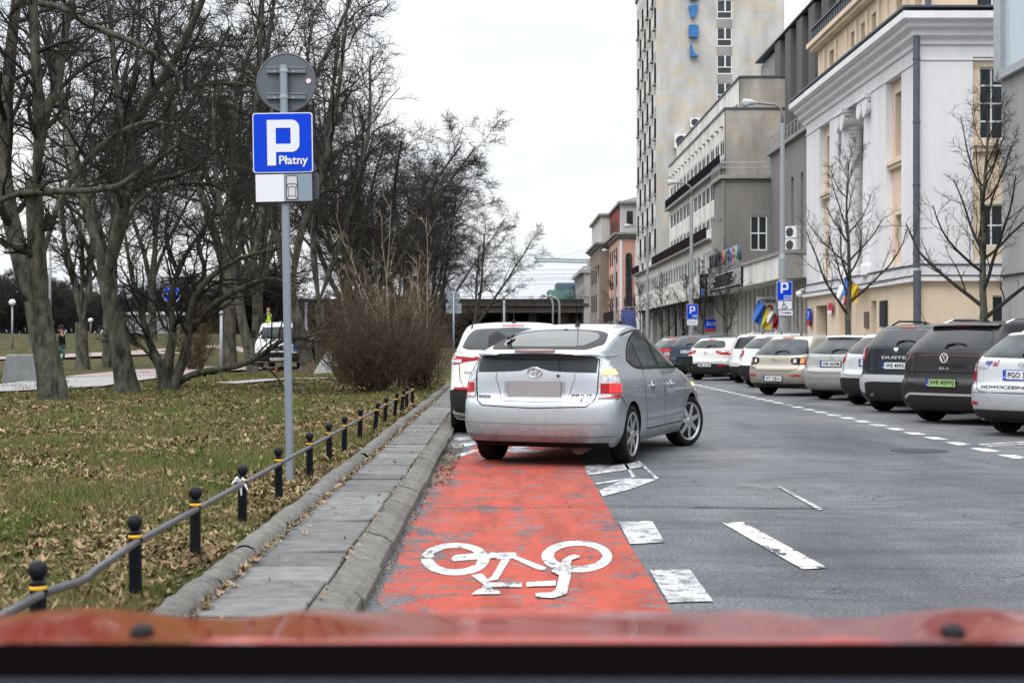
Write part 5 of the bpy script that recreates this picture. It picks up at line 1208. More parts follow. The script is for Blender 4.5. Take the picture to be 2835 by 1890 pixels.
# ---------------------------------------------------------------- parked cars
def prof(H, L, W, kind='hatch', zb=.98, lean=.42, rl_=.10, top_in=.55, hood=.92, ws=1.25):
    """ring profiles. zb belt height, lean: how far the tailgate leans forward up to the roof edge"""
    zr = H-.10
    rear = [(.20, .14), (.30, .05), (.42, .01), (.55, 0), (.66, .012), (.70, .05), (zb, rl_), (zb+.05, rl_+.03), (zr-.02, rl_+lean), (zr+.03, rl_+lean+.06), (H-.05, rl_+lean+.22), (H-.03, rl_+lean+.5), (H-.012, L*.36), (H, L*.48)]
    front = [(.20, L-.14), (.35, L-.02), (.5, L), (.62, L-.03), (.72, L-.16), (.80, L-.45), (hood-.04, L-.85), (hood, L-ws+.12), (hood+.06, L-ws), (zr, L-ws-.85), (H-.05, L-ws-1.05), (H-.02, L-ws-1.35), (H, L*.50)]
    h = W/2
    width = [(.20, h*.90), (.28, h*.96), (.38, h*.985), (.55, h), (.75, h*.995), (zb-.06, h*.965), (zb, h*.93), (zb+.06, h*.895), (zr-.04, h*(top_in+.20)), (H-.07, h*(top_in+.13)), (H-.045, h*(top_in+.05)), (H-.025, h*(top_in-.12)), (H-.01, h*.28), (H, h*.08)]
    return dict(H=H, W=W, rear=rear, front=front, width=width)
def parked(name, label, pm, H, L, W, x, y, hd, wr=.32, ro=.85, wb=2.6, zb=.98, lean=.42, win=None, glass=None, lamps=(), plate=None, pz=.8, pm2=None, badge=None, low=None, extra=None, spokes=5, brake=True, wip=True, ant=True, group=None, place='rl', top_in=.55, tw=.21, hdl=True, pframe=M_TRIM, seam=(.62, .60), cat='car'):
    S = prof(H, L, W, zb=zb, lean=lean, top_in=top_in); S.update(wr=wr, ro=ro, wb=wb, z0=.20, Rr=.40, n=3.6, tw=tw, taper=.05)
    c = Car(name, label, cat, S, pm); h = W/2; zr = H-.10
    wz0, wz1, wx0, wx1 = win or (zb+.03, zr-.02, h*.80, h*.66)
    c.patch('rear_window', 'rear', [(-wx0, wz0+.04), (-wx0+.03, wz0+.12), (-wx1, wz1-.05), (-wx1+.08, wz1), (0, wz1+.025), (wx1-.08, wz1), (wx1, wz1-.05), (wx0-.03, wz0+.12), (wx0, wz0+.04)],
            [(-wx0, wz0+.03), (-wx0+.06, wz0), (0, wz0-.012), (wx0-.06, wz0), (wx0, wz0+.03)], glass or M_CGLASS_L, .004, 34, 10, cubic=False)
    if seam: c.line('tailgate_seam', 'rear', [(-wx0*.98, wz0-.01), (-h*.82, zb-.06), (-h*.80, seam[0]+.14), (-h*.72, seam[0]+.01), (-h*.5, seam[1]), (h*.5, seam[1]), (h*.72, seam[0]+.01), (h*.80, seam[0]+.14), (h*.82, zb-.06), (wx0*.98, wz0-.01)], .009)
    for (top, bot, m_) in lamps: c.patch('tail_light' if m_ in (M_LRED, M_LDRK) else 'lamp_lens', 'rear', top, bot, m_, .006 if m_ in (M_LRED, M_LDRK) else .010, 12, 5, mirror=True)
    if plate: c.plate(pz, plate, pm2, frame=pframe)
    if badge: c.badge(badge[1], badge[0], badge[2])
    if low:
        z1, m_ = low; c.patch('bumper_lower', 'rear', [(-h*.97, z1-.05), (-h*.8, z1), (h*.8, z1), (h*.97, z1-.05)], [(-h*.97, .26), (-h*.8, .235), (h*.8, .235), (h*.97, .26)], m_, .006, 36, 5, cubic=False)
        c.patch('side_cladding', 'right', [(.12, z1-.04), (ro-wr*1.16, z1-.06)], [(.12, .27), (ro-wr*1.16, .27)], m_, .006, 6, 4, mirror=True, cubic=False)
    if brake: c.patch('brake_light', 'rear', [(-.16, wz1+.055), (.16, wz1+.055)], [(-.16, wz1+.035), (.16, wz1+.035)], M_LRED, .006, 8, 2)
    # side glass
    ys, ye = ro-.15+lean*.2, L-1.35
    c.patch('side_window', 'right', [(ys, zb+.12), (ys+.22, zr-.09), (ys+.5, zr-.045), (L*.52, zr-.02), (ye-.55, zr-.10), (ye, zb+.10)], [(ys, zb+.08), (ys+.1, zb+.035), (ye, zb+.03)], M_TRIM, .003, 26, 7, mirror=True, cubic=False)
    for a, b_ in ((ys+.09, ys+.5), (ys+.58, L*.47), (L*.47+.08, ye-.25)):
        if b_-a > .15: c.patch('window_glass', 'right', [(a, min(zr-.08, zb+.10+(a-ys)*1.1)), ((a+b_)/2, zr-.075), (b_, zr-.075 if b_ < ye-.6 else zr-.25)], [(a, zb+.055), (b_, zb+.05)], M_CGLASS, .006, 8, 6, mirror=True, cubic=False)
    c.line('shut_line', 'right', [(L*.47+.03, zb), (L*.47+.05, .35)], .009, mirror=True); c.line('shut_line', 'right', [(ro+.50, zb), (ro+.42, .75), (ro+.47, .35)], .009, mirror=True)
    c.patch('windscreen', 'front', [(-h*.62, zr-.05), (0, zr-.03), (h*.62, zr-.05)], [(-h*.80, .99), (0, .975), (h*.80, .99)], M_CGLASS, .004, 18, 6)
    c.patch('headlight', 'front', [(h*.55, .74), (h*.88, .80)], [(h*.55, .62), (h*.88, .64)], M_LCLR, .006, 6, 4, mirror=True)
    c.handle(L*.40, zb-.12); c.handle(L*.62, zb-.13); c.mirror(ye+.05, zb+.0)
    if wip: c.wiper(wz0+.035, 0, .34*(1 if wip is True else wip))
    if ant: c.antenna(rl_y(S)+.5, .42, -.3) if ant != 'fin' else c.fin(rl_y(S)+.6)
    c.patch('underbody', 'rear', [(-h*.7, .235), (h*.7, .235)], [(-h*.7, .205), (h*.7, .205)], M_TRIM, .004, 10, 2)
    MB().box(-h*.75, h*.75, .45, L-.7, .17, .21).build('underbody', M_WELL, c.root)
    if extra: extra(c, h)
    c.wheels(spokes, None, 0, .66)
    (c.place_rl if place == 'rl' else c.place)(x, y, hd)
    if group: c.root['group'] = group
    return c
def rl_y(S): return S['rear'][9][1]
G_ = 'cars parked in the angled bays'
P_WHITE = paint('white_paint', (.74, .74, .73), 0, .3, .9); P_WHITE2 = paint('pearl_white_paint', (.70, .70, .67), 0, .3, 1.4); P_SILV2 = paint('dusty_silver_paint', (.40, .40, .385), .4, .4, 1.2); P_SILV3 = paint('bright_silver_paint', (.56, .58, .61), .4, .3, .9)
P_BEIGE = paint('champagne_paint', (.42, .385, .32), .4, .35, 1.3); P_DGREY = paint('graphite_paint', (.015, .015, .0165), .2, .3, .3); P_NAVY = paint('slate_blue_paint', (.010, .014, .022), .2, .3, .3)
P_BLUE = paint('steel_blue_paint', (.030, .048, .085), .3, .3, .6); P_LBLUE = paint('pale_blue_paint', (.30, .36, .43), .4, .3, .8); P_RED = paint('red_car_paint', (.45, .015, .02), .1, .25, .6)
M_SKID = mat('skid_grey', (.33, .34, .35), .5)

# white crossover at the kerb
def ex(c, h):
    c.patch('tail_lens', 'rear', [(.52, 1.075), (.70, 1.12), (.86, 1.15)], [(.52, 1.06), (.70, 1.075), (.86, 1.09)], M_LCLR, .012, 10, 4, mirror=True)
    c.patch('tail_lens', 'rear', [(.70, 1.04), (.86, 1.03)], [(.70, .995), (.86, .985)], M_LCLR, .013, 8, 3, mirror=True)
    c.patch('reflector', 'rear', [(.62, .655), (.80, .655)], [(.62, .625), (.80, .625)], M_LRED, .012, 6, 2, mirror=True)
    c.text('lettering', 'QASHQAI', -.56, .86, .22, .03, M_CHROME)
    for x_ in (-.22, .22): c.patch('head_restraint', 'rear', [(x_-.12, 1.36), (x_, 1.42), (x_+.12, 1.36)], [(x_-.13, 1.22), (x_+.13, 1.22)], mat('seat_dark', (.03, .03, .032), .8), .006, 8, 4)
    c.line('roof_ditch', 'top', [(.58, .55), (.56, 1.2), (.54, 1.9)], .03, M_TRIM, mirror=True)
parked('white_crossover', 'white crossover car at the kerb in front of the silver liftback', P_WHITE, 1.58, 4.38, 1.81, -.62, 20.3, 1.5, wr=.345, ro=.86, wb=2.65, zb=1.12, lean=.36, win=(1.17, 1.46, .70, .60), glass=M_CGLASS,
       lamps=[([(.42, 1.065), (.62, 1.10), (.80, 1.165), (.90, 1.19)], [(.42, 1.035), (.62, 1.01), (.80, .965), (.90, .955)], M_LRED)], plate='WX 4418L', pz=.86, badge=('disc', .99, .05), low=(.66, M_PLASTIC), extra=ex, top_in=.58, tw=.225)

# silver estate with lettering
def ex(c, h):
    c.text('door_lettering', 'NOWOCZESNE ELEWACJE', .0, .665, 1.20, .052, M_BLACKP, .02)
    c.text('door_lettering', 'op', -.515, .985, .115, .075, mat('print_navy', (.02, .04, .30), .4), .012, .35); c.text('door_lettering', 'al', -.395, .993, .10, .085, mat('print_crimson', (.45, .02, .06), .4), .012, .35)
    c.text('door_lettering', 'www.opal-elewacje.pl', .36, .965, .68, .05, M_BLACKP, .012); c.text('lettering', 'SKODA', -.62, .925, .17, .028, M_CHROME, .01)
    c.patch('tail_lens', 'rear', [(.76, .86), (.86, .85)], [(.76, .77), (.86, .78)], M_LRED, .011, 5, 4, mirror=True)
    c.patch('reflector', 'rear', [(.66, .46), (.84, .475)], [(.66, .425), (.84, .42)], M_LRED, .012, 6, 2, mirror=True)
    c.line('crease', 'rear', [(-h*.9, .585), (0, .60), (h*.9, .585)], .012, mat('crease_silver', (.25, .26, .28), .4, metal=.4)); c.rails(1.0, 3.0, h*.62)
    for sg in (-1, 1): pass
parked('silver_estate', 'silver estate car lettered NOWOCZESNE on its tailgate, nearest of the parked cars', P_SILV3, 1.47, 4.68, 1.81, 7.17, 20.2, 52, wr=.325, ro=.96, wb=2.68, zb=1.03, lean=.40, win=(1.07, 1.37, .72, .62),
       lamps=[([(.70, 1.01), (.86, 1.0)], [(.74, .74), (.88, .75)], M_LRED), ([(.72, .985), (.86, .975)], [(.75, .88), (.87, .88)], M_LCLR)], plate='PGO 31581', pz=.835, badge=('wing', .975, .045), low=(.36, M_PLASTIC), extra=ex, group=G_, pframe=mat('plate_frame_blue', (.01, .03, .35), .4), wip=1.1, seam=(.60, .59), ant=False)
# dark electric crossover
def ex(c, h):
    c.patch('light_bar', 'rear', [(-.60, 1.075), (0, 1.09), (.60, 1.075)], [(-.60, 1.045), (0, 1.06), (.60, 1.045)], M_LDRK, .008, 30, 2); c.badge(1.03, 'vw', .07, 0, M_WHITEP)
    c.text('lettering', 'ID.4', 0, .87, .17, .04, M_CHROME, .02); c.patch('skid_strip', 'rear', [(-.70, .43), (-.60, .485), (.60, .485), (.70, .43)], [(-.70, .38), (-.60, .45), (.60, .45), (.70, .38)], M_SKID, .012, 30, 2, cubic=False)
    c.line('crease', 'rear', [(-h*.86, .80), (0, .81), (h*.86, .80)], .012); c.rails(.9, 2.9, h*.60); c.patch('roof_spoiler', 'rear', [(-.60, 1.515), (0, 1.53), (.60, 1.515)], [(-.60, 1.49), (0, 1.50), (.60, 1.49)], P_DGREY, .05, 20, 3, skirt=.08)
parked('graphite_crossover', 'graphite crossover with light green number plate', P_DGREY, 1.63, 4.58, 1.85, 7.0, 23.2, 52, wr=.36, ro=.88, wb=2.77, zb=1.12, lean=.44, win=(1.16, 1.47, .72, .60), glass=M_CGLASS_P,
       lamps=[([(.58, 1.09), (.75, 1.12), (.90, 1.14)], [(.58, 1.02), (.75, .97), (.90, .96)], M_LDRK), ([(.80, 1.10), (.90, 1.10)], [(.80, 1.0), (.90, 1.0)], M_LCLR)], plate='WE 429YJ', pz=.645, pm2=M_PGREEN, low=(.60, M_PLASTIC), extra=ex, group=G_, ant='fin', tw=.235, top_in=.58)
# slate blue suv
def ex(c, h):
    c.text('lettering', 'DUSTER', .02, 1.0, .62, .05, M_CHROME, .02); c.badge(1.14, 'shield', .065, 0, M_WHITEP)
    c.patch('skid_plate', 'rear', [(-.80, .60), (-.70, .68), (.70, .68), (.80, .60)], [(-.80, .42), (-.70, .36), (.70, .36), (.80, .42)], M_SKID, .012, 30, 5, cubic=False); c.patch('bumper_insert', 'rear', [(-.62, .54), (-.5, .565), (.5, .565), (.62, .54)], [(-.62, .26), (.62, .26)], M_PLASTIC, .018, 24, 4, cubic=False)
    c.rails(.75, 2.7, h*.62, M_TRIM, .07); MB().tube([(-.45, .0, .33), (-.45, .3, .33)], .035, 12).build('tailpipe', M_EXH, c.root)
    c.patch('tail_lens', 'rear', [(.72, 1.17), (.80, 1.18), (.85, 1.16)], [(.72, 1.0), (.80, .98), (.85, 1.0)], M_LCLR, .014, 6, 5, mirror=True)
parked('slate_suv', 'slate blue off-road car with roof rails and plate WE 4R953', P_NAVY, 1.63, 4.34, 1.80, 7.1, 26.5, 50, wr=.35, ro=.80, wb=2.67, zb=1.17, lean=.34, win=(1.21, 1.50, .70, .62), glass=M_CGLASS,
       lamps=[([(.68, 1.20), (.76, 1.215), (.88, 1.19)], [(.68, .97), (.76, .94), (.88, .97)], M_LRED)], plate='WE 4R953', pz=.855, extra=ex, group=G_, tw=.225, top_in=.60, seam=(.74, .72))
parked('small_silver_hatchback', 'small bright silver hatchback half hidden between the slate blue car and silver liftback row', P_SILV3, 1.49, 3.95, 1.72, 7.35, 29.3, 49, wr=.30, ro=.72, wb=2.49, zb=1.0, lean=.42, win=(1.04, 1.36, .64, .56),
       lamps=[([(.64, 1.16), (.72, 1.18), (.80, 1.12)], [(.64, .90), (.72, .84), (.80, .84)], M_LRED)], plate='WF 90216', pz=.87, badge=('oval', 1.0, .04), low=(.56, M_PLASTIC), group=G_, glass=M_CGLASS, ant=False)
tag([o for o in bpy.data.objects if o.name == 'small_silver_hatchback'][0], 'small bright silver hatchback half hidden behind the slate blue off-road car')
def ex(c, h): c.text('lettering', 'SKODA', -.60, .935, .17, .028, M_CHROME); c.text('lettering', 'RAPID', .56, .925, .17, .028, M_CHROME); c.line('crease', 'rear', [(-h*.92, .47), (0, .48), (h*.92, .47)], .012, mat('crease_silver'  , (.25, .26, .28), .4)); c.patch('roof_spoiler', 'rear', [(-.52, 1.375), (0, 1.39), (.52, 1.375)], [(-.52, 1.35), (0, 1.36), (.52, 1.35)], P_SILV2, .04, 16, 3, skirt=.06)
parked('dusty_silver_liftback', 'dusty silver car with plate WB 3639M', P_SILV2, 1.46, 4.30, 1.71, 7.28, 32.1, 48, wr=.31, ro=.86, wb=2.60, zb=.98, lean=.46, win=(1.02, 1.33, .70, .58), glass=M_CGLASS_L,
       lamps=[([(.72, .96), (.84, .95)], [(.74, .72), (.84, .73)], M_LRED)], plate='WB 3639M', pz=.80, badge=('wing', .95, .042), group=G_, extra=ex, ant=False, wip=1.1)
def ex(c, h):
    c.patch('tail_lens', 'rear', [(.68, .875), (.76, .885)], [(.68, .77), (.76, .77)], M_LAMB, .014, 5, 4, mirror=True); c.patch('tail_lens', 'rear', [(.765, .885), (.85, .885)], [(.765, .79), (.85, .80)], M_LRED, .014, 5, 4, mirror=True); c.patch('tail_lens', 'rear', [(.52, .87), (.60, .88)], [(.52, .79), (.60, .78)], M_LCLR, .014, 5, 4, mirror=True)
    c.patch('reflector', 'rear', [(.50, .505), (.72, .51)], [(.50, .47), (.72, .475)], M_LRED, .012, 6, 2, mirror=True); c.text('lettering', 'mazda3', -.62, .67, .18, .035, M_TRIM)
parked('champagne_hatchback', 'champagne beige hatchback with dark tail lamps and plate WT 5381A', P_BEIGE, 1.465, 4.42, 1.755, 6.55, 34.9, 47, wr=.32, ro=.86, wb=2.64, zb=.93, lean=.50, win=(.97, 1.335, .74, .58), glass=M_CGLASS_L,
       lamps=[([(.46, .885), (.62, .91), (.84, .90)], [(.46, .80), (.55, .745), (.84, .755)], M_TRIM)], plate='WT 5381A', pz=.415, badge=('oval', .855, .045), extra=ex, group=G_, seam=(.63, .60), low=(.30, M_PLASTIC))
def ex(c, h): c.patch('tail_lens', 'rear', [(.66, 1.0), (.80, 1.02)], [(.66, .93), (.80, .92)], M_LCLR, .014, 5, 4, mirror=True)
parked('white_city_crossover', 'white small car with black lower bumper behind the champagne hatchback', P_WHITE, 1.53, 4.10, 1.77, 7.2, 40.6, 46, wr=.33, ro=.80, wb=2.60, zb=1.05, lean=.42, win=(1.09, 1.38, .66, .56), lamps=[([(.60, 1.03), (.70, 1.06), (.84, 1.06)], [(.60, .93), (.70, .86), (.84, .87)], M_LRED)], plate='WN 5531', pz=.62, low=(.62, M_PLASTIC), extra=ex, group=G_)
parked('tall_white_hatchback', 'tall white hatchback with high narrow tail lamps and black bumper band', P_WHITE2, 1.56, 3.65, 1.64, 7.5, 44.8, 45, wr=.30, ro=.62, wb=2.30, zb=1.02, lean=.22, win=(1.06, 1.42, .62, .56), glass=M_CGLASS, lamps=[([(.66, 1.44), (.72, 1.42), (.80, 1.2)], [(.66, 1.05), (.72, .99), (.80, .98)], M_LRED)], plate='WI 2278E', pz=.80, low=(.52, M_PLASTIC), group=G_, top_in=.66, ant=True)
def ex(c, h): c.patch('tail_lens', 'rear', [(.48, .97), (.80, .99)], [(.48, .94), (.80, .95)], M_LCLR, .012, 5, 2, mirror=True); c.patch('reflector', 'rear', [(.50, .53), (.74, .54)], [(.50, .48), (.74, .49)], M_LRED, .012, 6, 2, mirror=True)
parked('white_hatchback', 'white hatchback with wide red tail lamps and plate SMI 23146', P_WHITE2, 1.45, 4.06, 1.725, 6.65, 48.2, 40, wr=.31, ro=.76, wb=2.58, zb=.98, lean=.38, win=(1.07, 1.32, .62, .52), glass=M_CGLASS_P, lamps=[([(.38, .99), (.60, 1.01), (.84, 1.01)], [(.38, .93), (.60, .86), (.84, .85)], M_LRED)], plate='SMI 23146', pz=.52, badge=('oval', .92, .04), low=(.56, M_PLASTIC), extra=ex, group=G_, ant=False)
parked('steel_blue_estate', 'dark steel blue car with plate WL 4720P behind the white hatchback', P_BLUE, 1.56, 4.60, 1.86, 6.7, 53.0, 42, wr=.34, ro=.92, wb=2.75, zb=1.08, lean=.36, win=(1.12, 1.42, .68, .58), glass=M_CGLASS, lamps=[([(.70, 1.3), (.78, 1.25), (.88, 1.08)], [(.70, .98), (.78, .92), (.88, .90)], M_LRED)], plate='WL 4720P', pz=.92, group=G_, low=(.5, M_PLASTIC), ant='fin')
def ex(c, h): c.rails(.9, 2.8, h*.60)
parked('pale_blue_estate', 'pale blue estate with roof rails seen over the white hatchback', P_LBLUE, 1.66, 4.55, 1.82, 9.3, 54.2, 46, wr=.33, ro=.90, wb=2.68, zb=1.08, lean=.40, lamps=[([(.70, 1.1), (.84, 1.1)], [(.70, .85), (.84, .85)], M_LRED)], plate='WD 7731', pz=.85, extra=ex, group=G_)
parked('red_hatchback', 'bright red hatchback beyond the steel blue car', P_RED, 1.46, 4.0, 1.73, 6.7, 58.2, 44, wr=.31, ro=.76, wb=2.55, zb=.98, lean=.40, lamps=[([(.62, 1.0), (.82, 1.02)], [(.62, .86), (.82, .86)], M_LRED)], plate='WA 6610', pz=.80, group=G_, ant=False)
parked('grey_saloon', 'pale grey car with teal tinted window beyond the red hatchback', P_SILV2, 1.46, 4.3, 1.76, 6.9, 62.2, 44, wr=.31, ro=.85, wb=2.6, zb=.96, lean=.60, lamps=[([(.62, .96), (.82, .96)], [(.62, .80), (.82, .80)], M_LRED)], plate='WB 2214', pz=.7, group=G_, ant=False)
parked('black_saloon', 'black car farthest along the row of parked cars', P_DGREY, 1.55, 4.5, 1.82, 7.4, 66.0, 42, wr=.33, ro=.9, wb=2.7, zb=1.0, lean=.5, lamps=[([(.62, 1.0), (.84, 1.0)], [(.62, .85), (.84, .85)], M_LRED)], plate='WE 1102', pz=.75, group=G_, ant=False)

# white tipper van on the park path, seen from the front
VS = dict(H=1.93, W=1.92, wr=.34, tw=.22, ro=1.0, wb=3.0, z0=.28, Rr=.3, Rf=.35, n=4, taper=.0,
    rear=[(.28, 3.0), (.5, 2.9), (1.3, 2.9), (1.8, 2.95), (1.93, 3.1)], front=[(.28, 4.75), (.4, 4.85), (.75, 4.88), (.95, 4.84), (1.12, 4.6), (1.22, 4.42), (1.5, 4.15), (1.78, 3.92), (1.86, 3.8), (1.93, 3.4)],
    width=[(.28, .90), (.45, .95), (1.1, .96), (1.25, .93), (1.8, .84), (1.88, .78), (1.92, .6), (1.93, .2)])
M_VAN = paint('van_white', (.76, .77, .78), 0, .35, .8)
c = Car('white_tipper_van', 'white tipper van facing the camera on the park path', 'van', VS, M_VAN)
c.patch('windscreen', 'front', [(-.74, 1.70), (0, 1.73), (.74, 1.70)], [(-.84, 1.24), (0, 1.22), (.84, 1.24)], M_CGLASS_L, .005, 22, 8, cubic=False)
c.patch('grille', 'front', [(-.50, .90), (0, .915), (.50, .90)], [(-.42, .76), (0, .745), (.42, .76)], M_TRIM, .006, 16, 4); c.patch('bumper', 'front', [(-.93, .66), (0, .69), (.93, .66)], [(-.90, .33), (0, .30), (.90, .33)], M_PLASTIC, .012, 24, 5)
c.patch('headlight', 'front', [(.56, .93), (.86, 1.0)], [(.56, .74), (.86, .76)], M_LCLR, .008, 8, 4, mirror=True); c.patch('air_intake', 'front', [(-.5, .60), (.5, .60)], [(-.42, .48), (.42, .48)], M_TRIM, .02, 12, 3)
for sg in (-1, 1):
    MB().obox((sg*1.06, 4.2, 1.42), (.09, 0, 0), (0, .06, 0), (0, 0, .16)).build('wing_mirror', M_TRIM, c.root); c.patch('side_window', 'right' if sg > 0 else 'left', [(3.2, 1.72), (3.9, 1.72), (4.15, 1.4)], [(3.2, 1.22), (4.15, 1.22)], M_CGLASS, .005, 10, 6)
    c.patch('wiper', 'front', [(sg*.4-.3, 1.27), (sg*.4+.3, 1.29)], [(sg*.4-.3, 1.25), (sg*.4+.3, 1.27)], M_TRIM, .02, 6, 1)
p, nr, d = c.hit('front', 0, .83); mb = MB(); pts = [(.085*math.cos(6.2832*k/24), -p.y-.0, .085*math.sin(6.2832*k/24)) for k in range(25)]; y_ = p.y+.03
mb.tube([(a, y_, b_+.83) for a, _, b_ in pts], .009, 6, False)
for k in range(3): q = math.pi/2+2.0944*k; mb.tube([(0, y_, .83), (.085*math.cos(q), y_, .83+.085*math.sin(q))], .009, 5)
mb.build('star_emblem', M_CHROME, c.root)
MB().box(-.27, .27, 4.87, 4.90, .36, .47).build('number_plate', M_PLATE, c.root)
me = text_mesh('WPR 2Y376', width=.44, height=.075, bold=.01); o = link('plate_lettering', me, [x for x in c.root.children if x.name.startswith('number_plate')][0], M_BLACKP); o.rotation_euler = (0, 0, math.pi); o.location = (0, 4.905, .415)
mb = MB(); mb.box(-.98, .98, -.6, 2.8, .75, .85); mb.box(-.98, .98, -.6, -.55, .85, 1.35); mb.box(-.98, -.94, -.55, 2.75, .85, 1.35); mb.box(.94, .98, -.55, 2.75, .85, 1.35); mb.box(-.98, .98, 2.75, 2.8, .85, 1.75); mb.build('load_bed', mat('bed_grey', (.25, .26, .27), .6), c.root); MB().box(-.4, .4, -.5, 4.2, .45, .74).build('chassis', M_WELL, c.root)
c.wheels(6, mat('steel_wheel', (.25, .25, .26), .5, metal=.4), 0, .62)
v_ = grd(612, 851, .17); c.root.location = (v_.x, 57.5+4.85, .17); c.root.rotation_euler = (0, 0, math.pi)

# ---------------------------------------------------------------- red car the photo is taken from: bonnet, cowl, dashboard
t = empty('red_car', (0, 1.0, 0), 0, 'blurred red bonnet and dark cowl of the car in the foreground', 'car')
M_REDP = mat('red_bonnet_paint', (.30, .017, .004), .16, coat=.5, var=.05, vscale=1)
V = []; Fq = []; nx, ny = 60, 40; cx = .04
fz = pchip([1.35, 1.45, 1.6, 1.75, 1.9, 2.05, 2.18, 2.28, 2.32], [.998, .984, .965, .945, .9217, .890, .84, .76, .62])
for j in range(ny+1):
    y = 1.35 + (2.32-1.35)*j/ny
    for i in range(nx+1):
        x = cx + (-.86 + 1.72*i/nx); a = abs(x-cx); z = float(fz(y)) - .018*(a/.5)**2*(1 if a < .5 else 1) + .030*math.exp(-((a-.62)/.12)**2) - (.0 if a < .74 else (a-.74)**2*5)
        z += .007*math.exp(-((a-.30)/.05)**2); V.append((x, y-1.0, z + .02*(x-cx)*0))
for j in range(ny):
    for i in range(nx): k = j*(nx+1)+i; Fq.append((k, k+1, k+nx+2, k+nx+1))
me = npmesh('bonnet', V, Fq); o = link('bonnet', me, t, M_REDP, True); sm = o.modifiers.new('s', 'SOLIDIFY'); sm.thickness = .012; sm.offset = -1
for x in (-.345, .435):
    o = MB().lathe([(.013, 0), (.013, .005), (.010, .010), (.005, .013)], 16, (0, 0, 0)).build('washer_nozzle', M_TRIM, t, True); o.location = (x*1.06, .45, float(fz(1.45))-.004)
mb = MB(); mb.add([(-1.0, -.01, 1.042), (1.05, -.01, 1.042), (1.05, .345, .9955), (-1.0, .345, .9955), (-1.0, .36, .93), (1.05, .36, .93)], [(0,1,2,3), (3,2,5,4)]); o = mb.build('cowl', mat('cowl_black', (.003, .0022, .0025), .9, spec=.0), t, fix=False)
o.modifiers.new('s', 'SOLIDIFY').thickness = .01
mb = MB(); mb.add([(-1.0, -.55, 1.060), (1.05, -.55, 1.060), (1.05, -.01, 1.0455), (-1.0, -.01, 1.0455), (-1.0, .0, 1.0), (1.05, .0, 1.0)], [(0,1,2,3), (3,2,5,4)]); o = mb.build('dashboard', mat('dash_grey', (.016, .019, .027), .7, spec=.05), t, fix=False); o.modifiers.new('s', 'SOLIDIFY').thickness = .01
mb = MB()
for sg in (-1, 1): mb.box(cx+sg*.86, cx+sg*.90, .2, 1.2, .25, .90)
mb.build('wing', M_REDP, t)
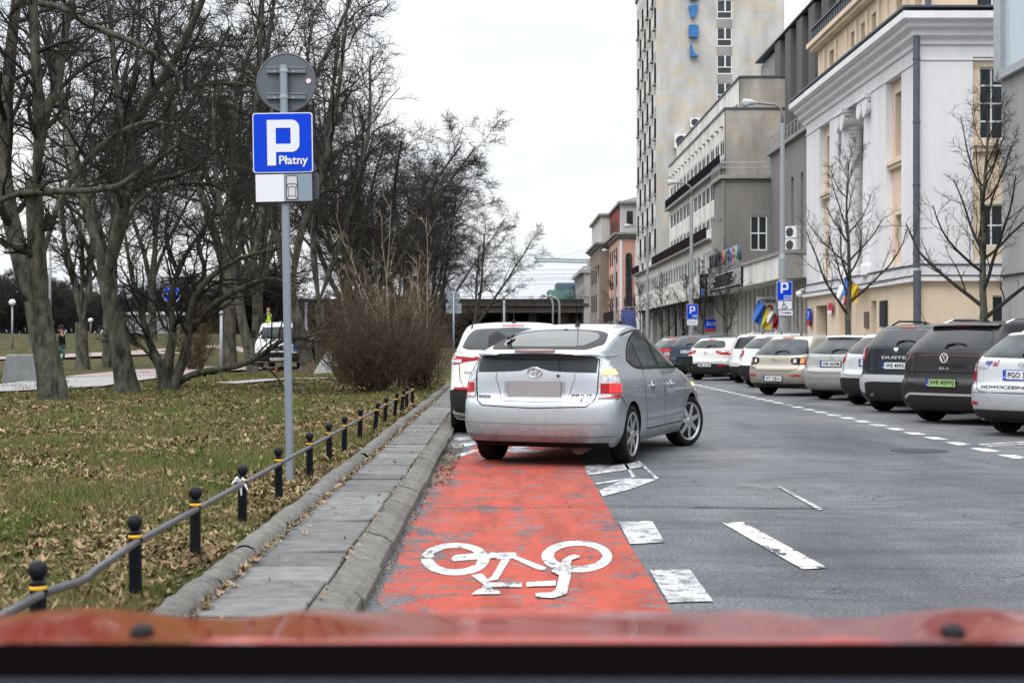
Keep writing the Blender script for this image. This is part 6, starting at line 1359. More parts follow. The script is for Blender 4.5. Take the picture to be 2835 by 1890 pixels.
# ============================================================= TREES
M_BARK = mat('bark', (.022, .022, .017), .95, c2=(.125, .120, .096), vscale=6.0, thr=(.34, .66), bump=1.6, bscale=14, stretch=(1, 1, .4), spec=.05)
M_BARKB = mat('bark_pale_base', (.10, .085, .072), .95, c2=(.21, .17, .15), vscale=4, bump=1.0, bscale=10, spec=.1)
M_TWIG = mat('twig', (.022, .020, .018), .9, c2=(.048, .044, .038), vscale=.8, spec=.1)
M_TWIG2 = mat('twig_far', (.030, .027, .026), .9, c2=(.052, .047, .044), vscale=.6, spec=.1)
M_TAN = mat('shoot_tan', (.24, .185, .135), .9, c2=(.40, .32, .25), vscale=3, spec=.1)
M_SHRUB = mat('shrub_stem', (.030, .024, .018), .9, c2=(.12, .090, .058), vscale=5, spec=.1)
V3 = np.array
def unit(v): return v/(np.linalg.norm(v)+1e-9)
class Tree:
    def __init__(s, seed, split=1): s.rs = np.random.RandomState(seed); s.st = ({}, {}); s.split = split
    def rec(s, pts, rad, lvl):
        k = (9, 7, 5, 4, 3, 3)[min(lvl, 5)]; key = (len(pts), k); s.st[0 if lvl <= s.split else 1].setdefault(key, []).append((pts, rad))
    def grow(s, p, d, r, L, lvl, cfg, r1=None):
        n = (9, 8, 7, 6, 5, 4)[min(lvl, 5)]; rs = s.rs; pts = [p]; d = unit(d); seg = L/(n-1); w_ = cfg['wander'][min(lvl, 4)]; up = cfg['up'][min(lvl, 4)]
        for i in range(n-1):
            d = unit(d + rs.normal(0, w_, 3) + V3([0, 0, up])); p = p + d*seg; pts.append(p)
        rr = r*(1-np.linspace(0, 1, n)**1.1*(1-(r1 if r1 is not None else .32))); s.branch(np.array(pts), rr, lvl, cfg); return pts
    def branch(s, pts, rad, lvl, cfg, t0=None, nch=None):
        s.rec(pts, rad, lvl)
        if lvl >= cfg['max']: return
        rs = s.rs; L = np.linalg.norm(np.diff(pts, axis=0), axis=1).sum(); n = nch if nch is not None else cfg['n'][min(lvl, 4)]; t0 = t0 if t0 is not None else cfg['t0'][min(lvl, 4)]
        n = max(1, int(round(n*rs.uniform(.8, 1.2)))); ph = rs.uniform(0, 6.28)
        for i in range(n):
            t = t0 + (1-t0)*(i+rs.uniform(.2, .8))/n; f = t*(len(pts)-1); k = min(int(f), len(pts)-2); a = f-k
            p = pts[k]*(1-a)+pts[k+1]*a; tan = unit(pts[k+1]-pts[k]); r0 = rad[k]*(1-a)+rad[k+1]*a
            ph += 2.4 + rs.uniform(-.5, .5); q = unit(np.cross(tan, V3([.3, .2, 1.0]) if abs(tan[2]) < .9 else V3([1., 0, 0]))); b_ = np.cross(tan, q); side = q*math.cos(ph)+b_*math.sin(ph)
            ang = math.radians(cfg['ang'][min(lvl, 4)]*rs.uniform(.7, 1.3)); d = tan*math.cos(ang)+side*math.sin(ang)
            if lvl >= 1 and d[2] < -.35: d[2] *= .2
            ll = L*cfg['ratio'][min(lvl, 4)]*(1.15-.65*t)*rs.uniform(.65, 1.25); rc = max(cfg['rmin'], min(r0*.8, r0*cfg['rr'][min(lvl, 4)]*rs.uniform(.75, 1.1)))
            s.grow(p, d, rc, max(ll, cfg.get('lmin', .15)), lvl+1, cfg)
    def mesh(s, which, name, m, parent):
        Vs = []; Fs = []; o = 0
        for (n, k), lst in s.st[which].items():
            P = np.stack([a for a, _ in lst]); Rr = np.stack([b for _, b in lst]); B = len(P)
            T = np.empty_like(P); T[:, 1:-1] = P[:, 2:]-P[:, :-2]; T[:, 0] = P[:, 1]-P[:, 0]; T[:, -1] = P[:, -1]-P[:, -2]; T /= np.linalg.norm(T, axis=2, keepdims=True)+1e-9
            ref = np.where(np.abs(T[:, :1, 2:3]) > .8, V3([1., 0, 0])[None, None], V3([0, 0, 1.])[None, None])*np.ones_like(T)
            A = np.cross(T, ref); A /= np.linalg.norm(A, axis=2, keepdims=True)+1e-9; Bn = np.cross(T, A)
            q = np.arange(k)*2*np.pi/k; V = P[:, :, None] + (A[:, :, None]*np.cos(q)[None, None, :, None] + Bn[:, :, None]*np.sin(q)[None, None, :, None])*Rr[:, :, None, None]
            Vs.append(V.reshape(-1, 3)); base = o + (np.arange(B)*n*k)[:, None, None]; i = np.arange(n-1)[None, :, None]*k; j = np.arange(k)[None, None, :]; j2 = (j+1) % k
            Fs.append(np.stack([base+i+j, base+i+j2, base+i+k+j2, base+i+k+j], 3).reshape(-1, 4)); o += B*n*k
        if not Vs: return None
        me = npmesh(name, np.concatenate(Vs), np.concatenate(Fs)); return link(name, me, parent, m, True)
CFG = dict(max=4, n=(7, 8, 7, 6, 0), t0=(.35, .22, .15, .12, 0), ang=(46, 44, 42, 40, 0), ratio=(.52, .50, .50, .46, 0), wander=(.05, .13, .17, .20, .22), up=(.02, .05, .045, .03, .02), rr=(.50, .48, .50, .55, .5), rmin=.006)
def skel(px, Yd, rpx, dY=None):
    """stem through picture points at real depth Yd (metres); radii in picture pixels"""
    pts = []; n = len(px)
    for i, (x, y) in enumerate(px): yy = Yd + (dY[i] if dY else 0); pts.append(np.array(at(x, y, yy)))
    pts = np.array(pts); t = np.linspace(0, n-1, max(n*3, 8)); out = np.stack([[pchip(range(n), pts[:, k])(v) for v in t] for k in range(3)], 1)
    rad = np.array([pchip(range(n), [r*Yd/F for r in rpx])(v) for v in t]) if len(rpx) == n else np.interp(t, [0, n-1], [rpx[0]*Yd/F, rpx[-1]*Yd/F])
    return out, rad
def flare(pts, rad, k=.28):
    h = pts[:, 2]-pts[0, 2]; return rad*(1+k*np.exp(-h/.35))
def hand_tree(label, seed, stems, cfg=None, group=None, name='bare_tree'):
    """stems: (px list, depth, radii, children, t0, dY)"""
    T = Tree(seed, 1); cfg = cfg or CFG
    p0 = at(*stems[0][0][0], stems[0][1]); root = empty(name, (p0.x, p0.y, 0.1), 0, label, 'tree', group)
    for i, s_ in enumerate(stems):
        px, Yd, rp, nc, t0 = s_[:5]; dY = s_[5] if len(s_) > 5 else None
        pts, rad = skel(px, Yd, rp, dY)
        if i > 0 and not (len(s_) > 6 and s_[6]): rad = rad*np.concatenate([[.35, .62, .85], np.ones(len(rad)-3)])
        if i == 0 or (len(s_) > 6 and s_[6]): pts[0, 2] -= .12; rad = flare(pts, rad)
        T.branch(pts, rad, 1, cfg, t0, int(nc*1.55)) if nc else T.rec(pts, rad, 0)
    T.mesh(0, 'trunk', M_BARK, root); T.mesh(1, 'crown', M_TWIG, root)
    for c_ in root.children: c_.location = -Vector(root.location)
    return root
c1 = dict(CFG, n=(7, 7, 9, 7, 0), ratio=(.42, .34, .52, .50, 0), lmin=.3, rmin=.0055)
hand_tree('thick leaning forked tree nearest the left edge with pale trunk base', 1, [
    ([(125, 928), (112, 840), (95, 760), (84, 690)], 27, (34, 30, 29, 30), 0, .9),
    ([(84, 700), (62, 640), (40, 560), (18, 460), (8, 340), (20, 170), (38, 0), (60, -160)], 27, (27, 24, 22, 20, 18, 15, 12, 8), 9, .25, (0, .2, .4, .6, .8, 1, 1.2, 1.5)),
    ([(95, 730), (88, 640), (84, 560), (80, 470), (80, 410)], 27, (25, 23, 21, 20, 18), 3, .3, (0, -.1, -.2, -.3, -.4)),
    ([(80, 420), (92, 300), (84, 170), (76, 0), (80, -160)], 27, (15, 14, 12, 10, 6), 8, .15, (-.4, -.5, -.8, -1, -1.5)),
    ([(82, 425), (104, 260), (132, 200), (144, 110), (165, 0), (200, -140)], 27, (14, 13, 12, 10, 8, 5), 8, .2, (-.4, 0, .3, .6, 1, 1.4)),
    ([(20, 40), (50, 6), (130, 14), (210, 60), (300, 95), (370, 135), (410, 180), (425, 240)], 27, (9, 9, 8, 8, 7, 6, 5, 3), 9, .15, (1, .5, 0, -.6, -1, -1.4, -1.6, -1.8)),
    ([(-40, 480), (60, 442), (180, 438), (260, 430), (330, 388), (412, 330)], 27, (8, 8, 7, 7, 6, 3), 7, .2, (0, -.5, -.8, -1, -1.2, -1.5)),
    ([(86, 640), (130, 480), (190, 380), (280, 300), (360, 280), (470, 330)], 27, (7, 7, 7, 6, 5, 3), 8, .3, (0, .6, 1, 1.3, 1.6, 2))], c1)
hand_tree('forked tree with scarred trunk right of the thick leaning tree', 2, [
    ([(293, 902), (284, 850), (268, 760), (250, 680), (240, 610)], 31.5, (26, 24, 21, 19, 18), 0, .9),
    ([(245, 640), (222, 560), (190, 450), (165, 350), (150, 250), (120, 120), (100, -60)], 31.5, (14, 12, 11, 9, 8, 6, 4), 9, .2, (0, .3, .6, 1, 1.3, 1.6, 2)),
    ([(246, 640), (265, 560), (290, 440), (300, 340), (330, 240), (385, 165), (440, 60), (490, -60)], 31.5, (17, 16, 15, 13, 12, 10, 8, 5), 10, .2, (0, -.2, -.5, -.7, -1, -1.2, -1.6, -2)),
    ([(300, 350), (268, 200), (255, 60), (240, -100)], 31.5, (9, 8, 6, 4), 7, .2), ([(262, 570), (310, 470), (370, 430), (470, 420), (560, 470)], 31.5, (6, 5, 5, 4, 2), 7, .2, (0, .5, 1, 1.4, 1.9)),
    ([(330, 240), (420, 200), (520, 190), (640, 215)], 31.5, (6, 5, 4, 2), 8, .2, (-1, -1.4, -1.8, -2.2))], c1)
c3 = dict(CFG, n=(6, 7, 9, 6, 0), ratio=(.40, .42, .5, .5, 0), up=(.02, .03, .03, .02, .02), wander=(.05, .17, .22, .25, .25), lmin=.2)
hand_tree('spreading many-stemmed tree with a long low limb reaching right', 3, [
    ([(378, 898), (372, 850), (345, 790), (320, 700), (300, 620), (285, 520)], 32.5, (15, 13, 9, 7, 5, 3), 8, .35, None, True),
    ([(385, 898), (388, 830), (398, 760), (392, 690), (420, 600), (470, 520)], 32.5, (14, 12, 9, 8, 6, 3), 8, .3, None, True),
    ([(392, 898), (420, 830), (432, 770), (440, 700), (480, 640), (560, 590), (640, 570)], 32.5, (13, 11, 9, 8, 7, 5, 3), 9, .3, (0, 0, -.2, -.4, -.6, -.9, -1.2), True),
    ([(440, 700), (470, 620), (455, 560), (500, 490), (560, 450)], 32.5, (7, 6, 5, 4, 2), 7, .2), ([(430, 780), (490, 700), (560, 660), (620, 640), (690, 660)], 32.5, (7, 7, 6, 4, 2), 8, .2, (0, -.6, -1.2, -1.6, -2)),
    ([(398, 898), (412, 876), (470, 852), (540, 842), (605, 812), (650, 782), (700, 775), (752, 758)], 32.5, (9, 8, 7, 6.5, 6, 5, 4, 2), 7, .45, (0, -.1, -.3, -.5, -.7, -.9, -1.1, -1.3), True),
    ([(372, 860), (330, 800), (300, 780), (270, 700)], 32.5, (5, 4, 4, 2), 6, .3), ([(410, 640), (380, 540), (400, 440), (430, 380)], 32.5, (5, 4, 3, 2), 7, .2)], c3)
c2 = dict(CFG, n=(7, 6, 9, 7, 0), ratio=(.50, .34, .5, .5, 0), rmin=.009, lmin=.3)
hand_tree('small forked tree far on the lawn between the two thick trunks', 4, [
    ([(190, 848), (188, 790), (186, 740)], 58, (15, 14, 14), 0, .9), ([(187, 745), (172, 650), (150, 560), (140, 470)], 58, (9, 8, 6, 4), 7, .2), ([(187, 745), (205, 660), (204, 620), (215, 520), (210, 430)], 58, (9, 8, 7, 5, 3), 7, .2), ([(186, 700), (190, 600), (180, 480)], 58, (6, 5, 3), 6, .2)], c2)
hand_tree('slanting tree at the left side of the white van', 5, [
    ([(582, 860), (570, 800), (556, 735), (545, 660)], 49, (13, 12, 11, 10), 0, .9), ([(547, 680), (520, 560), (500, 440), (490, 300), (500, 120)], 49, (9, 8, 7, 5, 3), 9, .2), ([(547, 670), (590, 560), (610, 440), (620, 300), (640, 140)], 49, (8, 7, 6, 5, 3), 9, .2)], c2)
hand_tree('tall slanting tree just right of the grey sign pole', 6, [
    ([(708, 852), (696, 790), (682, 735), (665, 660)], 52, (16, 15, 13, 12), 0, .9), ([(668, 680), (640, 560), (610, 400), (590, 240), (600, 60), (610, -80)], 52, (11, 10, 8, 7, 5, 3), 10, .2), ([(668, 670), (690, 540), (740, 400), (770, 260), (790, 100), (800, -20)], 52, (10, 9, 8, 6, 4, 3), 11, .2), ([(680, 620), (640, 470), (655, 330), (700, 180), (720, 20)], 52, (7, 6, 5, 4, 2), 9, .2)], c2)
hand_tree('upright tree behind the shrubbery beside the slanting tree', 7, [
    ([(742, 842), (738, 780), (734, 700)], 57, (12, 11, 10), 0, .9), ([(734, 710), (720, 560), (735, 400), (760, 240), (780, 80)], 57, (9, 8, 7, 5, 3), 11, .2), ([(734, 690), (780, 560), (820, 420), (850, 260), (850, 130)], 57, (8, 7, 6, 4, 2), 11, .2)], c2)

# ---- template trees, copied along the street and over the park
def template(seed, H_, n1, cfg, name='bare_tree', tw=M_TWIG2, r0=.28, up=1.0, lean=(0, 0)):
    T = Tree(seed, 1); root = empty(name, (0, 0, 0)); rs = T.rs; fork = H_*.22
    pts = np.array([[0, 0, -.15], [.02*H_*lean[0], 0, fork*.5], [.05*H_*lean[0], .03*H_*lean[1], fork]]); T.rec(np.array([pts[0], (pts[0]+pts[1])/2, pts[1], (pts[1]+pts[2])/2, pts[2]]), V3([r0*1.25, r0, r0*.95, r0*.9, r0*.88]), 0)
    ph = rs.uniform(0, 6)
    for i in range(n1):
        ph += 2.4; sp = rs.uniform(.22, .62)*(1 if i else .1)/up; d = V3([math.cos(ph)*sp+lean[0]*.2, math.sin(ph)*sp, 1.0])
        T.grow(pts[2]-V3([0, 0, fork*.25*rs.rand()]), d, r0*rs.uniform(.45, .65), (H_-fork)*rs.uniform(.72, .92), 1, cfg)
    T.mesh(0, 'trunk', M_BARK, root); T.mesh(1, 'crown', tw, root); return root
ct = dict(max=5, n=(0, 10, 8, 6, 4), t0=(.3, .20, .15, .12, .1), ang=(40, 46, 44, 42, 42), ratio=(.5, .40, .48, .46, .5), wander=(.05, .08, .15, .19, .22), up=(.02, .03, .03, .02, .0), rr=(.5, .42, .5, .55, .6), rmin=.012, lmin=.35)
TP = [template(40, 17, 5, ct), template(41, 17, 6, ct), template(42, 16, 5, dict(ct, up=(.02, .02, .0, -.02, -.03))), template(43, 16, 4, ct, lean=(1.2, 0))]
GT = 'bare trees along the park side of the street'
spots = [(-11.5, 60, 1.22, 'tall bare tree rising highest at the park edge behind the blue parking sign', 0), (-9.0, 82, 1.03, 'bare tree whose crown tops the skyline right of the parking sign', 1), (-6.8, 101, .99, 'bare tree with jagged top next right along the descending skyline', 2),
         (-5.5, 121, .95, 'bare tree lower on the descending skyline above the brown shrub', 0), (-3.4, 142, .92, 'leaning bare tree reaching farthest out over the street', 3), (-7.5, 165, .80, 'bare tree standing in front of the viaduct at the street edge', 1), (-8.5, 195, .60, 'low bare tree by the viaduct at the end of the row', 2)]
spots += [(-7.9, 90, 1.15, 'bare tree filling the skyline between the sign and the brown thicket', 2), (-6.2, 111, 1.05, 'bare tree with upswept twigs above the tan shoots', 0)]
GP = 'bare trees deeper in the park'
deep = [(-17, 62, 1.2), (-13, 76, 1.1), (-10.5, 104, 1.05), (-24, 98, 1.1), (-38, 96, 1.1), (-12, 122, 1.0), (-20, 118, 1.05), (-31, 112, 1.05), (-10, 140, 1.0)]
used = set()
def put(src, x, y, s_, lab, grp, rz):
    global used
    if src not in used: o = TP[src]; used.add(src)
    else: o = copy_tree(TP[src])
    o.location = (x, y, gz(x, y)-.05 if x < -1.5 else .13); o.scale = (s_, s_, s_); o.rotation_euler = (0, 0, rz); tag(o, lab, 'tree', grp)
for i, (x, y, s_, lab, k) in enumerate(spots): put(k, x, y, s_, lab, None, (1.7*i) if k != 3 else .25)
for i, (x, y, s_) in enumerate(deep): put(i % 3, x, y, s_, 'bare dark tree deeper in the park behind the front rows', GP, 2.1*i+.5)
# far wood: one mass
src = [TP[k].children for k in range(3)]; Vs = []; Fs = []; o0 = 0; rs = np.random.RandomState(9)
tv = []
WT = [template(50, 17, 6, dict(ct, max=4, n=(0, 12, 10, 7, 0), rmin=.035, lmin=.6)), template(51, 16, 7, dict(ct, max=4, n=(0, 12, 10, 7, 0), rmin=.035, lmin=.6))]
for k in (0, 1):
    for ch in WT[k].children:
        me = ch.data; n = len(me.vertices); V = np.empty(n*3, np.float32); me.vertices.foreach_get('co', V); V = V.reshape(-1, 3); m_ = len(me.polygons); L_ = np.empty(m_*4, np.int32); me.loops.foreach_get('vertex_index', L_); tv.append((V, L_.reshape(-1, 4)))
for i in range(34):
    x, y = -68+i*1.8+rs.uniform(-1.5, 1.5), rs.uniform(130, 190); s_ = rs.uniform(.5, .75); a = rs.uniform(0, 6.28); c_, n_ = math.cos(a), math.sin(a)
    for V, Fq in tv[(i % 2)*2:(i % 2)*2+2]:
        W = np.stack([(V[:, 0]*c_-V[:, 1]*n_)*s_*1.2+x, (V[:, 0]*n_+V[:, 1]*c_)*s_*1.2+y, V[:, 2]*s_*.85+(-.4 if x < -16 else -1.5)], 1); Vs.append(W); Fs.append(Fq+o0); o0 += len(W)
me = npmesh('far_wood', np.concatenate(Vs), np.concatenate(Fs)); tag(link('far_wood', me, None, M_TWIG2, True), 'dark leafless wood filling the far side of the park', 'wood', kind='stuff')
for o in WT:
    for ch in list(o.children): bpy.data.objects.remove(ch)
    bpy.data.objects.remove(o)

# ---- shrubs
def shrub(lab, x, y, n, h, sp, m, seed, r=.012, sub=(7, 4), up=.06, z0=None, grp=None, tall=0, mt=None):
    T = Tree(seed, 0); rs = T.rs; z = gz(x, y) if z0 is None else z0; root = empty('shrub', (x, y, z), 0, lab, 'shrub', grp)
    cfg = dict(max=3, n=(sub[0], sub[0], sub[1], 0, 0), t0=(.15,)*5, ang=(38, 40, 42, 40, 40), ratio=(.4, .42, .5, .5, .5), wander=(.07, .10, .16, .2, .2), up=(.02, up, .03, .02, 0), rr=(.5, .55, .6, .6, .6), rmin=.005, lmin=.12)
    for i in range(n):
        a = rs.uniform(0, 6.28); q = rs.uniform(.1, 1)**.8; d = V3([math.cos(a)*sp*q, math.sin(a)*sp*q, 1.0]); p = V3([rs.normal(0, .16), rs.normal(0, .16), -.05])
        T.grow(p, d, r*rs.uniform(.7, 1.3), h*rs.uniform(.5, 1.15)*(1 if q < .7 else .9), 1, cfg)
    T.mesh(0, 'stem', m, root); T.mesh(1, 'twigs', m, root)
    if tall:
        T2 = Tree(seed+50, 5); c_ = dict(cfg, n=(0, 8, 4, 0, 0), max=3, ratio=(.1, .24, .4, .3, .3), ang=(32,)*5, wander=(.02, .055, .10, .1, .1))
        for i in range(tall):
            a = rs.uniform(0, 6.28); q = rs.uniform(.02, .5); T2.grow(V3([rs.normal(0, .45), rs.normal(0, .3), 0]), V3([math.cos(a)*q, math.sin(a)*q, 1.0]), .015, (rs.uniform(4.2, 5.0) if i < 4 else rs.uniform(1.9, 3.5)), 1, c_)
        T2.mesh(0, 'shoot', mt or m, root)
shrub('large dark twiggy shrub leaning over the end of the bollard rail', -2.75, 31.0, 80, 2.5, 1.5, M_SHRUB, 60, sub=(8, 6))
shrub('brown thicket with long pale shoots behind the large dark shrub', -2.55, 36.0, 120, 2.3, .75, M_SHRUB, 61, sub=(8, 5), tall=30, mt=M_TAN)
shrub('tan shrub left of the brown thicket', -3.9, 37.0, 80, 2.3, .65, mat('shrub_tan', (.085, .062, .040), .9, c2=(.15, .11, .07), vscale=2, spec=.1), 62, sub=(7, 4))
shrub('low brown shrub between the thicket and the white crossover', -1.9, 33.0, 60, 1.7, .8, M_SHRUB, 63, sub=(7, 4)); shrub('small bare shrub on the lawn near the blue ring sign', -11.6, 54, 60, 2.6, .8, M_SHRUB, 64, sub=(6, 4))
shrub('brown hedge shrub far along the kerb before the viaduct', -3.2, 60, 90, 3.2, .8, M_SHRUB, 65, sub=(6, 4)); shrub('brown bushes near the foot of the pink building', 12.6, 170, 90, 4.0, .9, M_SHRUB, 66, r=.03, sub=(5, 3), z0=.1)
shrub('brown bushes under the viaduct at the right', 9.5, 190, 90, 4.5, .9, M_SHRUB, 67, r=.03, sub=(5, 3), z0=0)
# ---- street trees on the right pavement
def street_tree(lab, seed, x, y, H_, spread, r0, nb, t0=.28, rm=.006, grp=None):
    T = Tree(seed, 0); rs = T.rs; root = empty('street_tree', (x, y, .13), 0, lab, 'tree', grp)
    cfg = dict(max=4, n=(nb, 7, 5, 3, 0), t0=(t0, .15, .15, .1, 0), ang=(50, 38, 38, 36, 0), ratio=(.36, .42, .42, .42, 0), wander=(.03, .10, .14, .17, .2), up=(.0, .10, .07, .05, 0), rr=(.46, .45, .5, .6, .5), rmin=rm, lmin=.15)
    n = 12; p = V3([0, 0, -.1]); pts = []
    for i in range(n): pts.append(p); p = p + V3([rs.normal(0, .035), rs.normal(0, .035), H_/(n-1)*1.0])
    pts = np.array(pts); rad = r0*(1-.88*np.linspace(0, 1, n)**.9); T.rec(pts, flare(pts, rad, .2), 0)
    ph = rs.uniform(0, 6)
    for i in range(nb):
        t = t0 + (.97-t0)*(i+rs.rand()*.8)/nb; f = t*(n-1); k = min(int(f), n-2); a = f-k; p = pts[k]*(1-a)+pts[k+1]*a; ph += 2.4+rs.uniform(-.4, .4)
        el = math.radians(rs.uniform(22, 48)+20*t); d = V3([math.cos(ph)*math.cos(el), math.sin(ph)*math.cos(el), math.sin(el)]); L_ = spread*(1.25-1.0*t)*rs.uniform(.75, 1.15)
        T.grow(p, d, rad[k]*rs.uniform(.42, .6), max(L_, .4), 1, cfg)
    T.mesh(0, 'trunk', M_BARK, root); T.mesh(1, 'crown', M_TWIG, root)
street_tree('bare street tree in front of the columned portico', 71, 12.0, 49, 7.6, 3.3, .125, 17, rm=.005)
street_tree('bare street tree in front of the window bay at the right edge', 72, 12.05, 35.5, 7.2, 3.3, .13, 18, t0=.24, rm=.005)
for i, (y, H_, lab) in enumerate([(73.5, 5.6, 'bare street tree before the theatre flags'), (81, 5.4, 'bare street tree left of the theatre flags'), (90, 5.0, 'bare street tree before the slatted programme board'), (103, 5.6, 'bare street tree in front of the dark shopfronts'), (118, 6.0, 'bare pale street tree before the podium pillars'), (150, 7.5, 'bare street tree at the faded blue projecting sign')]):
    street_tree(lab, 80+i, 11.6, y, H_, 2.6, .10, 11, rm=.007)
def far_tree(lab, x, y, s_, k): o = copy_tree(TP[k]); o.location = (x, y, 0); o.scale = (s_, s_, s_); o.rotation_euler = (0, 0, x); tag(o, lab, 'tree')
far_tree('distant bare tree in front of the green netting above the viaduct', 17.5, 330, .95, 0); far_tree('distant pale bare tree left of the green netting', 9.5, 330, .75, 1)
# ============================================================= STREET FURNITURE AND PEOPLE
M_BOL = mat('bollard_black', (.005, .006, .009), .42, vscale=8, c2=(.012, .013, .016)); M_YEL = mat('band_yellow', (.75, .42, .02), .45); M_RAIL = mat('rail_worn', (.055, .06, .07), .35, c2=(.11, .11, .12), vscale=8, metal=.5)
M_SGREY = mat('sign_back_grey', (.085, .10, .12), .5, var=.08, vscale=3); M_SWHITE = mat('sign_white', (.66, .68, .74), .4); M_GALV = mat('galvanised', (.24, .28, .33), .45, metal=.5, var=.12, vscale=5, stretch=(1, 1, .1))
BX = -1.58
def bollard(x, y, tilt, lab):
    t = empty('bollard', (x, y, .10), 0, lab, 'bollard', 'bollards along the grass edge'); t.rotation_euler = (tilt[0], tilt[1], 0)
    MB().lathe([(.028, -.05), (.028, .345), (.0295, .350), (.0295, .357), (.020, .366)], 20).build('post', M_BOL, t, True); autosmooth(t.children[0].data)
    MB().lathe([(.019, .364)] + [(.0335*math.sin(math.pi*k/12), .3995-.0335*math.cos(math.pi*k/12)) for k in range(3, 13)], 20).build('ball_cap', M_BOL, t, True)
    MB().lathe([(.0283, .333), (.0292, .334), (.0292, .345), (.0283, .346)], 20).build('yellow_band', M_YEL, t, True); return t
ys_b = [4.87, 6.16, 7.36, 8.69, 10.14, 11.78, 13.13, 14.34, 15.93, 17.7, 19.3, 21.0, 22.4, 23.8, 25.4]
words = ['nearest bollard cut off by the red bonnet', 'second bollard from the camera with a bent rail before it', 'third bollard from the camera', 'fourth bollard from the camera with a white ribbon tied on', 'fifth bollard from the camera just before the sign pole', 'sixth bollard from the camera just past the sign pole',
         'seventh bollard from the camera with a big leaf at its foot', 'eighth bollard from the camera', 'ninth bollard from the camera, standing upright', 'tenth bollard from the camera, leaning', 'fifth bollard from the far end of the rail', 'fourth bollard from the far end of the rail', 'third bollard from the far end of the rail', 'last but one bollard of the rail', 'farthest bollard at the end of the rail under the shrub']
rb = random.Random(4)
for i, y in enumerate(ys_b):
    tl = (rb.uniform(-.02, .02), rb.uniform(-.02, .02)) if i < 8 else (rb.uniform(-.03, .03), rb.uniform(.02, .16) if i in (9, 10, 11, 12) else 0.02)
    bollard(BX, y, tl, words[i])
for i in range(-1, len(ys_b)-1):
    y0, y1 = (3.4, ys_b[0]) if i < 0 else (ys_b[i], ys_b[i+1]); z = .418; pts = [(BX+.01, y0+.02, z)]
    if i == 0: pts += [(BX+.0, y0+.45, z-.035), (BX-.02, y0+.62, z-.05), (BX-.015, y0+.72, z-.035)]
    pts.append((BX+.01, y1-.02, z)); mb = MB(); mb.tube(pts, .0165, 10)
    o = mb.build('rail', M_RAIL, None, True); autosmooth(o.data, 50); tag(o, ['dented metal rail between the first two bollards', 'straight dark metal rail between bollards, before number %d']['0' == '1'] if i == 0 else 'straight dark metal rail joining two bollards along the grass', 'rail', None if i == 0 else 'rails between the bollards')
mb = MB()
for k, (dx, dz) in enumerate(((-.05, .0), (.03, .02), (.05, -.04), (.01, -.07), (-.03, .03))): mb.tube([(BX+.0, 8.64, .43), (BX+dx*.6, 8.62, .43+dz*.6+.01), (BX+dx, 8.61, .42+dz)], [.007, .009, .003], 4)
tag(mb.build('ribbon', M_SWHITE), 'scrap of white ribbon tied to a bollard', 'ribbon')
v, t_ = leaves(3, 13.0, 13.05, .24, 77, -1.53, -1.60); o = link('big_leaf', npmesh('big_leaf', v, t_), None, M_LEAF); tag(o, 'large dry brown leaf lying at the foot of a bollard', 'leaf')

def rrect(w_, h, r, n=6):
    pts = []
    for cx_, cz, a0 in ((w_/2-r, h/2-r, 0), (-w_/2+r, h/2-r, 90), (-w_/2+r, -h/2+r, 180), (w_/2-r, -h/2+r, 270)):
        for k in range(n+1): a = R(a0+90*k/n); pts.append((cx_+r*math.cos(a), cz+r*math.sin(a)))
    return pts
def panel(name, pts, y0, th, m, parent): return MB().prism([(x, y0, z) for x, z in pts], (0, th, 0)).build(name, m, parent)
# main parking sign: pole between the third and sixth bollards, slightly leaning
base = at(666, 1035, 11.35); SY = 11.35; k_ = SY/F
t = empty('parking_sign_post', (base.x, SY, .12), 0, 'tall grey pole with blue parking sign, white panel and round grey sign back', 'sign')
top = at(651, 150, SY); bx, bz = base.x, .12
def L(x, y, dy=0): p = at(x, y, SY); return (p.x-bx, dy, p.z-bz)
mb = MB(); mb.tube([(0, 0, -.1), L(651, 150)], .032, 14); o = mb.build('pole', M_GALV, t, True); autosmooth(o.data)
c0 = Vector(L(655, 187, .06)); rd = 66.5*k_; pts = [(c0.x+rd*math.cos(6.2832*k/48), c0.z+rd*math.sin(6.2832*k/48)) for k in range(48)]
disc = panel('round_sign_back', pts, .055, .012, M_SGREY, t); mb = MB(); mb.tube([(x, .058, z) for x, z in pts]+[(pts[0][0], .058, pts[0][1])], .0085, 6, False); mb.build('rim', M_SGREY, disc, True)
for yy in (158, 218):
    p = Vector(L(656, yy, .03)); mb = MB(); mb.box(p.x-.155, p.x+.155, .03, .052, p.z+.010, p.z+.026); mb.box(p.x-.155, p.x+.155, .036, .052, p.z-.03, p.z+.009); mb.box(p.x-.155, p.x+.155, .024, .036, p.z-.028, p.z-.012)
    mb.build('bracket', mat('bracket_grey', (.14, .16, .18), .5, metal=.3), disc); mb = MB(); mb.lathe([(.037, p.z-.03), (.037, p.z+.0)], 16, (L(652, yy)[0], 0, 0)); 
    for dx in (-.09, .06): mb.lathe([(.008, .012), (.008, .024)], 8, (p.x+dx, 0, p.z-.02), 'y')
    mb.build('clamp', mat('clamp_grey', (.34, .37, .40), .4, metal=.6), disc)
pt = [(L(707, 183)[0]+.022*math.cos(6.2832*k/20), L(707, 183)[2]+.022*math.sin(6.2832*k/20)) for k in range(20)]; stk = panel('sticker', pt, .051, .003, M_SWHITE, disc)
pq = [(L(707, 183)[0]+.022*math.cos(6.2832*k/20)*(.98 if k < 12 else .8), L(707, 183)[2]+.022*math.sin(6.2832*k/20)*(.98 if k < 12 else .8)) for k in range(-5, 9)]
mb = MB(); mb.tube([(x, .050, z) for x, z in pq], .0022, 4); mb.build('sticker_ring', M_SIGNR, stk)
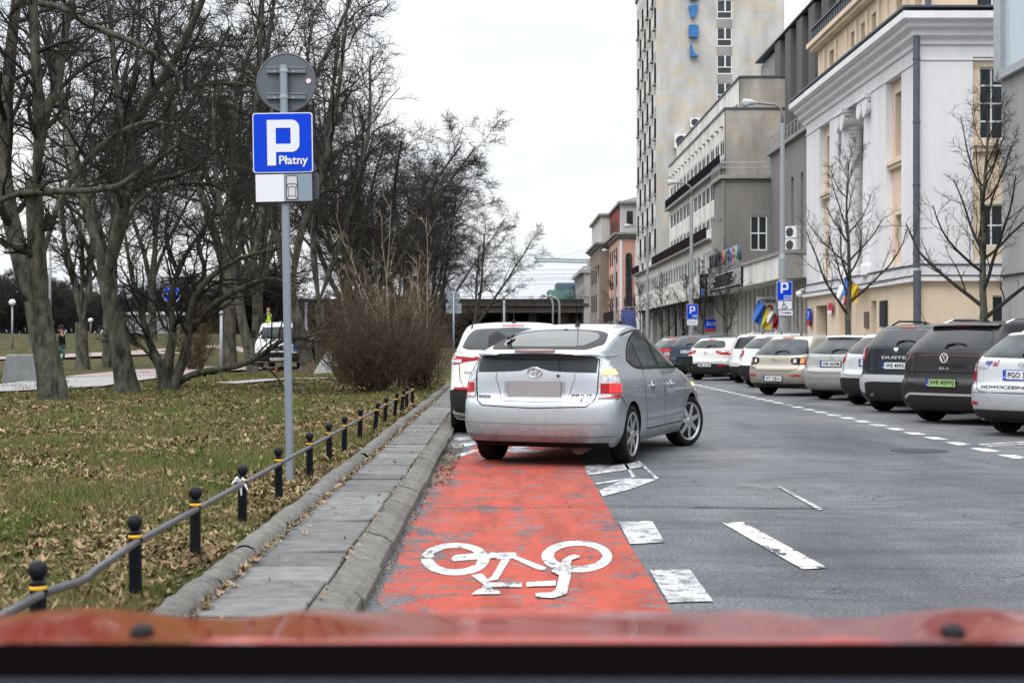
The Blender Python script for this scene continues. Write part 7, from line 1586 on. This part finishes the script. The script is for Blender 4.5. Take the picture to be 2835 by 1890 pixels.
def tilt_(o, c, deg): o.rotation_euler = (0, R(deg), 0); o.location = c - Matrix.Rotation(R(deg), 3, 'Y') @ c
# blue P plate
e = Vector(L(651.5, 330, -.048)); W_ = 137*k_; Hh = 137*k_
bp_ = panel('parking_plate', [(e.x+x, e.z+z) for x, z in rrect(W_, Hh, .022)], -.050, .012, M_SWHITE, t); tilt_(bp_, e, -.9)
MB().prism([(e.x+x, -.053, e.z+z) for x, z in rrect(W_-.016, Hh-.016, .018)], (0, .003, 0)).build('blue_face', M_SIGNB, bp_)
def P_glyph(parent, cx_, cz, w_, h, y, m=M_SWHITE, s_=.27):
    # heavy P: stem and squared bowl
    x0, x1 = cx_-w_/2, cx_+w_/2; z0, z1 = cz-h/2, cz+h/2; st = w_*s_; zb = z0+h*.295; r = w_*.24; mb = MB()
    out = [(x0, z0), (x0+st, z0), (x0+st, zb)] + [(x1-r+r*math.cos(R(a)), zb+r+r*math.sin(R(a))) for a in range(-90, 1, 15)] + [(x1-r+r*math.cos(R(a)), z1-r+r*math.sin(R(a))) for a in range(0, 91, 15)] + [(x0, z1)]
    ix0, ix1, iz0, iz1 = x0+st, x1-st, zb+st*.92, z1-st*.92
    mb.prism([(x, y, z) for x, z in [(x0, z0), (x0+st, z0), (x0+st, z1), (x0, z1)]], (0, .003, 0))
    def arc_(c, r_, a0, a1): return [(c[0]+r_*math.cos(R(a)), c[1]+r_*math.sin(R(a))) for a in np.linspace(a0, a1, 8)]
    mb.prism([(x, y, z) for x, z in [(x0+st, iz1), (x0+st, z1)] + arc_((x1-r, z1-r), r, 90, 0) + [(ix1, z1-r), (ix1, iz1+.0)] ][::1], (0, .003, 0))
    mb.prism([(x, y, z) for x, z in [(ix1, zb+r), (ix1, z1-r), (x1, z1-r), (x1, zb+r)]], (0, .003, 0))
    mb.prism([(x, y, z) for x, z in [(x0+st, zb), (x0+st, iz0), (ix1, iz0), (ix1, zb+r)] + arc_((x1-r, zb+r), r, 0, -90)], (0, .003, 0))
    return mb.build('letter', m, parent)
P_glyph(bp_, e.x+(653-651.5)*k_, e.z-(330-330)*k_, 74*k_, 104*k_, -.057)
o = link('lettering', text_mesh('Płatny', width=66*k_, bold=.018, depth=.002), bp_, M_SWHITE); o.location = (e.x+24.5*k_, -.057, e.z-43*k_)
e2 = Vector(L(655, 433, -.048)); wp = panel('supplementary_plate', [(e2.x+x, e2.z+z) for x, z in rrect(134*k_, 69*k_, .02)], -.050, .012, M_BLACKP, t); tilt_(wp, e2, -1.2)
MB().prism([(e2.x+x, -.053, e2.z+z) for x, z in [(-65*k_, -31*k_), (-.5*k_, -31*k_), (-.5*k_, 31*k_), (-65*k_, 31*k_)]], (0, .003, 0)).build('white_half', M_SWHITE, wp)
MB().prism([(e2.x+x, -.053, e2.z+z) for x, z in [(-.4*k_, -31*k_), (64*k_, -31*k_), (64*k_, 31*k_), (-.4*k_, 31*k_)]], (0, .003, 0)).build('grey_half', mat('plate_grey', (.19, .25, .31), .45), wp)
cx_, cz = e2.x+18*k_, e2.z; hw = 12*k_; mb = MB(); mb.prism([(cx_+x*k_, -.056, cz+z*k_) for x, z in [(-12, -27), (12, -27), (13, -22), (12, 24), (9, 27.5), (-9, 27.5), (-12, 24), (-13, -22)]], (0, .003, 0)); car_ = mb.build('car_symbol', mat('symbol_grey', (.50, .52, .54), .5), wp)
mb = MB()
def ln(pts): mb.tube([(cx_+x*k_, -.0575, cz+z*k_) for x, z in pts], .0024, 4)
ln([(-12, -27), (12, -27), (13, -22), (12, 24), (9, 27.5), (-9, 27.5), (-12, 24), (-13, -22), (-12, -27)]); ln([(-12, 6), (-6, 9), (6, 9), (12, 6)]); ln([(-9, 0), (0, 3), (9, 0)]); ln([(-9, 0), (-8, -19), (8, -19), (9, 0)]); ln([(-12, 6), (-9, 0)]); ln([(12, 6), (9, 0)]); ln([(-12, -26), (-8, -19)]); ln([(12, -26), (8, -19)])
mb.build('car_outline', M_BLACKP, car_)
e3 = Vector(L(660, 375, .05)); r_ = .0; mb = MB(); mb.prism([(e3.x+x*k_, .05, e3.z+z*k_) for x, z in [(-90+6, -12), (-84, -17), (60, -17), (66, -12), (62, 0), (-5, 90), (-12, 93), (-19, 90)]], (0, .012, 0)); mb.build('triangular_sign_back', M_SGREY, t)
panel('rear_plate', [(e3.x+x, e3.z+z) for x, z in rrect(130*k_, 62*k_, .02)], .064, .012, M_SGREY, t).location = (.017, 0, -49*k_)

# other signs
def sign_post(lab, x, y_top, y_bot_z, Y, rad=.03, z0=.13):
    p = at(x, y_top, Y); t = empty('sign_post', (p.x, Y, z0), 0, lab, 'sign'); MB().tube([(0, 0, 0), (0, 0, p.z-z0)], rad, 10).build('pole', M_GALV, t, True); return t, p.z-z0
# lamp post with disabled parking plates
def street_lamp(lab, x, Y, ytop, xh, rad=.09, arm=None, sgn=-1, extra=None):
    p = at(x, ytop, Y); h = p.z-.13; hx = (x-xh)/F*Y
    t = empty('street_lamp', (p.x, Y, .13), 0, lab, 'street lamp'); mb = MB(); mb.tube([(0, 0, 0), (0, 0, h*.42)], [rad*1.25, rad*1.25], 14); mb.tube([(0, 0, h*.42), (0, 0, h*.44)], [rad*1.25, rad*.9], 14); mb.tube([(0, 0, h*.44), (0, 0, h-.8)], [rad*.9, rad*.75], 14)
    o = mb.build('pole', M_POLE, t, True); autosmooth(o.data)
    arc_ = [(0, 0, h-.8), (0, 0, h-.45), (-.08*sgn*-1, 0, h-.2), (-.28*sgn*-1, 0, h-.06), (-hx*.62, 0, h)]
    MB().tube(arc_, rad*.42, 8).build('arm', mat('lamp_arm', (.20, .20, .20), .6, metal=.3), t, True)
    mb = MB(); L_ = hx*.42; pts = [(-hx, 0, h-.01), (-hx+L_*.15, 0, h+.02), (-hx+L_*.5, 0, h+.02), (-hx*.60, 0, h)]; mb.tube(pts, [.05, .15, .13, .05], 10); o = mb.build('lamp_head', mat('lamp_head', (.42, .44, .44), .5), t, True); o.scale = (1, 1, 1)
    mb = MB(); mb.lathe([(.02, -.15), (.12, -.11), (.15, -.02), (.15, 0)], 14, (-hx+L_*.25, 0, h-.02)); mb.build('lamp_glass', mat('lamp_bowl', (.45, .47, .46), .2), t, True); return t
sl = street_lamp('tall street lamp with the wheelchair parking plates on its pole', 1797, 56, 237, 1703, .12)
street_lamp('street lamp in front of the hotel wing', 1588, 81, 420, 1532, .12); street_lamp('street lamp before the tower corner', 1487, 108, 519, 1433, .12)
street_lamp('street lamp before the pink building', 1413, 140, 575, 1383, .12); street_lamp('street lamp against the grey tenement', 1374, 170, 619, 1340, .13)
t = empty('street_lamp', (at(1158, 700, 175).x, 175, 0), 0, 'twin-armed street lamp in front of the viaduct', 'street lamp'); q = lambda x, y: (at(x, y, 175).x-t.location.x, 0, at(x, y, 175).z)
MB().tube([(0, 0, 0), q(1158, 690)], .13, 8).build('pole', M_POLE, t, True); MB().tube([q(1158, 690), q(1156, 680), q(1142, 672), q(1128, 669)], .07, 6).tube([q(1158, 690), q(1161, 680), q(1172, 670), q(1180, 667)], .07, 6).build('arm', M_POLE, t, True)
MB().tube([q(1124, 668), q(1127, 667.5), q(1134, 669)], [.08, .2, .1], 8).tube([q(1184, 665), q(1181, 665), q(1174, 668)], [.08, .2, .1], 8).build('lamp_head', M_POLE, t, True)
for i, (xa, xb, ya, lab) in enumerate([(1285, 1262, 681, 'left curved lamp beneath the viaduct edge'), (1270, 1245, 679, 'slim curved lamp beside the other curved lamp')][:2]):
    t = empty('street_lamp', (at(xa, 700, 160+8*i).x, 160+8*i, 0), 0, lab, 'street lamp'); q = lambda x, y: (at(x, y, 160+8*i).x-t.location.x, 0, at(x, y, 160+8*i).z)
    MB().tube([(0, 0, 0), q(xa, 700), q(xa-2, 690), q(xa-8, ya+3), q(xa-18, ya+1)], .11, 8).build('pole', M_POLE, t, True); MB().tube([q(xb-2, ya), q(xb+2, ya-1), q(xb+8, ya+1)], [.1, .2, .1], 8).build('lamp_head', M_POLE, t, True)
def face(t, name, cx_, cz, w_, h, m, y=-.06, edge=M_SWHITE, r=.03):
    pl = panel(name, [(cx_+a, cz+b_) for a, b_ in rrect(w_, h, r)], y, .015, edge, t); MB().prism([(cx_+a, y-.004, cz+b_) for a, b_ in rrect(w_-.03, h-.03, r*.8)], (0, .004, 0)).build('face', m, pl); return pl
def q56(x, y): p = at(x, y, 56); return p.x-sl.location.x, p.z-.13
x_, z_ = q56(1800, 668.5); pl = face(sl, 'parking_plate', x_, z_, 35*56/F, 43.5*56/F, M_SIGNB, y=-.17); P_glyph(pl, x_+.0, z_+.12, .31, .42, -.18)
mb = MB(); zz_ = z_-.24
for a, b_ in (((-.02, -.09), (.27, -.09)), ((.27, -.09), (.27, .05)), ((.27, .05), (-.02, .05)), ((-.02, .05), (-.02, -.09)), ((-.02, -.09), (.27, .05)), ((-.02, .05), (.27, -.09))): mb.tube([(x_+a[0], -.178, zz_+a[1]), (x_+b_[0], -.178, zz_+b_[1])], .009, 4)
mb.build('envelope_symbol', M_SWHITE, pl)
x2, z2 = q56(1801, 701); pl = face(sl, 'wheelchair_plate', x2, z2, 34*56/F, 20.5*56/F, M_SWHITE, y=-.17, edge=M_BLACKP); mb = MB()
mb.tube([(x2-.03+.085*math.cos(R(a)), -.178, z2-.055+.085*math.sin(R(a))) for a in range(110, 341, 15)], .013, 5); mb.lathe([(.001, -.184), (.026, -.180), (.026, -.176)], 10, (x2-.055, 0, z2+.12), 'y')
mb.tube([(x2-.05, -.178, z2+.09), (x2-.045, -.178, z2-.0), (x2+.03, -.178, z2-.005), (x2+.075, -.178, z2-.10), (x2+.11, -.178, z2-.085)], .014, 5); mb.tube([(x2-.048, -.178, z2+.045), (x2+.02, -.178, z2+.045)], .010, 5); mb.build('wheelchair_symbol', M_BLACKP, pl)
x3, z3 = q56(1803, 718.5); pl = face(sl, 'text_plate', x3, z3, 34*56/F, 14*56/F, M_SWHITE, y=-.17, edge=M_BLACKP); o = link('lettering', text_mesh('2 miejsca', width=.40, bold=.02), pl, M_BLACKP); o.location = (x3+.01, -.178, z3)
t, h = sign_post('blue parking sign with a white lower plate in front of the hotel shopfronts', 1590, 700, 0, 79, .05); pl = face(t, 'parking_plate', 0, h-.38, .62, .83, M_SIGNB, y=-.06); P_glyph(pl, 0, h-.28, .30, .40, -.07)
mb = MB(); zq = h-.60
for a, b_ in (((0, -.09), (.25, -.09)), ((.25, -.09), (.25, .04)), ((.25, .04), (0, .04)), ((0, .04), (0, -.09)), ((0, -.09), (.25, .04)), ((0, .04), (.25, -.09))): mb.tube([(a[0], -.068, zq+a[1]), (b_[0], -.068, zq+b_[1])], .009, 4)
mb.build('envelope_symbol', M_SWHITE, pl); pl = face(t, 'white_plate', 0, h-.98, .60, .30, M_SWHITE, y=-.06); o = link('lettering', text_mesh('8 miejsc', width=.42, bold=.01), pl, mat('print_grey', (.22, .22, .24), .5)); o.location = (0, -.07, h-.98)
# grey sign back at the kerb beyond the shrub
t, h = sign_post('grey backs of a round and a square sign by the kerb past the brown thicket', 1042, 668, 0, 46, .03); pts = [(.30*.62*math.cos(6.2832*k/28)*1.0, h-.18+.30*.62*math.sin(6.2832*k/28)) for k in range(28)]; pts = [(a*1.15, h-.2+(b_-h+.18)*1.15) for a, b_ in pts]
panel('round_sign_back', pts, .04, .012, mat('sign_back_light', (.22, .26, .29), .5), t); panel('square_sign_back', [(a, h-.56+b_) for a, b_ in rrect(.50, .33, .03)], .04, .012, MATS['sign_back_light'], t)
for z in (h-.12, h-.28, h-.50, h-.62): MB().box(-.15, .15, .02, .04, z, z+.025).build('bracket', M_GALV, t)
# park: round pedestrian sign, lamps, posts, block
def M3(mb, pts, r, y): mb.tube([(x, y, z) for x, z in pts], r, 4)
pb = grd(385, 868, .17); YS = 42.0
p = at(395, 657, YS); t = empty('path_sign', (at(386, 850, YS).x, YS, .15), 0, 'round blue shared path sign on a slanting thin pole in the park', 'sign'); dx = p.x-t.location.x
MB().tube([(0, 0, 0), (dx, 0, p.z-.15)], .03, 8).build('pole', M_GALV, t, True); cx_, cz = dx+0, p.z-.15-.24; pts = [(cx_+.255*math.cos(6.2832*k/32), cz+.255*math.sin(6.2832*k/32)) for k in range(32)]
pl = panel('blue_disc', pts, -.06, .012, M_SIGNB, t); mb = MB(); mb.tube([(a, -.062, b_) for a, b_ in pts+[pts[0]]], .008, 4, False); mb.box(cx_-.24, cx_+.24, -.066, -.06, cz-.015, cz+.015)
for o_ in (-.07, .05): M3(mb, [(cx_+o_, cz+.16), (cx_+o_, cz+.09), (cx_+o_-.03, cz+.03)], .014, -.066); M3(mb, [(cx_+o_, cz+.09), (cx_+o_+.03, cz+.03)], .012, -.066); mb.lathe([(.001, -.068), (.022, -.066), (.022, -.062)], 8, (cx_+o_, 0, cz+.19), 'y')
for o_ in (-.07, .07): M3(mb, [(cx_+o_+.05*math.cos(6.2832*k/12), cz-.11+.05*math.sin(6.2832*k/12)) for k in range(13)], .008, -.066)
M3(mb, [(cx_-.07, cz-.11), (cx_-.02, cz-.05), (cx_+.05, cz-.05), (cx_+.07, cz-.11)], .008, -.066); mb.build('path_symbol', M_SWHITE, pl)
def globe_lamp(lab, x, ytop, ybot, Y, r=.2):
    p = at(x, ytop, Y); z0 = gz(p.x, Y); t = empty('park_lamp', (p.x, Y, z0), 0, lab, 'park lamp'); h = p.z-z0
    MB().tube([(0, 0, 0), (0, 0, h-r*1.8)], [.07, .05], 10).build('pole', M_POLE, t, True); MB().lathe([(.07, h-r*2.0), (.12, h-r*1.85), (.10, h-r*1.75)], 14).build('collar', M_POLE, t, True)
    MB().lathe([(r*math.sin(math.pi*k/14)+.002, h-r+r*-math.cos(math.pi*k/14)) for k in range(15)], 20).build('globe', mat('globe_white', (.72, .74, .78), .25), t, True)
globe_lamp('white globe park lamp at the far left edge', 28, 687, 828, 92, .21); globe_lamp('tall grey park lamp with shaded globe behind the thick leaning tree', 115, 500, 0, 60, .24); globe_lamp('small yellowish park lamp beside the small forked tree', 208, 730, 0, 105, .18)
def post(lab, x, ytop, Y, rad=.06): p = at(x, ytop, Y); z0 = gz(p.x, Y); t = empty('park_post', (p.x, Y, z0), 0, lab, 'post'); MB().tube([(0, 0, 0), (0, 0, p.z-z0)], [rad, rad*.8], 10).build('pole', mat('post_pale', (.36, .38, .41), .6, c2=(.22, .23, .25), vscale=4), t, True); MB().lathe([(rad*1.3, p.z-z0), (rad*1.3, p.z-z0+.08), (.01, p.z-z0+.12)], 10).build('cap', M_GALV, t, True)
post('slender grey post between the spreading tree and the van', 508, 722, 47, .055); post('pale post right of the slanting tree', 703, 700, 80, .08); post('pale slim post left of the tan shrub', 783, 735, 75, .08); post('pale slim post beside the tan shrub', 800, 745, 78, .07)
t = empty('small_path_sign', (at(794, 745, 76).x, 76, .15), 0, 'tiny blue sign between the pale posts', 'sign'); MB().lathe([(.001, -.02), (.25, -.018), (.25, 0)], 16, (0, 0, 2.1), 'y').build('disc', M_SIGNB, t); MB().tube([(0, 0, 0), (0, 0, 2.4)], .03, 6).build('pole', M_GALV, t)
mb = MB(); c_ = grd(66, 880, .16); mb.add([(-.62, -.4, 0), (.62, -.4, 0), (.62, .4, 0), (-.62, .4, 0), (-.52, -.3, .78), (.52, -.3, .78), (.52, .3, .78), (-.52, .3, .78)], [(0,3,2,1), (4,5,6,7), (0,1,5,4), (1,2,6,5), (2,3,7,6), (3,0,4,7)])
o = bevel(mb.build('concrete_block', mat('block_grey', (.15, .165, .165), .9, var=.2, vscale=5, bump=.5, bscale=25)), .04, 2); o.location = (c_.x, c_.y, .16); tag(o, 'squat grey concrete block beside the path at the left', 'block')
mb = MB(); mb.tube([(0, 0, 0), (0, 0, 1.1)], .02, 5); o = mb.build('stake', mat('stake_wood', (.35, .22, .10), .8)); p = at(207, 850, 58.5); o.location = (p.x, 58.5, .1); o.scale = (1, 1, 1.7); tag(o, 'thin wooden stake beside the small forked tree', 'stake')
v_ = at(742, 852, 50); mb = MB(); mb.add([(-.35, 0, 0), (.35, 0, 0), (.3, .05, .75), (.12, .05, .78), (-.3, .3, .05)], [(0, 1, 2, 3), (0, 3, 4)]); o = mb.build('tarpaulin', mat('tarp_pale', (.42, .43, .43), .8)); o.modifiers.new('s', 'SOLIDIFY').thickness = .02; o.location = (v_.x, 50, .17); tag(o, 'pale tarpaulin leaning at the foot of the slanting tree', 'tarpaulin')
rs_ = np.random.RandomState(5); V = []; nx = 14
for j in range(nx+1):
    for i in range(nx+1): a, b_ = (i/nx-.5)*2, (j/nx-.5)*2; r2 = min(1, a*a+b_*b_); V.append((a*.7, b_*.5, .28*(1-r2)**.8*(1+.35*rs_.randn()) if r2 < 1 else -.03))
me = npmesh('leaf_heap', V, [(j*(nx+1)+i, j*(nx+1)+i+1, (j+1)*(nx+1)+i+1, (j+1)*(nx+1)+i) for j in range(nx) for i in range(nx)]); o = link('leaf_heap', me, None, M_DIRT); o.location = (at(722, 853, 50.5).x, 50.5, .16); tag(o, 'brown heap of raked leaves by the pale tarpaulin', 'heap')

# ---- people (skin-modifier bodies)
def person(lab, loc, J, bones, rad, cloth, rz=0, s_=1.0, hair=(.02, .015, .012)):
    """J: joints; bones: index pairs; rad per joint. cloth: list of (name, joint chain, radii, material)"""
    root = empty('person', loc, rz, lab, 'person'); root.scale = (s_,)*3
    def skinned(name, P, E, Rr, m, lvl=2):
        me = bpy.data.meshes.new(name); me.from_pydata([tuple(p) for p in P], E, []); o = bpy.data.objects.new(name, me); col.objects.link(o)
        md = o.modifiers.new('s', 'SKIN'); md.use_smooth_shade = True; sv = me.skin_vertices[0].data
        for i, r in enumerate(Rr): sv[i].radius = (r if isinstance(r, tuple) else (r, r)); sv[i].use_root = (i == 0)
        o.modifiers.new('u', 'SUBSURF').levels = lvl; dg = bpy.context.evaluated_depsgraph_get(); m2 = bpy.data.meshes.new_from_object(o.evaluated_get(dg)); bpy.data.objects.remove(o)
        return link(name, m2, root, m, True)
    b = skinned('body', J, bones, rad, M_SKIN)
    for name, P, E, Rr, m in cloth: skinned(name, P, E, Rr, m)
    return root, b
M_SKIN = mat('skin', (.42, .23, .16), .6); M_VEST = mat('hi_vis', (.55, .80, .04), .7); M_BLK = mat('cloth_black', (.015, .015, .018), .85); M_BAG = mat('bag_blue', (.02, .09, .35), .5, var=.3, vscale=6); M_GREEN = mat('cloth_green', (.02, .09, .07), .85); M_REDC = mat('cloth_red', (.30, .02, .03), .85)
def std(h=1.75, bend=0.0, armL=None, armR=None, step=.12):
    """standing skeleton, facing -Y (towards the camera), bend pitches the torso forward"""
    c_, n_ = math.cos(bend), math.sin(bend); hip = V3([0, 0, .92]); up = V3([0, -n_, c_]); fw = V3([0, -c_, -n_])
    J = [hip, hip+up*.28, hip+up*.50, hip+up*.60, hip+up*.68+fw*.02, hip+up*.79+fw*.03,
         V3([-.10, 0, .88]), V3([-.12, -step, .48]), V3([-.13, -step*.3, .08]), V3([-.14, -step*.3-.16, .04]), V3([.10, 0, .88]), V3([.12, step, .48]), V3([.13, step*1.3, .08]), V3([.14, step*1.3-.16, .04]),
         hip+up*.50+V3([-.18, 0, 0]), None, None, None, hip+up*.50+V3([.18, 0, 0]), None, None, None]
    for k, arm, sg in ((14, armL, -1), (18, armR, 1)):
        a = arm or [V3([sg*.06, 0, -.28]), V3([sg*.02, -.05, -.25]), V3([0, -.02, -.09])]; J[k+1] = J[k]+a[0]; J[k+2] = J[k+1]+a[1]; J[k+3] = J[k+2]+a[2]
    E = [(0, 1), (1, 2), (2, 3), (3, 4), (4, 5), (0, 6), (6, 7), (7, 8), (8, 9), (0, 10), (10, 11), (11, 12), (12, 13), (2, 14), (14, 15), (15, 16), (16, 17), (2, 18), (18, 19), (19, 20), (20, 21)]
    Rr = [(.13, .10), (.12, .09), (.13, .09), .05, .075, .085, .075, .055, .04, .03, .075, .055, .04, .03, .055, .04, .032, .025, .055, .04, .032, .025]
    return J, E, Rr
def dress(J, top, trousers, hat=None, vest=None):
    g = 1.18; out = []
    out.append(('jacket', [J[0], J[1], J[2], J[3], J[14], J[15], J[16], J[18], J[19], J[20]], [(0, 1), (1, 2), (2, 3), (2, 4), (4, 5), (5, 6), (2, 7), (7, 8), (8, 9)], [(.15, .12), (.145, .115), (.155, .115), .07, .075, .055, .045, .075, .055, .045], top))
    out.append(('trousers', [J[0], J[6], J[7], J[8], J[10], J[11], J[12]], [(0, 1), (1, 2), (2, 3), (0, 4), (4, 5), (5, 6)], [(.14, .115), .095, .075, .06, .095, .075, .06], trousers))
    for k in (8, 12): out.append(('shoe', [J[k]+V3([0, .03, -.02]), J[k+1]], [(0, 1)], [.05, .038], M_BLK))
    if vest: out.append(('vest', [J[0]*.75+J[1]*.25, J[1], J[2], J[2]*.4+J[14]*.6, J[2]*.4+J[18]*.6], [(0, 1), (1, 2), (2, 3), (2, 4)], [(.165, .135), (.16, .13), (.17, .13), .085, .085], vest))
    hd = J[5]; out.append(('hat' if hat else 'hair', [hd+V3([0, .02, .03]), hd+V3([0, .01, .07])], [(0, 1)], [.088, .06], hat or mat('hair_dark', (.02, .014, .01), .8)))
    return out
def face_bits(root, hd, fw=V3([0, -1, 0])):
    mb = MB(); p = hd+fw*.085; mb.lathe([(.002, -.02), (.012, -.01), (.012, .01), (.002, .02)], 8, tuple(p+V3([0, 0, -.01]))); mb.build('nose', M_SKIN, root, True)
def make_person(lab, loc, top, trousers, hat=None, vest=None, rz=0, **k):
    J, E, Rr = std(**k); r_, b_ = person(lab, loc, J, E, Rr, dress(J, top, trousers, hat, vest), rz); face_bits(r_, J[5]); return r_, J
p = at(738, 850, 54); r_, J = make_person('worker in a yellow vest bending over to sweep beside the white van', (p.x-.35, 53.6, .16), M_BLK, M_BLK, None, M_VEST, 0, bend=1.1, armL=[V3([-.10, -.12, -.22]), V3([-.08, -.12, -.20]), V3([-.02, -.04, -.06])], armR=[V3([-.05, -.15, -.20]), V3([-.12, -.12, -.18]), V3([-.03, -.03, -.06])])
hp = Vector(r_.location)+Vector(J[17]); e_ = hp+Vector((-.75, -.3, 0)); e_.z = .2; t = empty('broom', (e_.x, e_.y, .18), 0, 'thin broom with an orange end held by the bending worker', 'broom'); MB().tube([(0, 0, .1), tuple(hp-Vector((e_.x, e_.y, .18))+Vector((.1, .05, .15)))], .015, 6).build('handle', M_SHRUB, t); MB().tube([(0, 0, .12), (-.05, -.02, 0)], [.03, .06], 8).build('brush', mat('orange_plastic', (.85, .12, .03), .5), t)
t = empty('blue_bag', (at(682, 815, 53).x, 53, .8), 0, 'blue sack hanging behind the sweeping worker', 'bag'); mb = MB(); mb.add([(-.12, 0, .55), (.05, 0, .6), (.32, .05, .0), (.1, 0, .12), (-.15, 0, .1), (-.1, .2, .5), (.05, .2, .55), (.28, .2, .05), (.1, .2, .15), (-.12, .2, .12)], [(0,1,2,3,4), (9,8,7,6,5), (0,5,6,1), (1,6,7,2), (2,7,8,3), (3,8,9,4), (4,9,5,0)]); mb.build('sack', M_BAG, t)
tb = at(612, 745, 60.5); make_person('worker in a yellow vest standing up in the load bed behind the van cab', (tb.x, 60.9, 1.02), M_BLK, M_BLK, None, M_VEST, .9)
t = empty('blue_bin', (tb.x+.85, 60.6, 1.9), 0, 'blue bin edge showing above the van roof', 'bin'); MB().box(-.3, .3, -.25, .25, -.75, .28).build('tub', M_BAG, t)
p = at(770, 820, 86); make_person('distant worker in a yellow jacket beyond the slanting trees', (p.x, 86, .16), M_VEST, M_BLK, None, None, 0)
p = at(137, 829, 72); make_person('person with a red hat and green trousers walking behind the leaning tree', (p.x+.1, 72, .16), M_BLK, M_GREEN, M_REDC, None, 1.3, step=.22)
# distant vehicles and shelter glimpsed through the trees
p = at(330, 745, 110); t = empty('park_kiosk', (p.x, 110, gz(p.x, 110)-.05), 0, 'low pale kiosk glimpsed through the trees beyond the mound', 'kiosk'); MB().box(-2.4, 2.4, 0, 2, 0, 1.5).build('wall', mat('kiosk_pale', (.30, .32, .33), .8, var=.2, vscale=2), t); MB().box(-2.7, 2.7, -.3, 2.3, 1.52, 1.75).build('roof', M_WFRAME, t)
